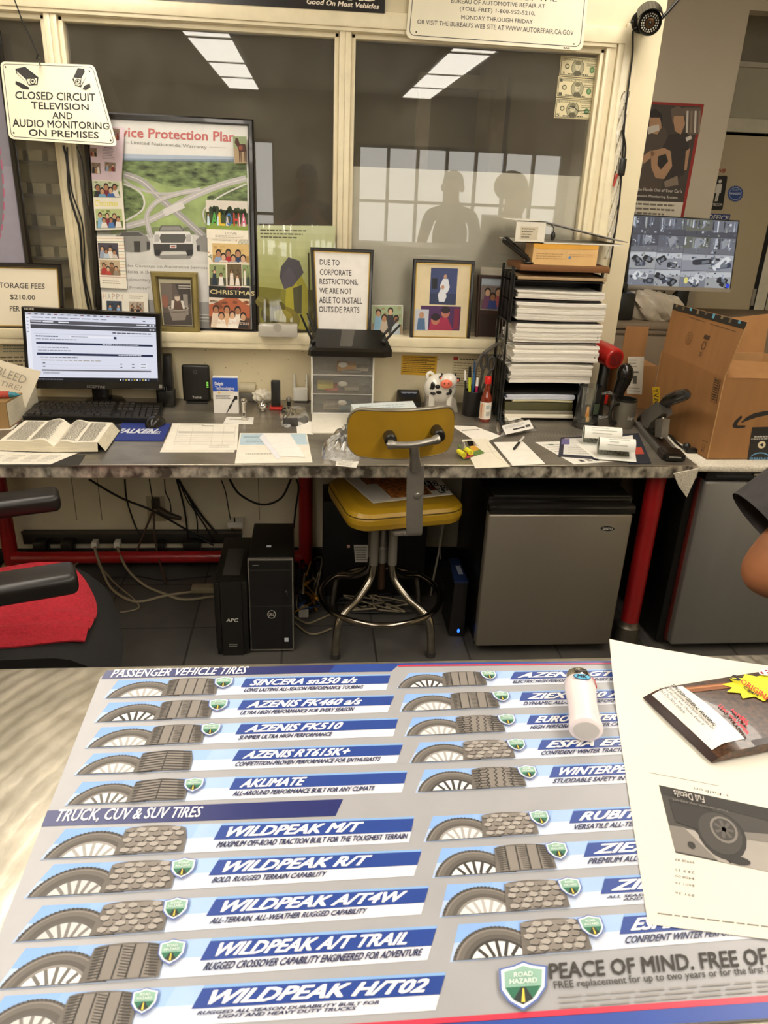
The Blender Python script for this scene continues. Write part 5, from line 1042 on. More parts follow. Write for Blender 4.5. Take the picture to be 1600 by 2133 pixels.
# wall-side row: base station, injector box, chrome bits
yy = D_(408, 838).y-.012; x0, x1, z0, z1 = span(379.5, 761, 437, 835, yy)
o = thing('base_station', 'black rounded wireless base station with green lights against the wall', 'base station', ((x0+x1)/2, yy+.02, ZD))
b = B(); b.box(x0, x1, yy, yy+.024, ZD+.006, z1, BLACKP, .008, 3); b.build('case', o)
b = B(); b.box(x0+.012, x1-.012, yy-.012, yy+.045, ZD, ZD+.008, BLACKP, .003); b.build('foot', o)
qy = Q((x0, yy-.0004, z1), (x1, yy-.0004, z1), (x1, yy-.0004, z0), (x0, yy-.0004, z0)); b = B(); b.text(qy, 'Yealink', .34, .86, .68, .93, ink('#cfcac0'), 1, .02)
for i in range(4): b.rect(qy, .88, .46+i*.045, .95, .48+i*.045, glow('#7fd04a', 1.2), 1)
b.ring(qy, .5, .18, .06, .045, .0008, ink('#8a857c'), 1, 14); b.build('markings', o, 0)
yy = D_(470, 861).y; x0, x1, z0, z1 = span(444, 787, 496, 860, yy); o = thing('injector_box', 'small white and blue parts box with a picture of an injector', 'box', ((x0+x1)/2, yy, ZD))
b = B(); b.box(x0, x1, yy, yy+.035, ZD, z1, ink('#e9e4dc')); b.build('carton', o, 0)
b = B(); qd = Q((x0, yy-.0004, z1), (x1, yy-.0004, z1), (x1, yy-.0004, ZD), (x0, yy-.0004, ZD)); b.rect(qd, 0, 0, 1, .38, ink('#1f4fb4'), 0); b.text(qd, 'Delphi', .09, .12, .42, .24, WTXT, 2, .035); b.text(qd, 'Technologies', .09, .24, .86, .36, WTXT, 2, .0); b.rect(qd, .16, .36, .82, .44, ink('#e0d8c4'), 2); b.poly(qd, [(.2, .43), (.25, .365), (.3, .43)], ink('#e0a53a'), 3); b.words(qd, .1, .47, .72, .60, 3, ink('#5d5952'), 2, 3, .35)
b.line(qd, [(.50, 1.0), (.62, .86)], .003, BLK, 3); b.line(qd, [(.60, .88), (.82, .62)], .0065, ink('#8d8a86'), 3); b.line(qd, [(.62, .86), (.72, .74)], .008, ink('#3a3733'), 4); b.line(qd, [(.78, .66), (.92, .52)], .008, BLK, 4); b.rect(qd, .84, .50, .97, .60, BLK, 5); b.build('box_print', o, 0)
p = D_(512, 838); o = thing('label_roll_holder', 'clear plastic holder with a pale roll behind the chrome cylinder', 'holder', tuple(p))
b = B(); x0, x1, z0, z1 = span(493, 795, 531, 840, p.y); b.box(x0, x1, p.y+.01, p.y+.06, ZD, ZD+.035, mat('smoked_clear_plastic', '#6f6a60', .12, var=.1), .004); b.build('tray', o)
b = B(); b.rod((x0, p.y+.035, ZD+.05), (x1, p.y+.035, ZD+.05), .024, mat('pale_roll', '#c2b698', .5), 22); b.build('roll', o)
sheet('receipt', 'small white receipt under the chrome cylinder', 'receipt', ((472, 868), (529, 869), (527, 884), (465, 882)), ZD+.001, lambda b, q: b.words(q, .15, .2, .8, .5, 1, ink('#8a857a'), 1, 2, .5), '#e9e4d8')
p = D_(509, 876); o = tag(B().lathe([(.009, 0), (.0105, .003), (.0105, .022), (.009, .026), (.0095, .060), (.012, .064), (.0125, .076), (.010, .082), (.004, .084)], CHROME, (p.x, p.y, ZD+.0012)).build('spark_plug_socket'), 'slim chrome cylinder standing on a small receipt', 'socket')
p = D_(547, 857); tag(B().lathe([(.010, 0), (.013, .004), (.013, .010), (.019, .014), (.020, .026), (.016, .034), (.008, .038), (.007, .048), (.0, .05)], CHROME, (p.x, p.y, ZD)).build('chrome_fitting'), 'squat chrome fitting left of the black battery with a red foot', 'fitting')
p = D_(545, 842); b = B(); bm = bmesh.new(); bmesh.ops.create_icosphere(bm, subdivisions=4, radius=1); rg = random.Random(8)
for v in bm.verts: n_ = 1+.28*math.sin(7*v.co.x+3*v.co.z)*math.cos(6*v.co.y)+rg.uniform(-.06, .06); v.co = Vector((p.x+v.co.x*.036*n_, p.y+.03+v.co.y*.03*n_, ZD+.024+v.co.z*.026*n_))
for v in bm.verts: v.co.z = max(ZD, v.co.z)
b.bm(bm, ink('#ddd5c2')); tag(b.build('crumpled_tissue'), 'crumpled white tissue behind the squat chrome fitting', 'tissue')
p = D_(574, 852); o = thing('battery_pack', 'tall black battery stick standing in a red foot', 'battery', tuple(p)); x0, x1, z0, z1 = span(565, 793, 584, 850, p.y)
b = B(); b.box(x0, x1, p.y-.01, p.y+.016, ZD+.006, z1, BLACKP, .004); b.build('stick', o); b = B(); b.box(x0-.008, x1+.008, p.y-.02, p.y+.026, ZD, ZD+.012, mat('red_plastic_foot', '#b8281c', .4), .004); b.build('red_foot', o)
p = D_(602, 845); o = thing('light_bulb', 'tiny black and silver bulb left of the white antenna unit', 'bulb', tuple(p)); B().lathe([(.007, 0), (.008, .016), (.006, .02)], BLACKP, (p.x, p.y, ZD)).build('socket', o); B().ball((p.x, p.y, ZD+.026), .011, mat('bulb_glass', '#8a8478', .1)).build('bulb', o)
p = D_(626, 836); x0, x1, z0, z1 = span(611, 808, 641, 834, p.y-.015); o = thing('network_repeater', 'white network unit with two upright antennas against the wall', 'network unit', (p.x, p.y, ZD)); yy = p.y-.02
b = B(); b.box(x0, x1, yy, yy+.022, ZD+.006, z1, WHITEP, .004); b.box(x0+.004, x1-.004, yy+.002, yy+.02, ZD, ZD+.008, DARKG); b.build('body', o)
for a, c in ((x0+.005, -.001), (x1-.005, .001)): b = B(); b.tube([(a, yy+.01, z1-.004), (a+c, yy+.012, z1+.055)], [.0056, .0042], WHITEP, 12); b.build('antenna', o)
# bag with a knob, white card, drawer unit
BAG = clear_mat('clear_polybag', (.97, .97, .96), .30, (.9, .88, .84), .22, 1.3)
def bag(name, label, pts, h, seed, cat='plastic bag'):
    b = B(); rg = random.Random(seed); P = [D_(*p) for p in pts]; c = sum(P, Vector())/len(P); n = 16
    ring = smooth_path(P, 5, True); m = len(ring); L = []
    for k, (s, z) in enumerate(((1, .0005), (.97, h*.25), (.82, h*.62), (.55, h*.9), (.25, h))):
        L.append([c+(p-c)*s*(1+rg.uniform(-.05, .05))+Vector((0, 0, max(.0005, z*(1+rg.uniform(-.22, .22))))) for p in ring])
    for p in L[0]: p.z = ZD+.0005
    V = [p for r_ in L for p in r_]; F = [(k*m+i, k*m+(i+1) % m, (k+1)*m+(i+1) % m, (k+1)*m+i) for k in range(4) for i in range(m)]+[[4*m+i for i in range(m)]]
    return V, F, b
V, F, b = bag('x', '', [(581, 862), (600, 854), (636, 852), (641, 880), (600, 890), (586, 886)], .028, 3); o = thing('parts_bag', 'clear plastic bag holding a small dark part with a silver knob', 'plastic bag', tuple(D_(610, 880)))
b.add(V, F, BAG); b.build('bag', o); b = B(); fbox(b, 589, 873, 621, 889, D_(605, 889).y+.002, .02, DARKG, .002, ZD+.001); b.build('dark_part', o); p = D_(603, 888); B().ball((p.x, p.y+.004, ZD+.020), .007, CHROME).build('knob', o)
sheet('card', 'small blank white card lying in front of the drawer unit', 'card', ((616.5, 878), (652, 878), (652, 905), (619, 902)), ZD+.0012, None, '#efe9dc')
y0 = D_(690, 904).y; x0 = D_(650, 904).x; b = B(); y1 = D_(690, 866).y; b.box(x0, x0+.21, y0, y1, ZD, ZD+.006, ink('#e3dccb'), .002); tag(b.build('paper_pad'), 'textured white pad in front of the drawer unit', 'paper pad')
yy = y1+.012; x0, x1, z0, z1 = span(648, 735, 779, 861, yy); o = thing('drawer_unit', 'small white drawer unit with three cloudy drawers under the black router', 'drawer unit', ((x0+x1)/2, yy, ZD)); dp = .15
OT = z1
b = B(); t = .007; b.box(x0, x0+t, yy, yy+dp, ZD, z1, WHITEP, .002); b.box(x1-t, x1, yy, yy+dp, ZD, z1, WHITEP, .002); b.box(x0, x1, yy, yy+dp, z1-.012, z1, WHITEP, .004); b.box(x0, x1, yy, yy+dp, ZD, ZD+.008, WHITEP, .002); b.box(x0+t, x1-t, yy+dp-.004, yy+dp, ZD+.008, z1-.012, WHITEP); H3 = (z1-.012-ZD-.008)/3
for i in (1, 2): b.box(x0+t, x1-t, yy+.004, yy+dp, ZD+.008+H3*i-.0015, ZD+.008+H3*i+.0015, WHITEP)
b.build('housing', o)
CLOUDY = clear_mat('cloudy_drawer_plastic', (.93, .92, .90), .13, (.62, .60, .56), .25, 1.4)
for i, cont in enumerate((('#c9b89a', '#8aa0a8', '#b9ad98'), ('#d9642e', '#e2d34a', '#c2b8a4'), ('#e0a02c', '#b9ad98', '#d9d0bc'))):
    za, zb = ZD+.008+H3*i+.003, ZD+.008+H3*(i+1)-.003; dr = B().box(x0+t+.001, x1-t-.001, yy+.001, yy+.004, za, zb, CLOUDY, .001).build('drawer', o)
    B().ball(((x0+x1)/2, yy, (za+zb)/2+.004), (.019, .006, .011), mat('drawer_knob_plastic', '#aaa498', .25), None, 20, 10).build('knob', dr)
    rg = random.Random(i+3)
    for c in cont:
        cx = rg.uniform(x0+.045, x1-.05); w_ = rg.uniform(.025, .04); zz = za+rg.uniform(.004, .012); tag(B().box(cx-w_, cx+w_, yy+.012, yy+.09, zz, zz+rg.uniform(.010, .024), ink(c), .003).build('packet'), 'coloured %s packet dimly seen in the %s cloudy drawer' % ({'#c9b89a': 'tan', '#8aa0a8': 'blue-grey', '#b9ad98': 'grey-beige', '#d9642e': 'orange-red', '#e2d34a': 'yellow', '#c2b8a4': 'pale grey', '#e0a02c': 'orange', '#d9d0bc': 'cream'}[c], ('bottom', 'middle', 'top')[i]), 'packet')
# router on the drawer unit
RX0, RX1, _, _ = span(641, 718, 817, 738, yy-.06); rz = OT; ry = yy-.075
o = thing('wireless_router', 'black wedge-shaped wireless router with four antennas on the white drawer unit', 'router', ((RX0+RX1)/2, ry, rz))
b = B(); P = [(RX0+.012, ry), (RX1-.03, ry), (RX1, ry+.02), (RX1-.015, ry+.145), (RX0+.015, ry+.145), (RX0, ry+.02)]
n = len(P); lo = [Vector((x, y, rz)) for x, y in P]; mid = [Vector((x+(.004 if x < 0 else 0), y, rz+.02+.26*(y-ry))) for x, y in P]; cx = (RX0+RX1)/2; top = [Vector((cx+(x-cx)*.86, ry+.012+(y-ry)*.9, rz+.03+.32*(y-ry))) for x, y in P]
for A_, B_ in ((lo, mid), (mid, top)):
    for i in range(n): j = (i+1) % n; b.face([A_[i], A_[j], B_[j], B_[i]], BLACKS)
b.face(top, BLACKP); b.face(lo[::-1], BLACKP); b.build('case', o, 20)
b = B(); b.face([top[0]*.58+top[1]*.42+Vector((-.012, .004, .001)), top[0]*.42+top[1]*.58+Vector((-.005, .004, .001)), top[4]*.42+top[3]*.58+Vector((.005, -.01, .001)), top[4]*.58+top[3]*.42+Vector((-.008, -.01, .001))], mat('glossy_router_panel', '#4a463f', .12)); b.build('glossy_panel', o)
for (a, c, ya, yb) in (((652, 712), (626, 655), .01, .01), ((658, 700), (640, 652), .12, .13), ((800, 712), (834, 676), .01, .01), ((797, 700), (829, 664), .12, .13)):
    p, e = PY(*a, ry+.03+ya), PY(*c, ry+.03+yb); b = B(); b.tube([p, p+(e-p)*.3, e], [.0075, .007, .0055], BLACKP, 10, flat=.7); b.ball(p, .011, BLACKP, None, 12, 8); b.build('antenna', o)
b = B(); tag(b.box(*(lambda p: (p.x, p.x+.105, 2.90, 2.965, 1.022, 1.056))(PY(538, 690, 2.93)), mat('grey_acrylic_block', '#b9b3a6', .25), .004).build('display_stand'), 'pale grey block on the sill below the shepherd picture', 'display stand') if False else None
# ---- middle and right of the desk
xx = span(537, 670, 620, 705, 2.955)
b = B(); b.box(xx[0]+.004, xx[1], 2.93, 2.985, 1.0225, 1.0225+.044, mat('grey_acrylic_block', '#c2bcaf', .25), .004); b.rod(((xx[0]+xx[1])/2, 2.9295, 1.058), ((xx[0]+xx[1])/2, 2.935, 1.058), .016, mat('grey_acrylic_shade', '#a59f92', .3), 20)
tag(b.build('display_block'), 'pale grey block on the sill below the shepherd picture', 'display block')
# plastic bag and receipt left of the yellow chair back
V, F, b = bag('x', '', [(668, 950), (690, 915), (722, 898), (760, 905), (765, 950), (735, 962), (700, 960)], .05, 7); b.add(V, F, BAG)
o = thing('plastic_bag', 'crumpled clear plastic bag beside the left edge of the yellow chair back', 'plastic bag', tuple(D_(715, 940))); b.build('bag', o)
b = B(); p = D_(712, 938); b.tube(smooth_path([p+Vector((-.03, 0, .012)), p+Vector((0, .012, .02)), p+Vector((.03, -.005, .014))], 6), .004, ink('#c9a98a'), 8); b.box(p.x-.02, p.x+.03, p.y-.005, p.y+.02, ZD+.001, ZD+.008, ink('#d8cfc0'), .002); b.build('contents', o)
sheet('receipt', 'narrow printed receipt at the desk edge under the yellow chair back', 'receipt', ((702, 957), (748, 961), (742, 974), (699, 970)), ZD+.0012, lambda b, q: b.words(q, .08, .15, .9, .85, 4, ink('#7d786e'), 1, 5, .35), '#e6e0d2')
# deposit pad, phone, adapter, grey handset
q = QP(lambda x, y: PZ(x, y, ZD+.070), (731, 842), (860, 835), (872, 856), (742, 864), eps=.0003)
b = B(); b.slab(q, .069, ink('#dfe6e4'), ink('#c9d0ce')); b.words(q, .1, .2, .9, .8, 3, ink('#a9b9be'), 1, 3, .3); tag(b.build('paper_pad'), 'pale blue pad of slips behind the top of the yellow chair back', 'paper pad')
yy = D_(855, 852).y+.03; x0, x1, z0, z1 = span(828, 813, 872, 850, yy+.05)
o = thing('desk_phone', 'black desk phone with a grey screen behind the yellow chair back', 'phone', ((x0+x1)/2, yy, ZD))
b = B(); b.prism([(x0, yy-.03, ZD), (x0, yy-.03, ZD+.03), (x0, yy+.06, z1), (x0, yy+.075, z1-.01), (x0, yy+.09, ZD)], (x1-x0, 0, 0), BLACKP); b.build('body', o, 0)
qs = Q((x0+.012, yy+.050, z1-.008), (x1-.012, yy+.050, z1-.008), (x1-.012, yy+.005, ZD+.052), (x0+.012, yy+.005, ZD+.052)); qs = Q(*(c+Vector((0, -.004, .003)) for c in qs.c)); b = B(); b.rect(qs, 0, 0, 1, .62, glow('#7c8394', .5), 0)
for i in range(3): b.rect(qs, .05+.32*i, .74, .28+.32*i, .86, ink('#b9b4aa'), 0)
b.build('screen', o, 0)
p = D_(782, 838); tag(B().lathe([(.012, 0), (.012, .032), (.011, .034)], WHITEP, (p.x, p.y+.05, ZD)).build('tape_roll'), 'small white cylinder right of the white drawer unit', 'roll')
p = D_(805, 838); b = B(); b.box(p.x-.03, p.x+.035, p.y+.04, p.y+.08, ZD, ZD+.04, BLACKP, .004); b.tube(smooth_path([(p.x-.03, p.y+.06, ZD+.03), (p.x-.015, p.y+.06, ZD+.055), (p.x+.01, p.y+.06, ZD+.05), (p.x+.03, p.y+.06, ZD+.035)], 5), .003, BLACKP, 6); tag(b.build('power_adapter'), 'black power brick between the drawer unit and the desk phone', 'power adapter')
# piggy-bank cow
CW, CBK, CPK = mat('white_glazed_ceramic', '#e9e3d6', .15, coat=.5), mat('black_glaze', '#171412', .15), mat('pink_glaze', '#ee7a5c', .2)
p = PY(917, 803, 2.96); cz = PY(917, 830, 2.96).z
o = thing('cow_figurine', 'white cow figurine with black patches and a pink snout behind the desk phone', 'figurine', (p.x, 2.96, ZD))
b = B(); p = p+Vector((0, 0, -.012)); b.ball(p, (.066, .052, .062), CW, None, 26, 16)
for dx in (-.035, .035):
    for dy in (-.025, .025): b.rod((p.x+dx, 2.96+dy, ZD), (p.x+dx, 2.96+dy, p.z-.02), .014, CW, 14)
b.build('body', o, 60)
b = B()
def patch(px, py, rx, rz_):
    c = PY(px, py, 2.905); d_ = (c-p); k = 1/math.sqrt((d_.x/.066)**2+(d_.z/.062)**2+(d_.y/.052)**2); s_ = p+d_*k; b.ball(s_, (rx, .006, rz_), CBK, Euler((0, 0, math.atan2(d_.x, -d_.y)*.8)), 12, 8)
for px, py, rx, rz_ in ((896, 802, .010, .016), (911, 805, .010, .009), (914, 818, .012, .007), (898, 822, .012, .006), (943, 818, .008, .012), (936, 822, .008, .006), (889, 808, .005, .006)): patch(px, py, rx, rz_)
b.build('black_patches', o, 60)
h = PY(934, 793, 2.925); b = B(); b.ball(h, (.036, .032, .030), CW, None, 22, 14)
for px, c_ in ((922, -1), (948, 1)): b.tube([PY(px, 783, 2.93), PY(px+c_*2, 777, 2.93)], [.005, .002], CBK, 8)
hd = b.build('head', o, 60)
b = B(); e = PY(930, 800, 2.893); b.ball(e, (.024, .012, .018), CPK, None, 22, 12); b.build('snout', hd, 60)
b = B(); [b.ball(PY(x, 799, 2.880), (.0032, .002, .0045), mat('dark_nostril', '#8a2f22', .4), None, 8, 6) for x in (926, 935)]; b.build('nostrils', hd)
for x, y, s_ in ((920, 787, -1), (953, 792, 1)):
    b = B(); c = PY(x, y, 2.92); b.ball(c, (.012, .005, .009), CBK, Euler((0, -s_*.5, 0)), 14, 8); ea = b.build('ear', hd, 60); B().ball(c+Vector((s_*-.001, -.004, -.001)), (.008, .003, .006), CPK, Euler((0, -s_*.5, 0)), 12, 6).build('inner_ear', hd, 60)
b = B(); t0 = PY(893, 792, 2.97); b.tube(smooth_path([t0, PY(890, 782, 2.97), PY(896, 776, 2.97), PY(903, 781, 2.97), PY(902, 787, 2.97)], 5), .007, CW, 10); b.build('tail', o, 60)
p = D_(905, 858); b = B(); q0_ = PY(893, 838, p.y+.04); q1_ = PY(936, 838, p.y+.04); GRY = mat('grey_label_printer_plastic', '#9c9487', .4)
gt = PY(905, 815, p.y).z-ZD; b.prism([(q0_.x-.02, p.y, ZD), (q0_.x-.015, p.y, ZD+gt*.6), (q0_.x+.012, p.y, ZD+gt), (q1_.x-.015, p.y, ZD+gt*.96), (q1_.x+.02, p.y, ZD+gt*.6), (q1_.x+.03, p.y, ZD)], (0, .06, 0), GRY); b.box(q0_.x-.006, q0_.x-.002, p.y-.0015, p.y, ZD+gt*.3, ZD+gt*.8, WHITEP)
tag(b.build('label_printer', None, 20), 'grey desk device with sloping sides in front of the cow figurine', 'desk device')
# pen cup and what stands in it
p = D_(985, 868); pc = Vector((p.x, p.y+.03, ZD)); MESHM = mat('black_wire_mesh', '#17130f', .5, var=.3, scale=300)
o = thing('pen_cup', 'black pen cup behind the hot sauce bottle', 'pen cup', tuple(pc)); b = B(); r_ = .038; b.lathe([(r_*.96, 0), (r_, .002), (r_, .098), (r_-.002, .1), (r_-.004, .098), (r_-.004, .004), (.001, .004)], MESHM, pc, 26); b.build('cup', o)
for lab, c_, tip, top, px, py, r_ in (('white-capped black pen in the pen cup, leftmost', BLACKP, ink('#e9e5dc'), 1, 969, 772, .0042), ('yellow-green highlighter leaning in the pen cup', mat('highlighter_green', '#c5cf2a', .35), BLACKP, 1, 979, 764, .0062), ('blue pencil standing tallest in the pen cup', mat('blue_pencil', '#2f6da8', .4), ink('#24456a'), 1, 989, 752, .0036), ('magenta pen with a white end in the pen cup', mat('magenta_pen', '#b81f63', .35), ink('#efe9e0'), 1, 995, 787, .0055), ('silver pen leaning at the right of the pen cup', CHROME, BLACKP, 1, 1004, 778, .0036)):
    a = pc+Vector(((px-987)/560*.7, random.Random(px).uniform(-.015, .015), .006)); e = PY(px, py, pc.y+.0); b = B(); b.rod(a, a+(e-a)*.78, r_, c_, 10); b.tube([a+(e-a)*.78, e], [r_*1.15, r_*.8], tip, 10); tag(b.build('pen'), lab, 'pen', 'pens in the black cup')
o = thing('scissors', 'scissors with dark oval handles standing in the pen cup', 'scissors', tuple(pc+Vector((.02, 0, .01))))
for cx, cy, rx, rz_ in ((1008, 752, .011, .030), (1024, 757, .013, .026)):
    c = PY(cx, cy, pc.y-.004); b = B(); b.tube([c+Vector((rx*math.cos(t), .0, rz_*math.sin(t))) for t in [2*math.pi*i/24 for i in range(24)]], .0055, DARKG, 8, True); b.tube([c+Vector((0, 0, -rz_)), Vector((pc.x+.02, pc.y, ZD+.06))], [.006, .004], DARKG, 8); b.build('handle', o)
b = B(); b.tube([Vector((pc.x+.02, pc.y, ZD+.06)), Vector((pc.x+.018, pc.y, ZD+.008))], [.005, .001], CHROME, 8); b.build('blades', o)
b = B(); yb_ = pc.y+.075; b.tube(smooth_path([PY(987, 800, yb_), PY(991, 765, yb_), PY(1003, 742, yb_), PY(1020, 727, yb_), PY(1045, 718, yb_), PY(1050, 770, yb_), PY(1040, 835, yb_)], 6), .013, mat('grey_headband', '#6b665e', .5), 10, flat=.5); b.ball(PY(989, 812, yb_), (.02, .018, .03), DARKG, None, 16, 10); b.lathe([(.03, 0), (.03, PY(1030, 830, yb_).z-ZD)], DARKG, (PY(1038, 830, yb_).x, yb_, ZD), 14); tag(b.build('headset'), 'grey curved headset band behind the scissors', 'headset')
# hot sauce bottle
p = D_(1009, 877); tz = PY(1016, 784, p.y).z-ZD; s = tz/.165
SAUCE = mat('red_sauce_glass', '#7d2a12', .08, coat=.6, var=.12)
o = thing('sauce_bottle', 'hot sauce bottle with a red cap and white label beside the pen cup', 'bottle', tuple(p))
B().lathe([(r*s, z*s) for r, z in ((.018, 0), (.0205, .004), (.0205, .082), (.018, .094), (.0115, .108), (.0095, .118), (.0093, .143))], SAUCE, p).build('glass', o, 50)
B().lathe([(r*s, z*s) for r, z in ((.0118, .139), (.0122, .141), (.0118, .163), (.0105, .165), (.001, .1652))], mat('red_cap_plastic', '#cf1f1a', .35), p).build('cap', o, 50)
b = B(); r_ = .0208*s; LBM = ink('#e4dccc')
b.grid(lambda u, v: p+Vector((r_*math.sin((u-.5)*4.2), -r_*math.cos((u-.5)*4.2), (.012+.062*(1-v))*s)), 20, 1, LBM); rl = lambda u, v, k: p+Vector(((r_+.0003*k)*math.sin((u-.5)*4.2), -(r_+.0003*k)*math.cos((u-.5)*4.2), (.012+.062*(1-v))*s))
for u0, u1, v0, v1, c in ((.16, .40, .05, .95, '#dcc2a8'), (.26, .30, .1, .9, '#c9763c'), (.18, .22, .1, .9, '#c99a7a'), (.46, .62, .15, .4, '#a9b3ae'), (.48, .66, .55, .8, '#b3b0a6'), (.70, .74, .2, .8, '#9aa39c')): b.grid(lambda u, v: rl(u0+(u1-u0)*u, v0+(v1-v0)*v, 1), 4, 1, ink(c))
b.build('label', o, 50)
p = D_(1040, 868); e = PY(1044, 764, p.y+.03); tag(B().lathe([(.013, 0), (.014, .003), (.014, e.z-ZD-.002), (.012, e.z-ZD), (.012, e.z-ZD-.006)], BLACKP, (e.x, p.y+.03, ZD), 20).build('black_tube'), 'tall black tube between the hot sauce bottle and the paper trays', 'tube')

# ---- tower of letter trays with their paper
TY = 2.815
TX0, TX1 = PY(1052, 860, TY).x, PY(1197, 860, TY).x+.09; tz_ = lambda py: PY(1150, py, TY).z
L0 = PY(1046, 860, TY).x; RW = .335; TD = .19
o = thing('tray_tower', 'tall tower of black letter trays and wire baskets full of paper on the desk', 'letter trays', (L0+.17, TY+.1, ZD))
shelves = [818, 756.5, 715, 670, 625, 584, 566]
WIRE = mat('silver_tray_wire', '#8f8b84', .35, .8)
def tray(zb, zt_, wire):
    b = B(); x0, x1, y0, y1 = L0-.006, L0+RW+.004, TY+.012, TY+TD
    if not wire:
        b.box(x0, x1, y0, y1, zb-.004, zb, MESHM); b.box(x0, x0+.004, y0-.01, y1, zb-.004, zt_, MESHM); b.box(x1-.004, x1, y0+.03, y1, zb-.004, zt_, MESHM); b.box(x0, x1, y1-.004, y1, zb-.004, zt_, MESHM)
        for k in (.25, .6): b.box(x0-.004, x0+.001, y0+(y1-y0)*k, y0+(y1-y0)*k+.02, zb, zt_, BLACKP)
    else:
        for x in (x0, x1): b.tube(smooth_path([(x, y0, zt_), (x, y0, zb+.004), (x, y1, zb+.004), (x, y1, zt_)], 3), .0024, WIRE, 8); b.tube([(x, y0, zt_), (x, y1, zt_)], .0024, WIRE, 8); [b.rod((x, y0+(y1-y0)*k, zb), (x, y0+(y1-y0)*k, zt_), .0016, WIRE, 6) for k in (.3, .55, .8)]
        for k in range(6): b.rod((x0, y0+(y1-y0)*k/5, zb), (x1, y0+(y1-y0)*k/5, zb), .0022, WIRE, 8)
    return b
zs = [ZD+.012]+[tz_(y) for y in shelves]
for i in range(7): tray(zs[i]-(.004 if i else 0), zs[i+1]-.010 if i < 6 else zs[i]+.018, i in (2, 3)).build('tray', o, 30)
b = B()
for x, y in ((L0-.008, TY+.02), (L0-.008, TY+TD-.02), (L0+RW+.006, TY+TD-.02), (L0+RW+.006, TY+.05)): B().box(x-.004, x+.004, y-.006, y+.006, ZD, zs[-1]+.012, BLACKP).build('post', o)
def ream(name, label, cat, z0, z1, x0, x1, m, seed, fan=.01, y0=TY, group=None, dep=.165):
    rg = random.Random(seed); b = B(); n = max(2, int((z1-z0)/.0055)); h = (z1-z0)/n; dx = dy = 0
    for i in range(n):
        dx = dx*.6+rg.uniform(-fan, fan); dy = dy*.6+rg.uniform(-.006, .006); sag = lambda u: -.004*math.sin(u*math.pi)
        X0, X1, Y0 = x0+dx, x1+dx*.4, y0+dy; za, zb = z0+h*i, z0+h*(i+1)*1.0-.0006; N = 6; A_ = []; Bt = []
        for k in range(N+1): u = k/N; A_.append(Vector((X0+(X1-X0)*u, Y0, za+.0015*math.sin(u*5+seed)))); Bt.append(Vector((X0+(X1-X0)*u, Y0, zb+.0015*math.sin(u*5+seed))))
        d = Vector((0, dep, 0))
        for k in range(N): b.face([A_[k], A_[k+1], Bt[k+1], Bt[k]], m); b.face([Bt[k], Bt[k+1], Bt[k+1]+d, Bt[k]+d], m); b.face([A_[k]+d, A_[k+1]+d, A_[k+1], A_[k]], m)
        b.face([A_[0], Bt[0], Bt[0]+d, A_[0]+d], m); b.face([A_[N]+d, Bt[N]+d, Bt[N], A_[N]], m)
    return tag(b.build(name, None, 0), label, cat, group)
PSTK = mat('paper_stack_edges', '#efe9dd', .8, var=.06, scale=50, stretch=(.4, .4, 20))
xr = lambda px, py: PY(px, py, TY).x
GP = 'paper stacks in the letter trays'
for (pa_, pb_, xa, xb, lab, sd) in ((607, 622, 1079, 1260, 'thin white paper stack in the tray below the brown folders', 1), (631, 667, 1076, 1261, 'thick white paper stack in the second paper-filled tray from the top', 2), (675, 711, 1072, 1253, 'white paper stack in the upper wire basket', 3), (720, 752, 1070, 1247, 'white paper stack in the lower wire basket', 4), (760, 796, 1062, 1232, 'thick curling white paper stack below the wire baskets', 5)):
    zb = min(zs, key=lambda z: abs(z-tz_(pb_)))+.001; ream('paper_stack', lab, 'paper stack', max(zb, tz_(pb_+2)), tz_(pa_), xr(xa, (pa_+pb_)/2), xr(xb, (pa_+pb_)/2), PSTK, sd, .006, TY, GP)
zb = zs[1]+.001
b = B(); 
ream('magazine_pile', 'loose magazines with a blue cover under the paper stacks', 'magazines', zs[0]+.074, zs[0]+.092, xr(1056, 805), xr(1200, 805), ink('#c9ccd6'), 11, .01)
ream('notebook', 'yellow-edged pad on top of the olive box in the bottom tray', 'notebook', zs[0]+.064, zs[0]+.0725, xr(1070, 812), xr(1196, 812), ink('#cfc6a2'), 12, .004)
b = B(); b.box(xr(1054, 832), xr(1196, 832), TY+.002, TY+.2, zs[0]+.030, zs[0]+.062, mat('olive_box', '#4f4a2a', .6), .003); tag(b.build('storage_box'), 'flat olive box in the bottom tray', 'box')
b = B(); b.box(xr(1053, 848), xr(1195, 848), TY+.001, TY+.2, zs[0]+.016, zs[0]+.029, mat('grey_binder', '#8a8372', .5), .002); tag(b.build('binder'), 'flat grey binder between the olive box and the white book', 'binder')
b = B(); b.box(xr(1052, 864), xr(1194, 864), TY-.004, TY+.2, zs[0]+.001, zs[0]+.015, ink('#e2d9c4'), .002); tag(b.build('ledger'), 'white book lying lowest in the paper trays', 'book')
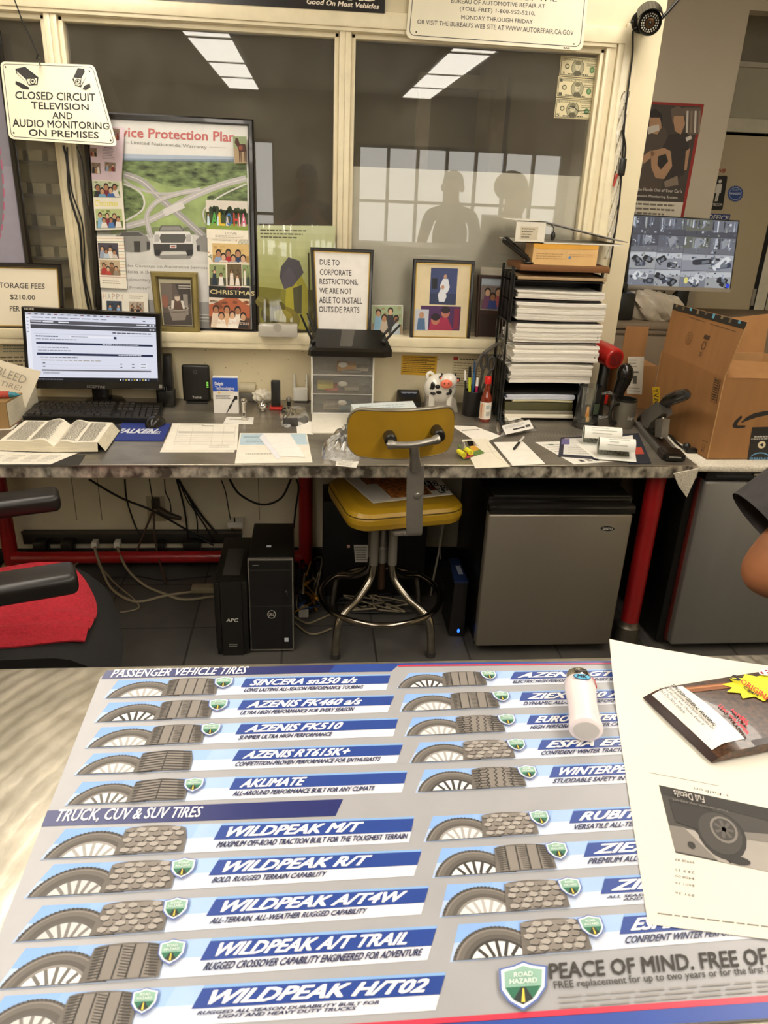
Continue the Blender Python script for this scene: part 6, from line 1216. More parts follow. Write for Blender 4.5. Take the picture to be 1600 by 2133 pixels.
# folders, envelope box, binder and stapler on top
zt0 = zs[7]
b = B(); b.box(xr(1079, 574), xr(1264, 574), TY-.004, TY+.2, zs[6]+.001, zs[6]+.011, mat('beige_folder', '#a98d68', .7), .002); tag(b.build('folder'), 'beige folder in the upper tray under the brown one', 'folder')
b = B(); b.box(xr(1083, 560), xr(1270, 560), TY-.006, TY+.2, zt0+.001, zt0+.022, mat('brown_folder', '#7a4f28', .7), .003); tag(b.build('folder'), 'brown folder lying on the topmost tray', 'folder')
zf = zt0+.023; x0, x1, _, z1 = span(1110, 509, 1245, 554, TY+.002)
o = thing('envelope_box', 'tan and yellow box of envelopes on the brown folder', 'box', ((x0+x1)/2, TY, zf)); b = B(); b.box(x0, x1, TY+.002, TY+.11, zf, z1, ink('#e0b678')); b.build('carton', o, 0)
b = B(); qq = Q((x0, TY+.0015, z1), (x1, TY+.0015, z1), (x1, TY+.0015, zf), (x0, TY+.0015, zf)); b.poly(qq, [(0, -.0), (1, 0), (.985, .2), (.1, .26), (0, .18)], ink('#e3a63c'), 1); b.words(qq, .05, .42, .5, .75, 3, ink('#b08a58'), 1, 3, .3); b.words(qq, .56, .42, .95, .6, 2, ink('#b08a58'), 1, 4, .3); b.ell(qq, .57, .62, .02, .08, ink('#5a8ac0'), 2, 8); b.rect(qq, .515, .3, .52, .95, ink('#c99e62'), 1); b.build('box_print', o, 0)
zb_ = z1+.001; x0, x1, _, z1 = span(1073, 460, 1134, 507, TY+.01)
o = thing('ring_binder', 'white ring binder lying spine-out on the very top of the paper trays', 'binder', ((x0+x1)/2, TY+.05, zb_)); WB = mat('white_binder_vinyl', '#e4ddcc', .35)
tip = PY(1300, 511, TY+.06)
b = B(); b.box(x0, x1, TY, TY+.004, zb_, z1, WB); 
hx_ = x1; b.prism([(hx_, TY, z1), (hx_, TY, z1-.003), (tip.x, TY+.03, zb_+.010), (tip.x, TY+.03, zb_+.013)], (0, .22, 0), mat('grey_binder_cover', '#8d8a86', .4), mat('grey_binder_cover', '#8d8a86')); b.box(x0, tip.x-.02, TY, TY+.24, zb_, zb_+.003, WB); b.box(x0, x1, TY, TY+.24, z1-.003, z1, WB); b.build('covers', o, 0)
b = B(); qq = Q((x0, TY-.0004, z1), (x1, TY-.0004, z1), (x1, TY-.0004, zb_), (x0, TY-.0004, zb_)); b.rect(qq, .15, .25, .75, .85, ink('#cfc3a8'), 1); b.words(qq, .2, .3, .7, .8, 4, ink('#6a6250'), 2, 3, .4, .5); b.build('spine_label', o, 0)
b = B(); c = PY(1152, 492, TY+.02); b.ball(c, (.009, .006, .016), BLACKP, None, 12, 8); b.tube([c+Vector((0, 0, .01)), c+Vector((0, .0, .028)), c+Vector((-.012, 0, .038))], .002, DARKG, 6); b.build('ring_mechanism', o)
o = thing('stapler', 'black stapler tipped up on the left end of the top tray', 'stapler', (xr(1085, 545), TY, zt0)); 
p0_, p1_ = PY(1052, 499, TY+.02), PY(1098, 537, TY+.02); b = B(); b.tube([p0_+Vector((-.006, 0, .004)), p0_, p0_+(p1_-p0_)*.3, p1_], [.011, .017, .015, .012], BLACKS, 12, flat=.8); b.build('arm', o); b = B(); b.box(p1_.x-.012, p1_.x+.022, TY+.0, TY+.045, zt0+.0235, zt0+.031, BLACKS, .003); b.tube([p1_+Vector((0, 0, -.005)), Vector((p1_.x+.005, TY+.02, zt0+.033))], .012, BLACKS, 10); b.build('base', o)

# ---- red tool, glass mug, dark mug
p = D_(1272, 868); hc = PY(1281, 748, p.y-.02); o = thing('air_tool', 'red and black power tool standing between the paper trays and cardboard boxes', 'power tool', tuple(p))
RT = mat('red_tool_plastic', '#b3211c', .3, coat=.2); a = Vector((-.25, 1, .12)).normalized(); b = B(); b.tube([hc-a*.004, hc, hc+a*.012, hc+a*.05, hc+a*.12, hc+a*.13], [.036, .041, .042, .044, .040, .03], RT, 24, up=(0, 0, 1)); b.build('motor_housing', o)
b = B(); b.tube([hc-a*.0055, hc-a*.003], [.030, .030], mat('dark_red_grille', '#8d1714', .4), 20, up=(0, 0, 1)); cs_ = a.cross(Vector((0, 0, 1))).normalized()
for i in (-2, -1, 0, 1, 2): c = hc-a*.0062+cs_*i*.010; l_ = math.sqrt(max(0, .027**2-(i*.01)**2)); b.tube([c+Vector((0, 0, l_)), c-Vector((0, 0, l_))], .0022, ink('#5a0f0d'), 6)
b.build('vent_grille', o)
b = B(); g = hc+a*.05; b.tube([g+Vector((-.005, 0, -.02)), g+Vector((-.012, -.02, -.07)), Vector((g.x-.02, p.y, ZD+.03)), Vector((g.x-.022, p.y, ZD+.002))], [.022, .021, .024, .028], BLACKP, 16); b.build('handle', o)
b = B(); n_ = PY(1302, 780, p.y-.005); b.ball(n_, (.033, .033, .045), BLACKS, None, 20, 14); b.tube([n_+Vector((0, 0, -.02)), n_+Vector((-.012, 0, -.06)), n_+Vector((-.02, 0, -.11))], [.03, .024, .022], BLACKS, 16); b.build('nose_guard', o)
b = B(); c = PY(1256, 832, p.y-.012); b.box(c.x-.02, c.x+.022, c.y, c.y+.03, c.z-.02, c.z+.018, RT, .005); b.build('red_base_clip', o)
GLM = clear_mat('mug_glass', (.90, .91, .89), .03, (.7, .7, .66), .02, 1.6)
p = D_(1218, 888); mh = PY(1222, 803, p.y).z-ZD; k = mh/.13; o = thing('glass_mug', 'empty glass beer mug with a handle, left of the dark mug', 'mug', tuple(p))
b = B(); b.lathe([(r*k, z*k) for r, z in ((.036, 0), (.039, .004), (.038, .018), (.035, .03), (.034, .08), (.036, .13), (.0335, .13), (.031, .08), (.031, .03), (.028, .02), (.001, .018))], GLM, p, 32); b.build('glass', o, 60)
b = B(); b.tube(smooth_path([p+Vector((.034, -.012, .108))*k, p+Vector((.062, -.02, .112))*k, p+Vector((.07, -.022, .085))*k, p+Vector((.062, -.02, .04))*k, p+Vector((.034, -.012, .034))*k], 6), .007, GLM, 12); b.build('handle', o, 60)
b = B(); ql_ = lambda x0, x1, z0, z1, c: b.grid(lambda u, v: p+Vector((.0385*k*math.sin(x0+(x1-x0)*u), -.0385*k*math.cos(x0+(x1-x0)*u), z0+(z1-z0)*v)), 4, 3, ink(c))
ql_(-.45, -.15, .05, .068, '#b9803c'); ql_(-.4, -.2, .068, .09, '#c9975a'); ql_(.15, .75, .06, .10, '#3d4a36'); ql_(-.35, -.1, .032, .05, '#c2a06a'); b.build('faded_print', o, 60)
p = D_(1296, 888); mh = PY(1296, 830, p.y).z-ZD; o = thing('coffee_mug', 'grey coffee mug with a black rim and white script, beside the stapler', 'mug', tuple(p)); r_ = .041
b = B(); b.lathe([(r_*.95, 0), (r_, .004), (r_, mh-.008), (r_, mh), (r_-.004, mh), (r_-.005, .01), (.001, .008)], mat('grey_mug_glaze', '#6d6759', .3), p, 32, None, [mat('grey_mug_glaze', '#6d6759')]*2+[BLACKP]*4); b.build('body', o, 50)
b = B(); b.tube(smooth_path([p+Vector((-.036, -.018, mh*.85)), p+Vector((-.066, -.03, mh*.8)), p+Vector((-.07, -.032, mh*.5)), p+Vector((-.058, -.028, mh*.2)), p+Vector((-.037, -.018, mh*.16))], 6), .007, BLACKP, 12); b.build('handle', o, 60)
b = B(); P, F = glyphs('Snap-on', .02, .25); b.add([p+Vector(((r_+.0004)*math.sin(-.05+.95*x), -(r_+.0004)*math.cos(-.05+.95*x), mh*(.46-.16*y))) for x, y in P], F, ink('#e6e2d8')); b.build('script', o, 0)

# ---- heavy-duty stapler
o = thing('heavy_stapler', 'large grey heavy-duty stapler with a black handle at the right end of the desk', 'stapler', tuple(D_(1380, 930)))
A0, A1 = D_(1345, 893), D_(1404, 962); ax = (A1-A0).normalized(); sd = Vector((-ax.y, ax.x, 0)); sd = -sd if sd.x < 0 else sd; hw = .036; L_ = (A1-A0).length
GM = mat('grey_stapler_body', '#6e6a63', .35, .2); b = B()
fr = lambda t, s, z: A0+ax*(t*L_)+sd*(s*hw)+Vector((0, 0, z))
b.prism([fr(-.1, -1, .001), fr(.80, -1, .001), fr(.80, 1, .001), fr(-.1, 1, .001)], (0, 0, .016), GM); b.prism([fr(.1, -.6, .017), fr(.74, -.6, .017), fr(.74, .6, .017), fr(.1, .6, .017)], (0, 0, .002), mat('brown_black_anvil', '#3a3028', .35)); b.build('base', o, 20)
b = B(); bm = bmesh.new(); bmesh.ops.create_cube(bm, size=1); bmesh.ops.bevel(bm, geom=bm.edges[:], offset=.12, segments=3, affect='EDGES')
for v in bm.verts: v.co = fr(.89+v.co.x*.24, v.co.y*2.1, .0135+v.co.z*.024)
b.bm(bm, BLACKP); q = Q(fr(1.012, -.55, .021), fr(1.012, .55, .021), fr(1.013, .55, .014), fr(1.013, -.55, .014)); b.words(q, 0, 0, 1, 1, 1, ink('#a9a49a'), 2, 3, .7, 0); b.build('nose_block', o)
pa_ = lambda x, y: PN(x, y, fr(.3, 0, 0), sd)
b = B(); P = [pa_(*p) for p in ((1345, 862), (1378, 838), (1388, 846), (1390, 862), (1366, 880), (1360, 893), (1347, 889))]; b.prism([x-sd*.018 for x in P], sd*.036, GM); b.build('arm', o, 20)
b = B(); b.tube([pa_(1378, 842), pa_(1392, 834), pa_(1412, 826), pa_(1428, 822), pa_(1432, 823)], [.012, .022, .023, .019, .010], BLACKS, 14, up=(0, 0, 1)); b.build('handle_grip', o, 60)
b = B(); b.tube([pa_(1384, 852), pa_(1381, 880), pa_(1378, 913)], [.007, .008, .008], CHROME, 12); b.tube([pa_(1383, 856), pa_(1382, 870)], .0105, BLACKP, 12); b.prism([pa_(1372, 872)-sd*.012, pa_(1389, 872)-sd*.012, pa_(1384, 911)-sd*.012, pa_(1371, 911)-sd*.012], sd*.024, ALU); b.build('plunger', o)
b = B(); b.ball(pa_(1338, 874), (.02, .02, .02), BLACKP, None, 14, 10); b.tube([pa_(1338, 874), pa_(1350, 893), pa_(1368, 905)], .014, BLACKP, 12); b.build('rear_spring_cap', o)
# ---- papers right of the yellow chair
PV = '#efe8da'
sheet('paper', 'white printed sheet behind the yellow ear plug pack', 'paper', ((945, 884), (1003, 889), (1044, 907), (1024, 922), (950, 918)) [:4] if False else ((940, 886), (990, 888), (1044, 908), (1000, 925)), ZD+.0006, lambda b, q: b.words(q, .1, .2, .9, .4, 1, ink('#9a9488'), 1, 3, .3), PV)
o = thing('envelope', 'cream envelope lying open between the ear plug pack and the blank note', 'envelope', tuple(D_(1020, 945)))
q = QP(lambda x, y: PZ(x, y, ZD+.0022), (962, 916), (1013, 913), (1063, 972), (990, 975), eps=.0002); b = B(); b.slab(q, .0012, ink('#e8dfc8')); b.rect(q, 0, .49, 1, .50, ink('#cfc5ac'), 1); b.line(q, [(1, .03), (.86, .2), (.8, .62), (1, .98)], .0012, ink('#c2b79c'), 1); b.build('body', o, 0)
sheet('note_paper', 'blank white note with a pen lying on it', 'paper', ((1028, 921), (1090, 920), (1136, 966), (1068, 970)), ZD+.0014, None, '#ece6d8')
a, c = PZ(1071, 935, ZD+.006), PZ(1091, 910, ZD+.006); o = thing('pen', 'black and white pen lying on the blank note', 'pen', tuple(a)); b = B(); b.rod(a, a+(c-a)*.5, .0048, BLACKP, 12); b.build('cap', o); b = B(); b.tube([a+(c-a)*.5, c], [.0042, .0034], WHITEP, 12); b.build('barrel', o)
o = thing('ear_plug_pack', 'card pack with yellow ear plugs beside the yellow chair back', 'packet', tuple(D_(975, 943))); q = QP(lambda x, y: PZ(x, y, ZD+.004), (955, 926), (985, 925), (1010, 943), (965, 957), eps=.0003); b = B(); b.slab(q, .0012, ink('#5f7d3a')); b.poly(q, [(.0, .5), (.4, .4), (.5, 1), (.05, 1)], ink('#b0304a'), 1); b.poly(q, [(.6, .2), (1, .1), (1, .6), (.6, .7)], ink('#d9a03a'), 1); b.build('card', o, 0)
EY = mat('yellow_foam', '#e6de2a', .5)
for x, y in ((967, 948), (981, 943)): a = PZ(x, y, ZD+.015); b = B(); b.tube([a, a+Vector((-.012, .04, .0))], [.0095, .0085], EY, 16); b.tube([a-Vector((-.0001, .0006, 0)), a+Vector((-.0002, .0004, 0))], .006, ink('#c9bf1e'), 12); b.build('ear_plug', o)
b = B(); qb_ = [PZ(*p, ZD+.006) for p in ((962, 923), (992, 922), (1003, 936), (955, 947))]; b.grid(lambda u, v: Q(*qb_)(u, v)+Vector((0, 0, .021*math.sin(math.pi*min(1, max(0, u)))**.5*(.4+.6*v))), 8, 6, clear_mat('clear_blister', (.97, .97, .96), .03, (.9, .9, .85), .05, 1.5)); b.build('blister', o)
V, F, b = bag('x', '', [(1036, 872), (1056, 868), (1100, 878), (1118, 896), (1080, 902), (1042, 908), (1034, 890)], .014, 5); o = thing('label_bag', 'clear bag with a white barcode label in front of the paper trays', 'plastic bag', tuple(D_(1075, 890))); b.add(V, F, BAG); b.build('bag', o)
q = QP(lambda x, y: PZ(x, y, ZD+.0165), (1045, 887), (1103, 874), (1112, 892), (1054, 905), eps=.0003); b = B(); b.slab(q, .0006, ink('#eee9df')); b.words(q, .08, .12, .8, .45, 3, ink('#7d786f'), 1, 4, .35); b.rect(q, .3, .6, .72, .75, BLK, 1); b.rect(q, .76, .5, .93, .75, ink('#4d4a44'), 1); b.build('barcode_label', o, 0)
q = QP(lambda x, y: PZ(x, y, ZD+.0150), (1052, 862), (1078, 858), (1086, 871), (1060, 877), eps=.0003); b = B(); b.slab(q, .0006, ink('#e2dccd')); b.build('slip', o, 0)
# receipts on brochures at the right
def dbro(b, q):
    rg = random.Random(5)
    for i in range(7): b.rect(q, .16+i*.12, .84, .23+i*.12, .93, ink(('#3d3a3a', '#8a857a', '#2c2f44')[i % 3]), 1)
    b.words(q, .05, .1, .6, .7, 6, ink('#aaa498'), 1, 3, .35); b.rect(q, .18, .12, .3, .18, ink('#4a6a4a'), 2)
sheet('flyer', 'white printed flyer at the desk edge under the curled receipts', 'flyer', ((1115, 921), (1200, 918), (1328, 958), (1196, 967)), ZD+.0008, dbro, '#e6e1d6')
sheet('brochure', 'dark brochure with a red mark in front of the grey stapler', 'brochure', ((1290, 905), (1330, 902), (1357, 964), (1310, 966)), ZD+.0026, lambda b, q: b.rect(q, .45, .5, .85, .72, ink('#b5432f'), 1), '#1f222e', .002)
sheet('leaflet', 'dark-edged leaflet under the curled receipts', 'leaflet', ((1168, 911), (1300, 905), (1326, 962), (1163, 950)), ZD+.0034, lambda b, q: (b.rect(q, .06, .08, .98, .9, ink('#d9d5cc'), 1), b.rect(q, .02, .1, .14, .4, ink('#6a5f8a'), 2), b.words(q, .12, .5, .5, .85, 4, ink('#b0a89a'), 2, 3, .35)), '#2e2a36', .001)
def curl(name, label, pts, wd, z0, seed):                # strip of till receipt rolled over itself
    o = thing('till_receipt', label, 'receipt', tuple(D_(*pts[0]))); b = B(); a = PZ(*pts[0], z0); e = PZ(*pts[1], z0); d = (e-a).normalized(); n_ = Vector((-d.y, d.x, 0)); n_ = n_ if n_.x > 0 else -n_
    r_ = .032; path = [a-d*.0+Vector((0, 0, 0))]; prof = []
    for i in range(4): prof.append((-.05+.05*i/4, .0005))
    for i in range(19): t = -math.pi/2+math.pi*1.55*i/18; prof.append((r_*math.cos(t)*.85, r_+r_*math.sin(t)))
    f_ = lambda u, v: (lambda i, w_: a+d*(prof[i][0]*(1-w_)+prof[min(i+1, len(prof)-1)][0]*w_)+Vector((0, 0, prof[i][1]*(1-w_)+prof[min(i+1, len(prof)-1)][1]*w_))+n_*(wd*v))(min(len(prof)-1, int(u*(len(prof)-1))), u*(len(prof)-1)-int(u*(len(prof)-1)))
    b.grid(f_, 22, 4, ink('#eceadf')); b.build('strip', o, 60); b = B(); b.grid(lambda u, v: (lambda p: p+(a+n_*(p-a).dot(n_)+Vector((0, 0, r_))-p).normalized()*.0006)(f_(.2+.8*u, .02+.9*v)), 20, 4, mat('faint_receipt_print', '#8f9182', .8, var=.45, scale=170)); b.build('inner_print', o, 60)
    b = B(); g = random.Random(seed)
    for i in range(14):
        u = .1+.85*i/14; v = g.uniform(.1, .3); e_ = g.uniform(.5, .9)
        c = [f_(u, v), f_(u+.018, v), f_(u+.018, e_), f_(u, e_)]; m_ = sum(c, Vector())/4; ce = a+Vector((0, 0, r_))+n_*((m_-a).dot(n_)); ou = (m_-ce).normalized(); b.face([p+ou*.0005 for p in c], ink('#b5b3a6'))
    b.build('faint_print', o, 0)
curl('x', 'curled till receipt, the left and taller of the two white curls', ((1213, 922), (1203, 897)), .13, ZD+.005, 2)
curl('x', 'rolled till receipt, the right of the two white curls', ((1243, 947), (1233, 922)), .12, ZD+.006, 4)
sheet('paper', 'white sheet under the right curled receipt', 'paper', ((1200, 925), (1318, 906), (1326, 962), (1240, 955)), ZD+.0047, None, '#ebe6da', .0005)
o = thing('cable_end', 'black cable with a plug trailing behind the grey stapler to the cardboard box', 'cable', tuple(D_(1440, 950))); P = [D_(*p)+Vector((0, 0, .006)) for p in ((1389, 903), (1405, 922), (1420, 935), (1436, 944))]; b = B(); b.tube(smooth_path(P, 5), .005, BLACKP, 8); b.build('cord', o)
b = B(); p = D_(1438, 945); b.box(p.x-.018, p.x+.022, p.y-.01, p.y+.012, ZD+.001, ZD+.02, BLACKP, .004); b.ball((p.x-.005, p.y+.025, ZD+.018), .014, BLACKP, None, 12, 8); b.build('plug', o)
# ================================================================ yellow draughting stool
YEL = mat('mustard_vinyl', '#b08a1e', .38, var=.08, scale=5, bump=.02); YELB = mat('mustard_back_panel', '#a37d1c', .36, var=.1, scale=7)
TUBS = mat('worn_chrome_tube', '#a89f90', .26, 1., var=.15, scale=30); GRT = mat('grey_painted_tube', '#8d877c', .4, .4)
SC = Vector((.262, 2.475, 0)); o = thing('stool', 'mustard yellow swivel stool with a curved back and chrome ring base', 'stool', tuple(SC))
for i, (sx, sy) in enumerate(((-1, -1), (1, -1), (1, 1), (-1, 1))):
    P = smooth_path([SC+Vector((sx*a, sy*a, z)) for a, z in ((.034, .455), (.034, .38), (.034, .30), (.047, .245), (.092, .195), (.135, .172), (.160, .145), (.170, .08), (.173, .012))], 6)
    b = B(); b.tube(P, .0145, TUBS, 14); lg = b.build('leg', o, 60)
    b = B(); b.rod(P[0]+Vector((0, 0, .002)), SC+Vector((sx*.034, sy*.034, .305)), .0165, GRT, 14); b.build('grey_sleeve', lg, 60); B().lathe([(.017, 0), (.018, .004), (.017, .022)], DARKG, SC+Vector((sx*.173, sy*.173, 0)), 14).build('rubber_foot', lg)
b = B(); b.tube([SC+Vector((.222*math.cos(t), .222*math.sin(t), .162)) for t in [2*math.pi*i/56 for i in range(56)]], .0115, mat('foot_ring_chrome', '#8d8478', .2, 1., var=.1), 12, True); b.build('foot_ring', o, 60)
b = B(); b.rod(SC+Vector((0, 0, .19)), SC+Vector((0, 0, .36)), .015, mat('rusty_screw', '#4a3524', .5, .6), 14); b.rod(SC+Vector((0, 0, .30)), SC+Vector((0, 0, .36)), .020, GRT, 16); b.rod(SC+Vector((0, 0, .358)), SC+Vector((0, 0, .365)), .026, ALU, 18); b.rod(SC+Vector((0, 0, .36)), SC+Vector((0, 0, .48)), .0185, ALU, 16); b.build('height_screw', o, 60)
b = B(); b.box(SC.x-.055, SC.x+.055, SC.y-.055, SC.y+.055, .448, .466, GRT, .006); b.lathe([(.07, .47), (.075, .49), (.05, .507)], GRT, (SC.x, SC.y, 0)); b.build('swivel_plate', o)
rz = R(12); sc = Vector((.296, 2.49, 0)); cr2, sr2 = math.cos(rz), math.sin(rz); W2 = lambda x, y, z: Vector((sc.x+x*cr2-y*sr2, sc.y+x*sr2+y*cr2, z))
def rrect(hx, hy, r, n=6):
    P = []
    for cx, cy, a0 in ((hx-r, hy-r, 0), (-hx+r, hy-r, 90), (-hx+r, -hy+r, 180), (hx-r, -hy+r, 270)):
        for k in range(n+1): t = R(a0+90*k/n); P.append((cx+r*math.cos(t), cy+r*math.sin(t)))
    return P
b = B(); L = [(.188, .178, .06, 0.5060), (.202, .190, .07, 0.5140), (.208, .196, .075, 0.5320), (.208, .196, .075, 0.5500), (.206, .194, .075, 0.5555), (.206, .194, .075, 0.5585), (.198, .186, .075, 0.5700), (.165, .155, .07, 0.5780), (.09, .08, .05, 0.5820)]
rg_ = [[W2(x, y, z) for x, y in rrect(hx, hy, r)] for hx, hy, r, z in L]; n = len(rg_[0])
for a, c in zip(rg_[:-1], rg_[1:]):
    for i in range(n): j = (i+1) % n; b.face([a[i], a[j], c[j], c[i]], YEL)
b.face(rg_[-1], YEL); b.face(rg_[0][::-1], DARKG); st = b.build('seat', o, 50)
b = B(); b.tube([W2(x, y, .5572) for x, y in rrect(.2065, .1945, .075)], .0022, mat('seat_piping', '#5d4812', .5), 6, True); b.build('seam_piping', st)
# back bracket
bc = PY(846, 905, 2.135); BR_ = R(9)
bw = lambda s, d, z: bc+Vector((s*math.cos(BR_)+d*math.sin(BR_), s*math.sin(BR_)-d*math.cos(BR_), z))    # s along the back, d towards the room
p1 = PY(862, 1117, 2.19); p2 = PY(866, 970, 2.10); wv = Vector((math.cos(R(6)), math.sin(R(6)), 0))
def ribbon(P, hw, th, m):
    P = smooth_path(P, 5); b = B(); N = len(P); ring = []
    for i, p in enumerate(P):
        t = (P[min(N-1, i+1)]-P[max(0, i-1)]).normalized(); n_ = wv.cross(t).normalized(); ring.append([p+wv*hw+n_*th, p-wv*hw+n_*th, p-wv*hw-n_*th, p+wv*hw-n_*th])
    for a, c in zip(ring[:-1], ring[1:]):
        for i in range(4): j = (i+1) % 4; b.face([a[i], a[j], c[j], c[i]], m)
    b.face(ring[0][::-1], m); b.face(ring[-1], m); return b
ST = mat('grey_steel_strap', '#a29c92', .38, .5, var=.06)
ss = ribbon([Vector((SC.x+.02, SC.y-.02, .500)), Vector((SC.x+.04, SC.y-.18, .497)), p1+Vector((-.006, .035, -.006)), p1+Vector((0, 0, .012)), p1+(p2-p1)*.35, p2], .026, .004, ST).build('back_strap', o, 30)
b = B(); kn = PY(868, 1028, 2.145); b.lathe([(.016, 0), (.017, .006), (.014, .014), (.004, .018)], ALU, kn, 22, (0, -1, .25)); b.build('clamp_knob', ss)
b = B(); q_ = [PY(*p, 2.095) for p in ((849, 972), (848, 925), (886, 968), (882, 925))]
b.tube([p2+Vector((0, 0, -.01)), PY(864, 952, 2.085), PY(862, 928, 2.075)], [.018, .015, .015], ALU, 12); P = smooth_path([PY(808, 926, 2.075), PY(835, 927, 2.07), PY(862, 926, 2.07), PY(890, 921, 2.075), PY(914, 914, 2.085)], 5); b.tube(P, [.014]*3+[.0105]*(len(P)-6)+[.014]*3, ALU, 12); b.build('yoke', o, 60)
RB = .31; arc = lambda s: (RB*math.sin(s/RB), -(RB-RB*math.cos(s/RB)))
def panel(s, z, off):
    x, d = arc(s); a = s/RB; return bw(x+off*math.sin(a), d+off*math.cos(a), z)
hwid, hh, rc = .176, .070, .045
def lim(s):
    e = hwid-abs(s); return hh if e >= rc else hh-rc+math.sqrt(max(0, rc*rc-(rc-e)**2))
N = 40; ss_ = [-hwid+2*hwid*(.5-.5*math.cos(math.pi*i/N)) for i in range(N+1)]
b = B(); bow = lambda s: .006*(1-(s/hwid)**2)
for off, rev in ((0, False), (-.022, True)):
    for s0, s1 in zip(ss_[:-1], ss_[1:]):
        V = [panel(s0, -lim(s0)-bow(s0), off), panel(s1, -lim(s1)-bow(s1), off), panel(s1, lim(s1)+bow(s1)*.2, off), panel(s0, lim(s0)+bow(s0)*.2, off)]; b.face(V[::-1] if rev else V, YELB)
b.build('backrest', o, 60)
b = B(); tp = [panel(s, lim(s)+bow(s)*.2, -.011) for s in ss_]; bt = [panel(s, -lim(s)-bow(s), -.011) for s in ss_[::-1]]
b.tube(tp, .013, mat('back_trim_aluminium', '#8a8272', .35, .5), 10, flat=.45, up=(0, 0, 1)); b.tube(bt, .012, mat('back_trim_aluminium', '#8a8272'), 10, flat=.35, up=(0, 0, 1)); b.build('trim_band', o, 60)
for px, py, yy in ((813, 915, 2.10), (914, 906, 2.115)):
    c = PY(px, py, yy); b = B(); b.tube([c+Vector((0, .045, 0)), c+Vector((0, -.012, 0)), c+Vector((0, -.016, 0))], [.0185, .0185, .014], BLACKP, 18); kb = b.build('rubber_mount', o, 40)
    b = B(); e = PY(px-5 if px < 850 else px, py+11, 2.068); b.ball(e, (.006, .004, .006), ALU, None, 10, 6); b.build('screw', kb)
# magazine on the seat
q = Q(W2(-.15, .13, .587), W2(.20, .13, .587), W2(.18, -.105, .587), W2(-.115, -.125, .587), .0003)
o = thing('magazine', 'white and orange magazine lying on the mustard stool seat', 'magazine', tuple(q(.5, .5)))
b = B(); b.slab(q, .0035, ink('#d9d2c2')); b.build('pages', o, 0); b = B(); PRM = mat('orange_brown_print', '#a9662c', .5, var=.75, scale=55)
b.rect(q, .14, .0, .76, .93, PRM, 1); b.rect(q, .02, .35, .26, .93, ink('#cfc8bc'), 2); b.rect(q, .02, 0, .14, .35, ink('#d9d2c2'), 1)
for t, u0, v0, u1, v1, c, bg in (('A', .77, .42, .84, .60, '#e8e2d6', '#1d1a17'), ('D', .85, .44, .92, .62, '#e8e2d6', '#1d1a17'), ('C', .78, .63, .85, .78, '#b0301f', '#1d1a17'), ('O', .93, .66, .985, .84, '#e8e2d6', '#1d1a17'), ('K', .86, .78, .93, .92, '#e8e2d6', '#1d1a17')):
    b.rect(q, u0-.005, v0-.02, u1+.005, v1+.02, ink(bg), 2); b.text(q, t, u0+.01, v0, u1-.01, v1, ink(c), 3, .03)
b.build('cover_print', o, 0)

# ================================================================ office chair at the left
CC = Vector((-.86, 1.85, 0)); CZ = R(20.4); o = thing('office_chair', 'black office chair with padded armrests at the lower left, red towel on its seat', 'office chair', tuple(CC), CZ)
lc = lambda x, y, z: Vector((CC.x+x*math.cos(CZ)-y*math.sin(CZ), CC.y+x*math.sin(CZ)+y*math.cos(CZ), z))
FAB = mat('black_chair_fabric', '#161311', .8, var=.15, scale=90); VIN = mat('black_padded_vinyl', '#1f1b18', .36, var=.1, scale=12, bump=.02)
def seatz(x, y): return .485+.006*math.cos(x*6)-.10*max(0, (x-.18)/.14)**2*.9-.05*max(0, (abs(y)-.2)/.1)**2
b = B(); nx, ny = 16, 16; hwf = lambda x: .245+.045*max(0, min(1, (x+.05)/.35)); XM = .325
top = lambda u, v: (lambda x, y: lc(x-(abs(v-.5)*2)**3*.045*max(0, u), y, seatz(x, y)))(-.26+(XM+.26)*u, (v-.5)*2*hwf(-.26+(XM+.26)*u))
b.grid(top, nx, ny, FAB)
ed = [(i/nx, 0) for i in range(nx+1)]+[(1, i/ny) for i in range(1, ny+1)]+[(1-i/nx, 1) for i in range(1, nx+1)]+[(0, 1-i/ny) for i in range(1, ny)]
lw = lambda u, v: (lambda p: lc(*(((p-CC).x*math.cos(CZ)+(p-CC).y*math.sin(CZ))*.93, (-(p-CC).x*math.sin(CZ)+(p-CC).y*math.cos(CZ))*.93), min(p.z-.03, .40)))(top(u, v))
for i in range(len(ed)): a, c = ed[i], ed[(i+1) % len(ed)]; b.face([top(*a), lw(*a), lw(*c), top(*c)], FAB)
b.face([lw(*e) for e in ed], BLACKP); b.build('seat', o, 60)
for sy, nm in ((-1, 'near'), (1, 'far')):
    y0 = .01+sy*.268; b = B(); b.T = FR[o]; b.box(-.16, .222, y0-.05, y0+.05, .638, .692, VIN, .019, 4); ap = b.build('armrest', o, 60)
    b = B(); b.prism([lc(-.08, y0-.03, .645), lc(.06, y0-.03, .645), lc(-.06, y0-.025, .60), lc(-.14, y0-.025, .60)], lc(0, .05, 0)-lc(0, 0, 0), BLACKP); b.prism([lc(-.14, y0-.022, .61), lc(-.07, y0-.022, .61), lc(-.07, y0-.022, .40), lc(-.14, y0-.022, .40)], lc(0, .044, 0)-lc(0, 0, 0), mat('grey_arm_post', '#77726c', .4)); b.build('arm_post', o)
b = B(); b.grid(lambda u, v: lc(-.30-.05*math.sin(v*3)*.6+.04*abs(u-.5)**2*4, (u-.5)*.48, .52+.52*v), 10, 10, FAB, .04); b.build('backrest', o, 60)
b = B(); b.rod(lc(0, 0, .08), lc(0, 0, .42), .028, BLACKP, 16); b.build('gas_column', o)
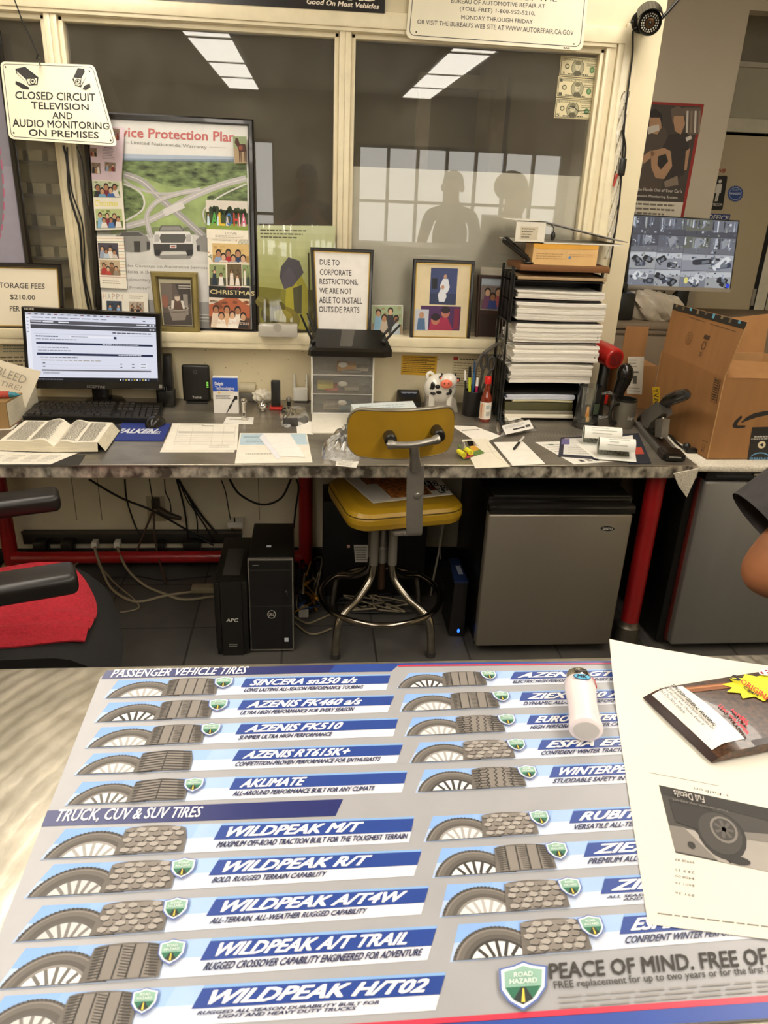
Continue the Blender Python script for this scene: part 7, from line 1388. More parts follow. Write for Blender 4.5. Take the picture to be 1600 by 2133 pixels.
for i in range(5):
    a = 2*math.pi*i/5+.3; b = B(); b.tube([lc(0, 0, .11), lc(.28*math.cos(a), .28*math.sin(a), .075)], [.035, .018], BLACKP, 10); lg = b.build('base_arm', o); c = lc(.28*math.cos(a), .28*math.sin(a), .031); B().lathe([(.03, -.02), (.031, -.01), (.031, .01), (.03, .02)], BLACKP, c, 16, (math.sin(a), -math.cos(a), 0)).build('caster', lg)
TOW = mat('red_terry_towel', '#b01f2c', .95, var=.14, scale=120, bump=.5)
b = B(); tf = lambda u, v: (lambda x, y: lc(x, y, seatz(x, y)+.007+.003*math.sin(x*38+y*16)*math.cos(y*30)+.012*math.exp(-((y+.15+x*.25)/.012)**2)+.010*math.exp(-((y+.10+x*.15)/.010)**2)))(-.25+(.47+.05*math.sin(v*math.pi))*u, -.23+.45*v+.015*math.sin(u*5))
b.grid(tf, 40, 34, TOW, .006); tag(b.build('towel', None, 70), 'red terry towel spread over the black office chair seat', 'towel')

# ================================================================ under the desk
yy = 2.33; o = thing('battery_backup', 'black upright battery backup unit with silver letters, left of the computer tower', 'battery backup', (-.272, yy+.15, 0))
b = B(); b.box(-.329, -.219, yy, yy+.36, .006, .297, BLACKP, .004); b.box(-.322, -.226, yy+.02, yy+.34, .0, .007, DARKG); b.box(-.331, -.310, yy-.008, yy+.01, .03, .298, BLACKP, .006); b.box(-.236, -.217, yy-.008, yy+.01, .03, .298, BLACKP, .006); b.box(-.305, -.245, yy+.05, yy+.26, .297, .2985, DARKG); b.build('case', o)
qf = Q((-.309, yy-.0012, .297), (-.237, yy-.0012, .297), (-.237, yy-.0012, 0), (-.309, yy-.0012, 0)); b = B(); b.rect(qf, 0, 0, 1, 1, BLACKS, 0); b.text(qf, 'APC', .22, .485, .80, .53, ink('#c9c5bd'), 2, .03, .15); b.words(qf, .3, .83, .75, .88, 2, ink('#8a867f'), 2, 3, .4); b.build('front_panel', o, 0)
yy = 2.345; x0, x1, zt = -.214, -.058, .376; o = thing('computer_tower', 'black computer tower with a silver edged glossy front under the desk', 'computer', (-.137, yy+.14, 0))
b = B(); b.box(x0+.003, x1-.003, yy+.012, yy+.30, .008, zt+.002, BLACKP, .004); b.box(x0+.012, x1-.012, yy+.02, yy+.29, 0, .01, DARKG); b.build('case', o)
b = B(); b.box(x0, x1, yy, yy+.014, .006, zt, mat('silver_bezel_edge', '#b5aea2', .25, .8), .003); b.build('silver_bezel', o)
qf = Q((x0+.005, yy-.0006, zt-.005), (x1-.005, yy-.0006, zt-.005), (x1-.005, yy-.0006, .014), (x0+.005, yy-.0006, .014)); b = B(); GP_ = mat('gloss_black_front', '#0f0d0b', .1, coat=.5); b.rect(qf, 0, 0, 1, 1, GP_, 0)
for v in (.10, .50): b.rect(qf, .02, v, .98, v+.004, ink('#38332c'), 1)
b.ring(qf, .5, .595, .095, .044, .0025, ink('#b5b0a6'), 2, 24); b.text(qf, 'DELL', .435, .578, .565, .612, ink('#b5b0a6'), 2, .02); b.rect(qf, .80, .87, .90, .915, ink('#c9cfd6'), 2); b.ring(qf, .86, .36, .02, .03, .001, ink('#77726a'), 2, 12, 200, 420); b.words(qf, .08, .045, .22, .055, 1, ink('#8a857c'), 2, 3, .8, 0); b.build('front_panel', o, 0)
b = B(); p = PZ(560, 1138, zt+.0025); b.box(p.x-.008, p.x+.008, p.y-.006, p.y+.006, zt+.0022, zt+.004, ink('#b5b9c6')); b.build('badge', o)
xa, xb, _, zt = span(673, 1045, 886, 1290, 2.745); o = thing('black_cabinet', 'black metal equipment box with a white sticker behind the stool', 'equipment box', ((xa+xb)/2, 2.745, 0)); b = B(); b.box(xa, xb, 2.745, 2.94, .001, zt, mat('black_metal_case', '#191613', .45, .3), .004); b.build('case', o)
b = B(); q = QP(lambda x, y: PY(x, y, 2.6595), (737, 1135), (770, 1135), (772, 1171), (740, 1171)); b.rect(q, 0, 0, 1, 1, ink('#c2bdb2'), 0); b.words(q, .08, .08, .92, .92, 6, ink('#6d685f'), 1, 5, .45); q = QP(lambda x, y: PY(x, y, 2.6595), (723, 1135), (729, 1135), (729, 1141), (723, 1141)); b.rect(q, 0, 0, 1, 1, ink('#c99a90'), 0); b.build('sticker', o, 0)
p = PZ(952, 1326, 0); o = thing('modem', 'black upright modem with a blue cap and a blue light beside the mini fridge', 'modem', (p.x, p.y+.05, 0)); DB = mat('dark_blue_cap', '#1f2c50', .3)
b = B(); zt = PY(958, 1215, p.y).z; b.prism([(p.x-.032, p.y, .004), (p.x+.026, p.y, .004), (p.x+.022, p.y, zt), (p.x-.026, p.y, zt)], (0, .17, 0), BLACKS, BLACKP); b.build('case', o, 20)
b = B(); b.prism([(p.x-.028, p.y+.002, zt), (p.x+.024, p.y+.002, zt), (p.x+.018, p.y+.165, zt+.012), (p.x-.02, p.y+.165, zt+.012)], (0, 0, .008), DB); q = Q((p.x-.008, p.y+.10, zt+.0178), (p.x+.010, p.y+.10, zt+.0178), (p.x+.012, p.y+.04, zt+.0128), (p.x-.006, p.y+.04, zt+.0128)); q = Q(*(c+Vector((0, 0, .004)) for c in q.c)); b.rect(q, 0, 0, 1, 1, ink('#8d94a8'), 0); b.build('cap', o, 20)
b = B(); b.ball(PY(955, 1314, p.y-.001), (.005, .002, .009), glow('#2f6cff', 2.2), None, 12, 8); b.build('status_light', o)
b = B(); p = PY(988, 1313, 2.42); b.box(p.x-.006, p.x+.02, 2.422, 2.50, 0, .11, BLACKP, .003); o = thing('router_box', 'small black box with a blue light squeezed against the left side of the mini fridge', 'network unit', (p.x, 2.45, 0)); b.build('case', o); b = B(); b.ball(Vector((p.x, 2.4215, p.z)), (.004, .002, .006), glow('#2f6cff', 2.2), None, 12, 8); b.build('status_light', o)
# mini fridge
FY = 2.305; o = thing('mini_fridge', 'silver-doored mini fridge under the desk beside the stool', 'fridge', (.85, FY+.25, 0)); dx0, dx1 = .600, 1.106; DZ = .560
b = B(); b.box(dx0+.006, dx1+.012, FY+.05, FY+.50, .012, .605, mat('black_fridge_shell', '#14110e', .3), .006); b.box(dx0+.03, dx1-.02, FY+.07, FY+.48, 0, .014, BLACKP); b.build('cabinet', o)
b = B(); b.box(dx0, dx1, FY, FY+.045, .035, DZ, STEELF, .008, 3); dr = b.build('door', o)
b = B(); b.box(dx0, dx1+.006, FY-.002, FY+.05, DZ+.002, DZ+.032, BLACKS, .006); b.box(dx0+.02, dx1-.03, FY-.006, FY+.01, DZ+.018, DZ+.03, BLACKS, .004); b.build('handle_strip', dr)
b = B(); q = QP(lambda x, y: PY(x, y, FY-.0008), (1250, 1094), (1282, 1096), (1281, 1108), (1250, 1107)); b.ell(q, .5, .5, .5, .5, BLK, 0, 22); b.ring(q, .5, .5, .48, .46, .0012, ink('#a9a49a'), 1, 22); b.text(q, 'SANYO', .18, .3, .82, .7, ink('#c9c4ba'), 2, .04); b.build('badge', dr, 0)
b = B(); b.box(dx0+.02, dx1-.005, FY+.03, FY+.46, .606, .6065+.012, BLACKP, .004); tag(b.build('black_tray'), 'flat black tray lying on top of the mini fridge', 'tray')
# second fridge, taller, to the right of the desk
F2 = 2.30; ex0, ex1 = 1.338, 1.90; o = thing('silver_fridge', 'larger silver fridge with a black top at the right edge, carrying a cardboard box', 'fridge', (1.62, F2+.25, 0))
b = B(); b.box(ex0-.03, ex1, F2+.055, F2+.47, .012, .73, mat('black_fridge_shell', '#14110e'), .006); b.box(ex0, ex1-.03, F2+.08, F2+.44, 0, .013, BLACKP); b.build('cabinet', o)
b = B(); b.box(ex0, ex1, F2, F2+.05, .03, .685, mat('blue_grey_silver_door', '#8a8680', .38, .5, var=.025, scale=3, stretch=(8, 8, 1)), .010, 3); dr = b.build('door', o)
b = B(); b.box(ex0-.004, ex0+.006, F2+.032, F2+.055, .03, .685, mat('dark_red_gasket', '#5d1f1a', .35), .002); b.build('gasket', dr)
b = B(); b.box(ex0-.004, ex1, F2-.001, F2+.05, .688, .732, BLACKS, .006); b.box(ex0+.03, ex1, F2-.004, F2+.006, .692, .708, mat('painted_recess_shade', '#0b0a09', .5), .002); b.rod((ex0+.16, F2-.006, .712), (ex1-.02, F2-.006, .712), .005, CHROME, 10); b.build('handle_strip', dr)  # near-black strip paints the shade of the handle recess
# wall raceway, plugs, outlet
o = thing('power_raceway', 'long dark power strip along the wall under the desk', 'power strip', (-.8, 3.05, .10)); b = B(); b.box(-1.22, -.30, 3.045, WY-.001, .100, .158, mat('dark_raceway', '#2b2621', .5), .004); b.box(-1.22, -.30, 3.04, 3.05, .15, .160, mat('raceway_lip', '#4a443c', .5)); b.build('body', o)
for px, w_, h_, c_ in ((90, .035, .05, BLACKP), (145, .03, .05, BLACKP), (340, .02, .035, BLACKP), (405, .045, .05, BLACKP)):
    p = PY(px, 1132, 3.02); b = B(); b.box(p.x-w_, p.x+w_*.6, 2.99, 3.044, p.z-h_*.7, p.z+h_*.35, c_, .005); b.build('plug', o)
for px in (198, 245): p = PY(px, 1132, 3.02); b = B(); b.box(p.x-.012, p.x+.012, 3.0, 3.044, p.z-.014, p.z+.012, WHITEP, .003); b.build('white_plug', o)
b = B(); b.ball(PY(77, 1126, 3.043), (.004, .002, .005), glow('#ff5a1e', 2.0), None, 8, 6); b.build('pilot_light', o)
struct(B().box(XL, 1.2, WY-.014, WY, 0, .068, mat('black_baseboard', '#15120f', .5), .003), 'baseboard_1')
p = PY(325, 1060, WY-.004); o = thing('wall_outlet', 'cream wall outlet with a dark adapter plugged in under the desk', 'outlet', (p.x, WY, p.z)); b = B(); b.box(p.x-.038, p.x+.038, WY-.006, WY-.0005, p.z-.058, p.z+.058, mat('cream_outlet_plate', '#b5a888', .5), .002); b.build('plate', o)
b = B(); c = PY(322, 1052, 3.03); b.box(c.x-.014, c.x+.016, 3.03, WY-.006, c.z-.022, c.z+.022, mat('brown_plug', '#3a2c20', .5), .004); b.build('plug', o)
b = B(); b.tube([PY(330, 1060, 3.02), PY(352, 1074, 3.0), PY(378, 1080, 3.0)], [.012, .015, .008], mat('brown_plug', '#3a2c20'), 10); b.build('splitter', o)
p = PY(490, 1112, 3.0); b = B(); b.box(p.x-.03, p.x+.035, 2.99, 3.04, .20, .225, WHITEP, .004); b.box(p.x-.003, p.x+.003, 2.995, 3.0, .225, .245, BLACKP); b.box(p.x-.03, p.x+.035, 3.04, WY-.001, .20, .215, WHITEP); tag(b.build('wall_box'), 'small white box with three dots on the wall behind the battery backup', 'wall box')
def cable(label, pts, r, m):
    P = [PZ(x, y, z) if k == 'z' else PY(x, y, z) for k, x, y, z in pts]; return tag(B().tube(smooth_path(P, 7), r, m, 8).build('cable', None, 60), label, 'cable', 'cables under the desk')
CB, CG, CBN, CY_ = mat('black_cable', '#15120f', .5), mat('beige_cable', '#8d8068', .55), mat('brown_cable', '#4a3524', .55), mat('yellow_cable', '#a9761f', .5)
w3 = 3.035
cable('black cable sloping across the wall from upper left past the outlet', [('y', 185, 998, w3), ('y', 250, 1036, w3), ('y', 320, 1065, w3-.02), ('y', 400, 1110, w3), ('y', 445, 1136, w3-.01)], .0048, CB)
cable('black cable hanging in a curve left of the wall outlet', [('y', 260, 998, w3), ('y', 264, 1040, w3), ('y', 278, 1085, w3), ('y', 292, 1118, 3.02)], .0038, CB)
cable('thin cable running straight down to the wall outlet', [('y', 311, 998, w3), ('y', 316, 1030, w3), ('y', 320, 1048, w3-.01)], .0025, CB)
cable('thin wavy cable right of the wall outlet', [('y', 343, 998, w3), ('y', 345, 1025, w3), ('y', 354, 1045, w3), ('y', 357, 1075, w3-.01)], .0025, CB)
for i, (pts, r_) in enumerate(((((368, 998), (384, 1060), (393, 1130), (398, 1180), (402, 1200)), .0042), (((370, 998), (400, 1045), (425, 1080), (452, 1112)), .0055), (((372, 1000), (390, 1042), (408, 1070), (412, 1110)), .0028), (((374, 1000), (405, 1060), (430, 1100), (446, 1130)), .0035))):
    cable(('straightest', 'thickest', 'shortest', 'thin lower')[i]+' black cable of the bunch fanning down right of the outlet', [('y', x, y, w3-.004*i) for x, y in pts], r_, CB)
cable('thin wavy cable dropping to the white wall box', [('y', 461, 1000, w3), ('y', 470, 1025, w3), ('y', 476, 1060, w3), ('y', 484, 1105, 3.01)], .0025, CB)
cable('thick black cable looping in a U under the desk', [('y', 478, 998, 2.95), ('y', 500, 1030, 2.95), ('y', 545, 1051, 2.95), ('y', 585, 1038, 2.95), ('y', 606, 998, 2.95)], .0048, CB)
cable('black cable hanging close to the red middle leg', [('y', 618, 998, 2.9), ('y', 622, 1018, 2.9), ('y', 616, 1060, 2.92), ('y', 612, 1100, 2.95)], .004, CB)
cable('brown cable crossing down from the outlet to the floor, left branch', [('y', 318, 1066, 3.0), ('y', 300, 1110, 2.99), ('y', 285, 1150, 2.98), ('y', 282, 1170, 2.97)], .0045, CBN)
cable('brown cable crossing down from the outlet to the floor, right branch', [('y', 320, 1066, 3.0), ('y', 322, 1110, 2.98), ('y', 328, 1150, 2.97), ('z', 345, 1215, .01)], .0042, CBN)
cable('beige cord dropping from the left white plug and curving over the floor', [('y', 197, 1140, 2.99), ('y', 210, 1180, 2.9), ('z', 232, 1225, .012), ('z', 270, 1250, .008), ('z', 300, 1252, .006), ('z', 350, 1240, .006), ('z', 440, 1228, .006)], .0058, CG)
cable('beige cord dropping from the right white plug towards the battery backup', [('y', 244, 1140, 2.99), ('y', 265, 1185, 2.9), ('z', 300, 1218, .012), ('z', 345, 1238, .007), ('z', 385, 1249, .006), ('z', 446, 1242, .006)], .0058, CG)
cable('grey cable lying on the floor behind the beige cords', [('z', 150, 1180, .06), ('z', 190, 1165, .05), ('z', 240, 1215, .005), ('z', 290, 1262, .005), ('z', 250, 1276, .005)], .0035, CG)
cable('thin dark cable lying across the floor by the red rail', [('z', 215, 1205, .005), ('z', 280, 1200, .005), ('z', 340, 1208, .005), ('z', 440, 1200, .005)], .003, CB)
cable('white cable leaning down beside the equipment box to the modem', [('y', 925, 1085, 2.75), ('y', 914, 1150, 2.72), ('y', 903, 1205, 2.7), ('z', 897, 1240, .01)], .0042, mat('white_cable', '#a9a08f', .5))
cable('grey white cable running down close to the stool ring', [('y', 918, 1085, 2.8), ('y', 916, 1130, 2.8), ('y', 918, 1165, 2.78)], .0035, mat('white_cable', '#a9a08f'))
cable('beige cable on the floor from the computer tower to the stool foot', [('z', 612, 1296, .006), ('z', 640, 1318, .006), ('z', 662, 1320, .006), ('z', 690, 1309, .006)], .0042, CG)
cable('beige cable curling from behind the computer tower to the stool ring', [('z', 612, 1284, .006), ('z', 640, 1298, .006), ('z', 665, 1290, .006), ('z', 695, 1277, .006)], .0042, CG)
b = B(); rg = random.Random(6)                                      # knot of cables behind the tower
for i in range(22):
    P = [PZ(rg.uniform(612, 672), rg.uniform(1160, 1275), rg.uniform(.01, .10)) for _ in range(4)]; b.tube(smooth_path(P, 6), rg.uniform(.002, .0045), (CB, CB, CG, CY_, mat('blue_cable', '#27406e', .5), CB)[i % 6], 7)
tag(b.build('cable_tangle', None, 60), 'tangle of black, yellow and blue cables on the floor between the computer tower and stool', 'cable tangle', None, 'stuff')
b = B(); 
for i in range(12):
    P = [PZ(rg.uniform(700, 880), rg.uniform(1235, 1275), rg.uniform(.006, .04)) for _ in range(4)]; b.tube(smooth_path(P, 6), rg.uniform(.002, .004), (CB, CB, CG)[i % 3], 7)
tag(b.build('cable_tangle', None, 60), 'dark tangle of cables on the floor behind the stool legs', 'cable tangle', None, 'stuff')
p = PZ(633, 1288, 0); b = B(); b.box(p.x-.02, p.x+.018, p.y, p.y+.03, .002, .045, WHITEP, .004); tag(b.build('power_adapter'), 'white plug adapter on the floor right of the computer tower', 'power adapter')
p = PZ(425, 1235, 0); b = B(); b.box(p.x-.05, p.x+.05, p.y-.012, p.y+.03, .002, .03, mat('beige_adapter', '#8d8068', .5), .006); tag(b.build('power_adapter'), 'beige adapter on the floor left of the battery backup', 'power adapter')
# ================================================================ right-hand background: cardboard boxes, camera screen, cabinet, signs
TAPEB = ink('#241f1b'); PRB = ink('#4a3320')
CZT = .742
b = B(); CLO = mat('white_bath_mat', '#ded4c0', .95, var=.12, scale=180, bump=.6)
c0 = PZ(1443, 958, CZT+.004); b.box(1.30, 1.92, 2.315, 2.79, .7322, .7435, CLO, .004); b.box(1.30, 1.92, 2.292, 2.318, .722, .7435, CLO, .004)
fl = [PY(*p, 2.289) for p in ((1404, 987), (1456, 976), (1447, 1000), (1431, 1036), (1415, 1014))]; b.prism(fl, (0, .006, 0), CLO)
tag(b.build('cloth_mat', None, 60), 'white towelling mat under the big open cardboard box', 'mat')
# open cardboard box with arrow print
BZ = .7445; A = PZ(1472, 957, BZ); Bk = PZ(1347, 878, BZ); Tn = PY(1508, 787, A.y); h = Tn.z-BZ
fx = Vector((.42, .012, 0)); sv = (Bk-A); sv.z = 0; sv = sv.normalized()*.44; up = Vector((0, 0, h))
o = thing('open_carton', 'large open cardboard box with a black arrow print on the right-hand fridge', 'cardboard box', tuple(A))
b = B(); t = .004
def board(P, d, m=CARD): b.prism(P, d, m, CARDI)
n_f = Vector((0, t, 0)); n_s = Vector((t, 0, 0))
board([A, A+fx, A+fx+up, A+up], n_f); board([A, A+sv, A+sv+up, A+up], n_s); board([A+sv, A+sv+fx, A+sv+fx+up, A+sv+up], -n_f); board([A+fx, A+fx+sv, A+fx+sv+up, A+fx+up], -n_s); board([A, A+fx, A+fx+sv, A+sv], Vector((0, 0, t))); b.build('carton', o, 0)
# raised side flap, lit from the front
H0, H1 = A+sv*.98+up, A+up
f0, f1 = PX(1404, 632, H0.x+.015), PX(1557, 671, H1.x+.03)
fl_n = (H1-H0).cross(f0-H0).normalized(); fl_n = fl_n if fl_n.x < 0 else -fl_n
f1 = PN(1557, 671, H0, fl_n)
b = B(); b.prism([H0, H1, f1, f0], -fl_n*t, CARD, CARDI); b.build('side_flap', o, 0)
qf = Q(f0, f1, H1, H0, .0006); qf.n = fl_n
b = B(); b.rect(qf, 0, .005, 1, .125, TAPEB, 1)
for i in range(9): b.rect(qf, .04+i*.108, -.0, .07+i*.108, .055+.03*(i % 2), ink(('#8a7a5a', '#6a5c44', '#5fa8c4')[i % 3]), 2)
b.line(qf, [(.25, .175), (.50, .185)], .002, PRB, 1); b.line(qf, [(.58, .19), (.92, .20)], .002, PRB, 1); b.ell(qf, .36, .56, .05, .13, ink('#7d5730'), 1, 24); b.ell(qf, .36, .56, .04, .11, CARD, 2, 24); b.words(qf, .335, .46, .385, .66, 6, ink('#7a5530'), 3, 3, .4)
b.rect(qf, .56, .40, .64, .48, PRB, 2); b.ring(qf, .595, .60, .025, .07, .004, PRB, 2, 18); b.words(qf, .57, .72, .62, .82, 3, PRB, 2, 4, .4); b.build('flap_print', o, 0)
b = B(); g0 = A+up; b.prism([g0+fx*.02, g0+fx, g0+fx+Vector((0, .14, .02)), g0+fx*.02+Vector((0, .15, .03))], (0, 0, -t), CARD, CARDI); b.build('front_flap', o, 0)
b = B(); k0 = A+sv+up+fx*.55; b.prism([k0, k0+fx*.45, k0+fx*.45+Vector((.02, .05, .14)), k0+Vector((.04, .05, .12))], (0, t, 0), CARD, CARDI); b.build('rear_flap', o, 0)
qs = Q(A+sv+up, A+up, A, A+sv, .0006); qs.n = Vector((-1, 0, 0)); b = B(); f = lambda x, y: PN(x, y, A, sv.cross(up).normalized())
def qpx(c4): q = QP(f, *c4); q.n = Vector((-1, 0, 0)); q.eps = .0006; return q
qb = qpx(((1489, 786), (1502, 792), (1493, 841), (1480, 835))); b.ring(qb, .5, .5, .5, .5, .0, PRB, 1, 4) if False else b.rect(qb, 0, 0, 1, 1, PRB, 1); b.rect(qb, .08, .02, .92, .98, CARD, 2)
for i in range(9): b.rect(qb, .15, .05+i*.1, .85, .05+i*.1+(.05 if i % 3 else .07), PRB, 3)
qb = qpx(((1463, 916), (1475, 921), (1468, 945), (1459, 940))); b.rect(qb, 0, 0, 1, .04, PRB, 1)
for u in (.3, .65): b.line(qb, [(u, .2), (u, .95)], .002, PRB, 1); b.poly(qb, [(u-.14, .8), (u+.14, .8), (u, 1.0)], PRB, 2)
qy = qpx(((1359, 806), (1374, 806), (1376, 842), (1362, 846))); b.build('side_print', o, 0); b = B(); b.rect(qy, 0, 0, 1, 1.4, ink('#d9b21f'), 1); P, F = glyphs('HEAVY', .03, 0); b.add([qy(.85-.7*y, 1.38-1.3*x, 2) for x, y in P], F, BLK)
b.build('warning_label', o, 0)
ff = lambda x, y: PY(x, y, A.y-.0008); fo = lambda x, y: PN(x, y, A+Vector((0, -.0008, 0)), fx.cross(up).normalized())
b = B(); qz = Q(A+up, A+fx+up, A+fx, A, .0006)
C4 = lambda x, y: fo(1150+x/3.556, 720+y/3.556)
sm = [C4(*p) for p in ((1400, 575), (1440, 540), (1500, 505), (1580, 485), (1680, 478), (1780, 500), (1690, 510), (1600, 520), (1520, 540), (1455, 570), (1412, 590))]
ce = sum(sm, Vector())/len(sm)
top_ = [C4(*p) for p in ((1400, 568), (1440, 530), (1500, 500), (1580, 484), (1700, 476))]; bot_ = [C4(*p) for p in ((1405, 572), (1455, 552), (1520, 530), (1600, 514), (1700, 508))]
for i in range(4): b.face([top_[i], bot_[i], bot_[i+1], top_[i+1]], TAPEB)
ar = [C4(*p) for p in ((1402, 515), (1410, 530), (1376, 572), (1372, 590), (1436, 592), (1430, 606), (1370, 614), (1340, 606), (1338, 590), (1352, 560))]
for idx in ((0, 1, 2, 9), (9, 2, 3, 8), (8, 3, 6, 7), (3, 4, 5, 6)): b.face([ar[i] for i in idx], TAPEB)
qt = QP(fo, (1567, 890), (1640, 888), (1632, 960), (1556, 960)); b.rect(qt, 0, 0, 1, 1, TAPEB, 2); b.words(qt, .1, .25, .9, .31, 1, ink('#b5aea0'), 3, 3, .8, 0); b.words(qt, .02, .32, .95, .37, 1, ink('#b5aea0'), 3, 4, .6, 0); b.ell(qt, .34, .52, .11, .11, ink('#d9cba6'), 3, 18); b.poly(qt, [(.27, .52), (.38, .46), (.38, .58)], TAPEB, 4); b.ring(qt, .58, .02, .10, .12, .006, ink('#c9c0ac'), 3, 14, 0, 180)
b.text(qt, 'prime', .62, .98, .06, .86, ink('#5f93b8'), 3, .03); b.ring(qt, .34, .92, .26, .16, .004, ink('#5f93b8'), 3, 14, 200, 340)
b.build('front_print', o, 0)
# other cardboard boxes
b = B(); x0, x1, z0, z1 = span(1285, 762, 1336, 880, 3.00); b.box(x0, x1+.05, 3.00, 3.2, .745, z1, CARD); o = thing('tall_carton', 'tall narrow cardboard box with a white label behind the dark mug', 'cardboard box', ((x0+x1)/2, 3.1, .745)); b.build('carton', o, 0)
b = B(); a_ = span(1299, 679, 1347, 724, 3.02); b.box(a_[0], a_[1], 3.01, 3.014, z1, a_[3], CARD); b.build('raised_flap', o, 0)
b = B(); q = QP(lambda x, y: PY(x, y, 2.9985), (1308, 743), (1342, 743), (1337, 822), (1306, 820)); b.rect(q, 0, 0, 1, 1, ink('#d2c8b4'), 1); b.words(q, .08, .05, .6, .3, 3, ink('#8a8170'), 2, 3, .3); b.rect(q, .1, .38, .7, .43, ink('#6a6254'), 2); b.rect(q, .35, .5, .62, .72, ink('#5a5348'), 2); b.words(q, .1, .8, .9, .95, 2, ink('#8a8170'), 2, 4, .3); b.build('label', o, 0)
b = B(); b.box(1.27, 1.40, 2.81, 3.25, .0, .744, mat('brown_shelf_side', '#5d4630', .6), .004); tag(b.build('side_table'), 'dark brown low cabinet behind the desk end carrying the tall narrow cardboard box', 'cabinet')
# low taupe cabinet with the camera screen on it
TAU = mat('taupe_cabinet', '#7d6b54', .6, var=.04); cz_ = PY(1345, 672, 3.42).z
o = thing('taupe_cabinet', 'taupe filing cabinet below the wall-side security screen', 'cabinet', (1.75, 3.6, 0)); b = B(); b.box(1.30, 2.42, 3.42, 3.95, .0, cz_-.03, TAU, .003); b.build('body', o); b = B(); b.box(1.29, 2.43, 3.40, 3.96, cz_-.028, cz_, TAU, .004); b.build('top', o)
zz = PY(1375, 699, 3.41).z; b = B(); b.box(1.32, 2.40, 3.408, 3.42, zz+.004, cz_-.032, TAU, .003); b.build('drawer', o); b = B(); b.box(1.32, 2.40, 3.408, 3.42, .06, zz-.004, TAU, .003); b.build('drawer', o)
SY = 3.62; s_ = lambda x, y: PY(x, y, SY); q = QP(s_, (1318.5, 446), (1541, 459.5), (1521, 609), (1303, 601))
o = thing('security_screen', 'large screen of camera views with a silver lower edge at right', 'screen', tuple(q(.5, 1)))
b = B(); b.slab(q, .03, BLACKP); ql = q.sub(0, .945, 1, 1.0); b.rect(q, 0, .945, 1, 1, mat('silver_screen_edge', '#a39b90', .3, .5), 3); b.build('bezel', o, 0)
b = B(); qi = q.sub(.012, .015, .988, .945, 4); GL = lambda h, s=.75: glow(h, s); b.rect(qi, 0, 0, 1, 1, GL('#50525e'), 0); rg = random.Random(12)
tiles = [(x/4, y/4, .25, .25) for y in range(4) for x in range(4) if not (y >= 2 and x >= 2)]+[(.5, .5, .5, .25), (.5, .75, .25, .25), (.75, .75, .25, .25)]
cols_ = ['#7d828e', '#9aa0ac', '#5f6470', '#42454f', '#b5bac4', '#30323a', '#8a8f86', '#c9ccd2', '#6a7282']
for ti, (u, v, du, dv) in enumerate(tiles):
    base = ('#4a4c56', '#5d606a', '#62645c', '#6d6f79')[ti % 4] if v < .5 else ('#8a8d96', '#777a84', '#9a9c9e')[ti % 3]; b.rect(qi, u, v, u+du, v+dv, GL(base), 1)
    if v < .5:
        for i in range(10): x = u+du*rg.random()*.92; hh_ = dv*rg.uniform(.2, .7); b.rect(qi, x, v+dv*.06, x+du*.05, v+.06*dv+hh_, GL(rg.choice(cols_)), 2)
        b.poly(qi, [(u, v+dv*.72), (u+du, v+dv*.62), (u+du, v+dv), (u, v+dv)], GL('#4a4b54' if v < .25 else '#6a6c74'), 3)
        if v > .2: b.poly(qi, [(u+du*rg.uniform(.1, .5), v+dv*rg.uniform(.1, .3)), (u+du*.6, v+.02*rg.random()), (u+du*rg.uniform(.7, 1), v+dv*.2), (u+du*.5, v+dv*rg.uniform(.4, .9))], GL('#8f939a'), 3)
    else:
        b.poly(qi, [(u, v+dv*.1), (u+du, v+dv*.0), (u+du, v+dv*.3), (u, v+dv*.4)], GL(rg.choice(('#a9acb2', '#b9bcc0'))), 2)
        for i in range(3):                                        # parked cars seen from above
            cx, cy = u+du*rg.uniform(.2, .8), v+dv*rg.uniform(.35, .8); a = rg.uniform(-.9, .9); l_, w_ = du*.20, dv*.13; c_ = GL(rg.choice(('#2f323c', '#d4d6d8', '#1f222a', '#3b4054', '#c2c4c8')))
            ou = [(cx+l_*x*math.cos(a)-w_*y*math.sin(a), cy+(l_*x*math.sin(a)+w_*y*math.cos(a))*1.3) for x, y in ((-1, -.7), (-.7, -1), (.7, -1), (1, -.7), (1, .7), (.7, 1), (-.7, 1), (-1, .7))]
            ou = [(min(u+du, max(u, x)), min(v+dv, max(v, y))) for x, y in ou]; b.poly(qi, ou, c_, 3+i); b.poly(qi, [(cx+(x-cx)*.35+l_*.25*math.cos(a), cy+(y-cy)*.55) for x, y in ou], GL('#6d737c'), 6+i)
for ti, (u, v, du, dv) in enumerate(tiles):
    for i in range(16):
        x, y = u+du*rg.uniform(.02, .9), v+dv*rg.uniform(.05, .88); b.rect(qi, x, y, min(u+du, x+du*rg.uniform(.02, .09)), min(v+dv, y+dv*rg.uniform(.03, .14)), GL(rg.choice(cols_)), 9+i % 3)
for u in (.25, .5, .75): b.rect(qi, u-.001, 0, u+.001, 1 if u == .25 else .5 if u > .5 else 1, GL('#1c1d22'), 12)
for v in (.25, .5, .75): b.rect(qi, 0, v-.002, 1, v+.002, GL('#1c1d22'), 12)
b.ell(qi, .56, .90, .02, .05, GL('#d9d27a'), 13, 14); b.rect(qi, .96, .93, .99, .99, GL('#2c3fd0'), 13); b.build('screen', o, 0)
b = B()
for a, c in (((1368, 606), (1367, 632)), ((1384, 607), (1377, 632)), ((1407, 609), (1390, 626))): b.tube([PY(*a, SY+.03), PY(*c, SY+.08)], .004, BLACKP, 8)
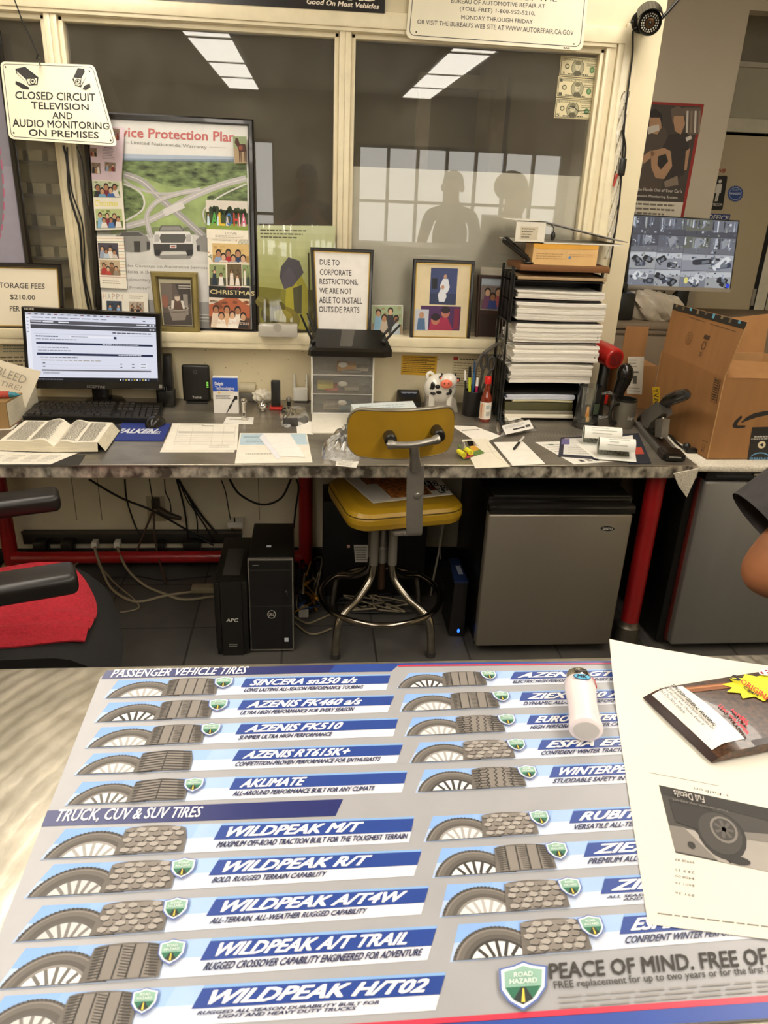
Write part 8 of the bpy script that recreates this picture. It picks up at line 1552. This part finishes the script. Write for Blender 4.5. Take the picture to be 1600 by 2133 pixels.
b.build('cables', o); b = B(); sx = PY(1420, 600, SY+.06).x; b.box(sx-.03, sx+.03, SY+.031, SY+.06, cz_+.004, q(.5, .6).z, BLACKP, .004); b.box(sx-.12, sx+.12, SY-.03, SY+.16, cz_+.0005, cz_+.008, BLACKP, .004); b.build('stand', o)
b = B(); b.box(*(lambda s: (s[0], s[1], 3.5, 3.58, cz_+.10, s[3]))(span(1283, 590, 1309, 606, 3.5)), BLACKP, .008); b.box(*(lambda s: (s[0], s[1], 3.46, 3.6, cz_+.001, s[3]))(span(1270, 609, 1322, 634, 3.48)), BLACKP, .01); b.box(*(lambda s: (s[0]+.03, s[1]-.03, 3.5, 3.56, cz_+.05, s[3]))(span(1270, 600, 1315, 640, 3.48)), BLACKP); tag(b.build('black_device'), 'black device peeking from behind the white wall post, below the screen', 'device')
b = B(); bm = bmesh.new(); bmesh.ops.create_icosphere(bm, subdivisions=4, radius=1); p = PY(1360, 668, 3.52)
for v in bm.verts:
    n_ = 1+.16*math.sin(9*v.co.x+4*v.co.z)*math.cos(7*v.co.y+3*v.co.x)+rg.uniform(-.03, .03); v.co = Vector((p.x+v.co.x*.16*n_, p.y+v.co.y*.07*n_, max(cz_+.0005, cz_+.05+v.co.z*.075*n_-.03*v.co.x)))
b.bm(bm, mat('cloudy_bubble_bag', '#b5a994', .35, var=.1, scale=30, bump=.3)); tag(b.build('packing_bag'), 'cloudy crumpled packing bag on the taupe cabinet below the screen', 'plastic bag')
b = B(); x0, x1, z0, z1 = span(1556, 672, 1592, 760, 3.2); b.box(1.90, x1+.02, 3.16, 3.38, z0-.25, z1, mat('brown_grey_carton', '#75624a', .7)); o = thing('rear_carton', 'grey-brown carton with a colour picture behind the open cardboard box', 'cardboard box', (2.0, 3.2, z0-.2)); b.build('carton', o, 0)
b = B(); q = QP(lambda x, y: PY(x, y, 3.159), (1541, 702), (1578, 699), (1573, 735), (1534, 736)); b.rect(q, 0, 0, 1, 1, ink('#c9bda4'), 1); b.rect(q, .1, .1, .9, .6, ink('#6f7fa4'), 2); b.rect(q, .3, .25, .7, .55, ink('#a9744a'), 3); b.rect(q, .05, .68, .95, .95, ink('#9aa88a'), 2); b.ell(q, .4, .82, .2, .1, ink('#5a7ab0'), 3, 12); b.build('picture', o, 0)
b = B(); b.box(1.88, 2.35, 3.10, 3.39, .0, z0-.252, mat('brown_shelf_side', '#5d4630')); tag(b.build('side_table'), 'plain brown stand carrying the grey-brown carton at the right edge', 'cabinet')
# bullet camera on the wall post
o = thing('bullet_camera', 'black bullet camera with a ring of lights on the white wall post', 'camera', (1.2, WY-.02, 2.1)); c = PY(1354, 48, 2.93); cm = PY(1342, 46, WY-.012); d = Vector((-.28, -1, -.45)).normalized()
b = B(); b.lathe([(.036, 0), (.036, .01), (.03, .016)], BLACKS, (cm.x-.01, WY-.0005, cm.z), 22, (0, -1, 0)); b.build('wall_mount', o); b = B(); b.tube([Vector((cm.x-.01, WY-.015, cm.z)), c-d*.06], .013, BLACKS, 12); b.build('arm', o)
b = B(); b.lathe([(.030, -.10), (.037, -.09), (.039, -.01), (.039, .0), (.036, .003), (.034, -.004), (.001, -.004)], BLACKS, c, 30, d); b.build('barrel', o, 40)
x_ = d.cross(Vector((0, 0, 1))).normalized(); y_ = x_.cross(d).normalized(); b = B()
sh = [c+d*.014+x_*(.043*math.cos(R(a)))+y_*(.043*math.sin(R(a))) for a in range(20, 161, 14)]; sh2 = [p-d*.10 for p in sh]
for i in range(len(sh)-1): b.prism([sh[i], sh[i+1], sh2[i+1], sh2[i]], (x_*math.cos(R(27+14*i))+y_*math.sin(R(27+14*i)))*.003, BLACKP)
b.build('sun_shield', o, 60)
b = B(); f_ = c-d*.003; b.lathe([(.010, 0), (.014, .002), (.015, .004), (.012, .005)], mat('bronze_lens_ring', '#6a4a2c', .3, .7), f_, 20, d); b.ball(f_+d*.002, .008, mat('dark_lens', '#140d0a', .05, coat=1), None, 14, 8); b.build('lens', o)
b = B(); LEDM = mat('led_dome', '#e2dccb', .3)
for rr, n_ in ((.0205, 16), (.027, 22)):
    for i in range(n_): a = 2*math.pi*i/n_; b.ball(f_+d*.001+x_*rr*math.cos(a)+y_*rr*math.sin(a), .0024, LEDM, None, 8, 5)
b.build('light_ring', o); b = B(); b.tube([PY(1376, 40, 2.97), PY(1388, 28, 2.98), PY(1416, -4, 2.99)], [.0062, .006, .005], BLACKP, 10); b.tube([PY(1366, 48, 2.975), PY(1376, 40, 2.97)], .007, BLACKP, 10); b.build('antenna', o)
b = B(); P = [PY(x, y, WY-.018) for x, y in ((1326, 58), (1319, 66), (1318, 110), (1312, 160), (1305, 215), (1300, 270), (1297, 330), (1292, 400), (1285, 460), (1276, 520), (1268, 570))]; b.tube(smooth_path(P, 5), .0034, BLACKP, 8); b.tube(smooth_path([PY(1297, 270, WY-.022), PY(1303, 310, WY-.022), PY(1298, 345, WY-.022)], 5), .004, BLACKP, 8); b.box(*(lambda p: (p.x-.012, p.x+.012, WY-.03, WY-.015, p.z-.03, p.z+.03))(PY(1296, 348, WY-.02)), BLACKP, .004); tag(b.build('camera_cable'), 'black cable running down the white window casing from the bullet camera', 'cable')
b = B(); P = [PY(x, y, WY-.016) for x, y in ((1304, 190), (1296, 250), (1290, 320), (1284, 400), (1274, 480), (1266, 540))]
SILV = clear_mat('shiny_clear_tape', (.95, .95, .93), .25, (.85, .84, .8), .08, 1.6); 
b.grid(lambda u, v: (lambda p: p+Vector(((u-.5)*.032, -.004*math.sin(u*9+v*40), 0)))(smooth_path(P, 8)[min(40, int(v*40))]), 6, 40, SILV); tag(b.build('clear_tape', None, 60), 'shiny crinkled clear tape over the cable on the window casing', 'tape')
b = B(); p = PY(1281, 372, WY-.02); b.tube([PY(1286, 362, WY-.02), PY(1278, 388, WY-.02)], .0045, ink('#b03a2c'), 8); tag(b.build('wire_connector'), 'small red wire connector on the window casing cable', 'connector')
def lw_(label, pts, r_): 
    P = [PY(x, y, WY-.012) for x, y in pts]; tag(B().tube(smooth_path(P, 6), r_, BLACKP, 8).build('cable', None, 60), label, 'cable', 'cables down the left window post')
lw_('thick black cable down the left window post below the hanging sign', ((132, 303), (140, 340), (144, 400), (158, 450), (166, 480), (172, 560), (180, 620), (192, 680), (196, 730)), .0042)
lw_('thin black cable bulging out beside the left window post', ((140, 306), (141, 335), (150, 400), (170, 460), (176, 520), (176, 575), (190, 640), (194, 700)), .0028)
lw_('thin cable hugging the poster frame beside the left window post', ((160, 305), (172, 340), (178, 400), (190, 470), (196, 560), (200, 640)), .0024)
# poster on the grey wall, signs on the passage door
pg = lambda x, y: PY(x, y, 3.992); q = QP(pg, (1325, 210), (1467, 217), (1421, 470), (1277, 466))
o = thing('wall_poster', 'red-edged dark poster of two men on the grey wall', 'poster', tuple(q(.5, .5))); b = B(); b.slab(q, .006, ink('#9b2a22')); b.build('board', o, 0)
b = B(); b.rect(q, .02, .02, .955, .985, ink('#e2d8c2'), 1); b.rect(q, .02, .02, .955, .80, ink('#4a4038'), 2); f = on(q, 3); C3 = lambda P, m, k: b.face([f(1040+x/2.857, y/2.857)+q.n*.0003*k for x, y in P], m)
K = [ink(c) for c in ('#3a322c', '#57493d', '#6e5e50', '#8d7b68', '#b98f6c', '#d9cfc0', '#2b2521')]
C3([(1100, 640), (1205, 640), (1185, 800), (1120, 800)], K[2], 3); [C3([(1115+i*24, 660), (1127+i*24, 660), (1122+i*24, 790), (1110+i*24, 790)], K[3 if i % 2 else 5], 4) for i in range(4)]
C3([(880, 720), (990, 760), (1010, 900), (960, 1130), (830, 1130)], K[1], 4); C3([(1010, 800), (1120, 790), (1130, 880), (1100, 1040), (980, 1100), (960, 900)], K[0], 5)
C3([(895, 690), (920, 665), (960, 690), (965, 760), (940, 800), (890, 790)], K[4], 6); C3([(885, 660), (930, 648), (968, 680), (970, 760), (955, 700), (900, 700)], K[6], 7); C3([(885, 755), (950, 740), (952, 775), (885, 800)], K[5], 8)
C3([(1030, 680), (1095, 665), (1105, 740), (1080, 800), (1045, 780)], K[4], 6); C3([(1020, 650), (1060, 632), (1105, 650), (1102, 690), (1040, 690), (1030, 740)], K[2], 7); C3([(1108, 820), (1140, 805), (1146, 825), (1115, 842)], K[5], 7)
C3([(900, 900), (980, 880), (1020, 900), (1028, 990), (980, 1065), (930, 1060), (905, 1000)], K[4], 8); C3([(840, 940), (900, 895), (930, 915), (860, 975)], K[4], 8); C3([(945, 930), (990, 915), (1005, 960), (960, 1010), (940, 980)], K[6], 9); b.ell(q, .0, .0, .0, .0, K[5], 9) if False else None
C3([(1110, 900), (1135, 880), (1115, 1010), (1100, 1015)], K[4], 8); C3([(980, 1080), (1060, 1045), (1065, 1100), (985, 1115)], K[3], 7)
for c4, t, cc in (((( 1310, 389), (1421, 395), (1420, 402), (1309, 396)), 'Take the Hassle Out of Your Car’s', '#e2d8c8'), (((1305, 403), (1413, 409), (1412, 416), (1304, 410)), 'Tire Pressure Monitoring System.', '#e2d8c8')): b.text(QP(f, *c4), t.replace('’', "'"), 0, 0, 1, 1, ink(cc), 4, .01)
b.words(QP(f, (1296, 418), (1412, 424), (1405, 462), (1288, 456)), 0, 0, 1, 1, 4, ink('#7a7062'), 4, 4, .4); b.build('poster_print', o, 0)
pd = lambda x, y: PY(x, y, 4.657)
q = QP(pd, (1488, 366), (1516, 366), (1505, 438), (1470, 437)); o = thing('restroom_sign', 'black restroom sign with a white standing figure on the passage door', 'sign', tuple(q(.5, .5))); b = B(); b.prism([q(u, v) for u, v in rounded(q, .012)], q.n*-.002, BLK); b.build('plate', o, 0)
b = B(); WS = ink('#e4dccb'); b.ell(q, .52, .16, .12, .055, WS, 2, 16); b.poly(q, [(.34, .24), (.70, .24), (.72, .5), (.62, .5), (.60, .74), (.53, .74), (.52, .5), (.50, .74), (.43, .74), (.42, .5), (.32, .5)], WS, 2); b.text(q, 'RESTROOM', .12, .80, .92, .88, WS, 2, .02); b.build('lettering', o, 0)
q = QP(pd, (1516, 386), (1550, 386), (1548, 421), (1514, 420)); b = B(); BLD = ink('#2f4a8a'); gear = [(.5+(.5 if i % 2 else .45)*math.cos(2*math.pi*i/40), .5+(.5 if i % 2 else .45)*math.sin(2*math.pi*i/40)) for i in range(40)]; b.slab(q.sub(.3, .3, .7, .7), .0005, BLD); b.poly(q, gear, BLD, 1); b.ring(q, .5, .5, .37, .37, .003, ink('#b5c2d9'), 2, 24); b.rect(q, .06, .42, .94, .58, ink('#3d5a9c'), 3); b.text(q, 'FINALIST', .12, .44, .88, .56, ink('#dfe4ee'), 4, .03); b.words(q, .3, .24, .7, .36, 2, ink('#b5c2d9'), 3, 3, .4); tag(b.build('round_sticker', None, 0), 'round blue badge sticker on the passage door', 'sticker')
q = QP(pd, (1474, 444), (1522, 447), (1517, 468), (1470, 465)); b = B(); b.slab(q, .002, ink('#27357c')); b.text(q, 'OFFICE', .06, .12, .94, .60, ink('#e4e0d4'), 2, .03); tag(b.build('door_sign', None, 0), 'blue office sign on the passage door behind the screen', 'sign')
q = QP(pd, (1484, 352), (1512, 352), (1510, 360), (1482, 360)); b = B(); b.slab(q, .0004, DOORM); b.text(q, 'WB', .35, 0, 1, 1, ink('#a03a30'), 1, .04, .2); tag(b.build('sticker', None, 0), 'small red letter sticker above the restroom sign', 'sticker')
# ================================================================ people
def human(name, label, M4, J, E, rule, loc):
    me = bpy.data.meshes.new(name); ks = list(J); me.from_pydata([J[k][0] for k in ks], [(ks.index(a), ks.index(c)) for a, c in E], []); t = bpy.data.objects.new(name, me); col.objects.link(t)
    sk = t.modifiers.new('s', 'SKIN'); sk.use_smooth_shade = True; su = t.modifiers.new('d', 'SUBSURF'); su.levels = su.render_levels = 2
    for i, k in enumerate(ks): d = me.skin_vertices[0].data[i]; r = J[k][1]; d.radius = r if isinstance(r, tuple) else (r, r); d.use_root = i == 0
    ev = t.evaluated_get(bpy.context.evaluated_depsgraph_get()); m2 = bpy.data.meshes.new_from_object(ev); bpy.data.objects.remove(t)
    o = thing(name, label, 'person', loc); b = B(); V = [v.co.copy() for v in m2.vertices]; P = [M4 @ v for v in V]
    seg = [(Vector(J[a][0]), Vector(J[c][0]), a, c) for a, c in E]
    def near(p):
        best = None
        for a, c, na, nc in seg:
            d = c-a; u = max(0, min(1, (p-a).dot(d)/d.length_squared)); q = (p-a-d*u).length-(lambda r, s: (max(r) if isinstance(r, tuple) else r)*(1-u)+(max(s) if isinstance(s, tuple) else s)*u)(J[na][1], J[nc][1])
            if best is None or q < best[0]: best = (q, na, nc, u)
        return best[1:]
    groups = {}
    for f in m2.polygons: groups.setdefault(rule(*near(f.center), f.center), []).append(list(f.vertices))
    o0 = len(b.v); b.v += P
    for m, F in groups.items():
        i = b.mi(m)
        for f in F: b.f.append(f); b.m.append(i)
    b.build('body', o, 70); bpy.data.meshes.remove(m2); return o
SKM = mat('tan_skin', '#b0714a', .5, var=.10, scale=22, bump=.04); SHIRT = mat('charcoal_shirt', '#383433', .85, var=.15, scale=40); JEAN = mat('dark_trousers', '#26262c', .85); SHOE = mat('black_shoe', '#141210', .5); HAIR = mat('dark_hair', '#1d1511', .7)
def skeleton(elR, wrR, haR, elL, wrL, haL):
    J = {'pel': ((0, 0, .95), (.15, .11)), 'bel': ((0, .01, 1.10), (.15, .115)), 'che': ((0, 0, 1.27), (.17, .12)), 'nb': ((0, -.01, 1.40), (.085, .07)), 'nk': ((0, .0, 1.46), .055), 'chin': ((0, .025, 1.53), (.062, .07)), 'head': ((0, .015, 1.60), (.076, .092)), 'top': ((0, .0, 1.66), (.06, .07)), 'nose': ((0, .118, 1.565), .012)}
    E = [('pel', 'bel'), ('bel', 'che'), ('che', 'nb'), ('nb', 'nk'), ('nk', 'chin'), ('chin', 'head'), ('head', 'top'), ('head', 'nose')]
    for s, n, el, wr, ha in ((1, 'R', elR, wrR, haR), (-1, 'L', elL, wrL, haL)):
        el, wr, ha = Vector(el), Vector(wr), Vector(ha); sh = Vector((.175*s, 0, 1.37)); up = sh.lerp(el, .5)
        J.update({'sh'+n: (sh, .062), 'ua'+n: (up, .052), 'el'+n: (el, .043), 'fa'+n: (el.lerp(wr, .3), .044), 'wr'+n: (wr, .027), 'pa'+n: (wr.lerp(ha, .6), (.036, .018)), 'hp'+n: ((.09*s, 0, .88), .088), 'kn'+n: ((.10*s, .01, .49), .06), 'an'+n: ((.10*s, -.02, .09), .042), 'toe'+n: ((.115*s, .14, .035), .034)})
        E += [('nb', 'sh'+n), ('sh'+n, 'ua'+n), ('ua'+n, 'el'+n), ('el'+n, 'fa'+n), ('fa'+n, 'wr'+n), ('wr'+n, 'pa'+n), ('pel', 'hp'+n), ('hp'+n, 'kn'+n), ('kn'+n, 'an'+n), ('an'+n, 'toe'+n)]
        d = (ha-wr).normalized(); sd = d.cross(Vector((0, 0, 1))).normalized()*s
        for i in range(4):
            k = 'f%d' % i+n; p = ha+sd*(.030-.020*i)-d*.008; ln = (.062, .072, .067, .05)[i]; J[k] = (p, .0095); J[k+'a'] = (p+d*ln*.55+Vector((0, 0, -.006)), .0085); J[k+'b'] = (p+d*ln*.9+Vector((0, 0, -.024)), .0075); E += [('pa'+n, k), (k, k+'a'), (k+'a', k+'b')]
        p = wr.lerp(ha, .35)+sd*.038; J['t'+n] = (p, .011); J['tb'+n] = (p+d*.045+sd*.018, .009); E += [('pa'+n, 't'+n), ('t'+n, 'tb'+n)]
    return J, E
def dress(na, nc, u, p):
    k = na+nc
    if 'toe' in k: return SHOE
    if any(x in k for x in ('kn', 'hp', 'an')) or (na == 'pel' and u < .35): return JEAN
    if na in ('nk', 'chin', 'head') or (na == 'nb' and nc == 'nk' and u > .5): return SKM
    if nc[:2] in ('el',) or na[:2] in ('el', 'fa', 'wr', 'pa', 'f0', 'f1', 'f2', 'f3') or na[0] == 't' or na[:2] in ('f0',): return SKM
    return SHIRT
def face_bits(o, M4, cap=None):
    b = B()
    for s in (-1, 1): b.ball(M4 @ Vector((.03*s, .098, 1.59)), .011, ink('#e9e2d8'), None, 10, 8); b.ball(M4 @ Vector((.03*s, .107, 1.59)), .005, BLK, None, 8, 6)
    b.build('eyes', o, 60); b = B(); b.ball(M4 @ Vector((0, .094, 1.528)), (.022, .02, .006), mat('lips', '#8a4f3c'), None, 12, 6); b.build('mouth', o, 60)
    for s in (-1, 1): b = B(); b.ball(M4 @ Vector((.078*s, .01, 1.58)), (.02, .02, .032), SKM, None, 12, 8); b.build('ear', o, 60)
    b = B(); c = M4 @ Vector((0, -.012, 1.625)); bm = bmesh.new(); bmesh.ops.create_uvsphere(bm, u_segments=24, v_segments=16, radius=1); q = M4.to_3x3()
    for v in list(bm.verts):
        v.co = c+q @ Vector((v.co.x*.086, v.co.y*.103-.004, max(-.02 if v.co.y > .2 else -.07, v.co.z*.088)))
    b.bm(bm, cap or HAIR); 
    if cap: b.grid(lambda u, w: c+q @ Vector(((u-.5)*.15*(1-.3*w), .085+.085*w*(1-(2*u-1)**2*.35), .012-.014*w-.02*(2*u-1)**2)), 10, 6, cap, .004)
    b.build('cap' if cap else 'hair', o, 60)
# the man at the right edge: only his bent arm shows
MP = Matrix.Translation((1.21, 1.385, -.03)) @ Matrix.Rotation(R(-90), 4, 'Z')           # facing +X, right arm towards the room
inv = MP.inverted(); elb = inv @ Vector((.842, 1.21, .905)); J, E = skeleton(elb, elb+Vector((-.02, .24, -.05)), elb+Vector((-.04, .325, -.04)), (-.24, .03, 1.08), (-.12, .24, 1.05), (-.04, .30, 1.06))
J['shR'] = (Vector((.165, -.03, 1.37)), .062); J['uaR'] = (Vector(J['shR'][0]).lerp(elb, .5), .052); J['elR'] = (elb, .056)
J['fat'] = (elb+Vector((.0, .045, -.03)), .05); 
o = human('person', 'person in a charcoal short-sleeved shirt at the right edge, elbow bent', MP, {k: v for k, v in J.items() if k != 'fat'}, E, dress, (1.21, 1.385, 0)); face_bits(o, MP)
b = B(); s0 = MP @ Vector(J['shR'][0]); hc = PY(1586, 1092, 1.205); d = (hc-s0).normalized(); h2 = hc+d*.0
b.tube([s0+Vector((.02, .03, .03)), s0+d*.05, s0.lerp(hc, .55), hc-d*.02, h2], [.070, .074, .074, .074, .074], SHIRT, 22); n_ = 22
b.f.pop(); b.m.pop(); b.tube([h2, h2-d*.02, h2-d*.06], [.0705, .070, .069], SHIRT, 22); b.f.pop(); b.m.pop(); b.f.pop(); b.m.pop()
b.build('shirt_sleeve', o, 60)
# the photographer, seen only as a dark reflection in the window
MQ = Matrix.Translation((-.03, -.50, .0)); J, E = skeleton((.25, .10, 1.16), (.07, .33, 1.33), (.05, .39, 1.40), (-.25, .10, 1.16), (-.05, .33, 1.33), (-.02, .39, 1.40))
o = human('person', 'person in a dark top and cap holding up a phone, reflected in the middle pane', MQ, J, E, dress, (-.03, -.5, 0)); face_bits(o, MQ, mat('black_cap', '#171412', .8))
b = B(); b.box(-.04, .04, -.040, -.032, 1.42, 1.575, BLACKP, .004); tag(b.build('phone'), 'black phone held up by the person reflected in the middle pane', 'phone')
MQ = Matrix.Translation((1.17, -.5, .0)) @ Matrix.Rotation(R(15), 4, 'Z'); J, E = skeleton((.25, -.02, 1.10), (.26, .06, .86), (.25, .08, .77), (-.25, -.02, 1.10), (-.26, .06, .86), (-.25, .08, .77))
o = human('person', 'person in dark clothes standing still, reflected in the white board of the right pane', MQ, J, E, dress, (1.17, -.5, 0)); face_bits(o, MQ)
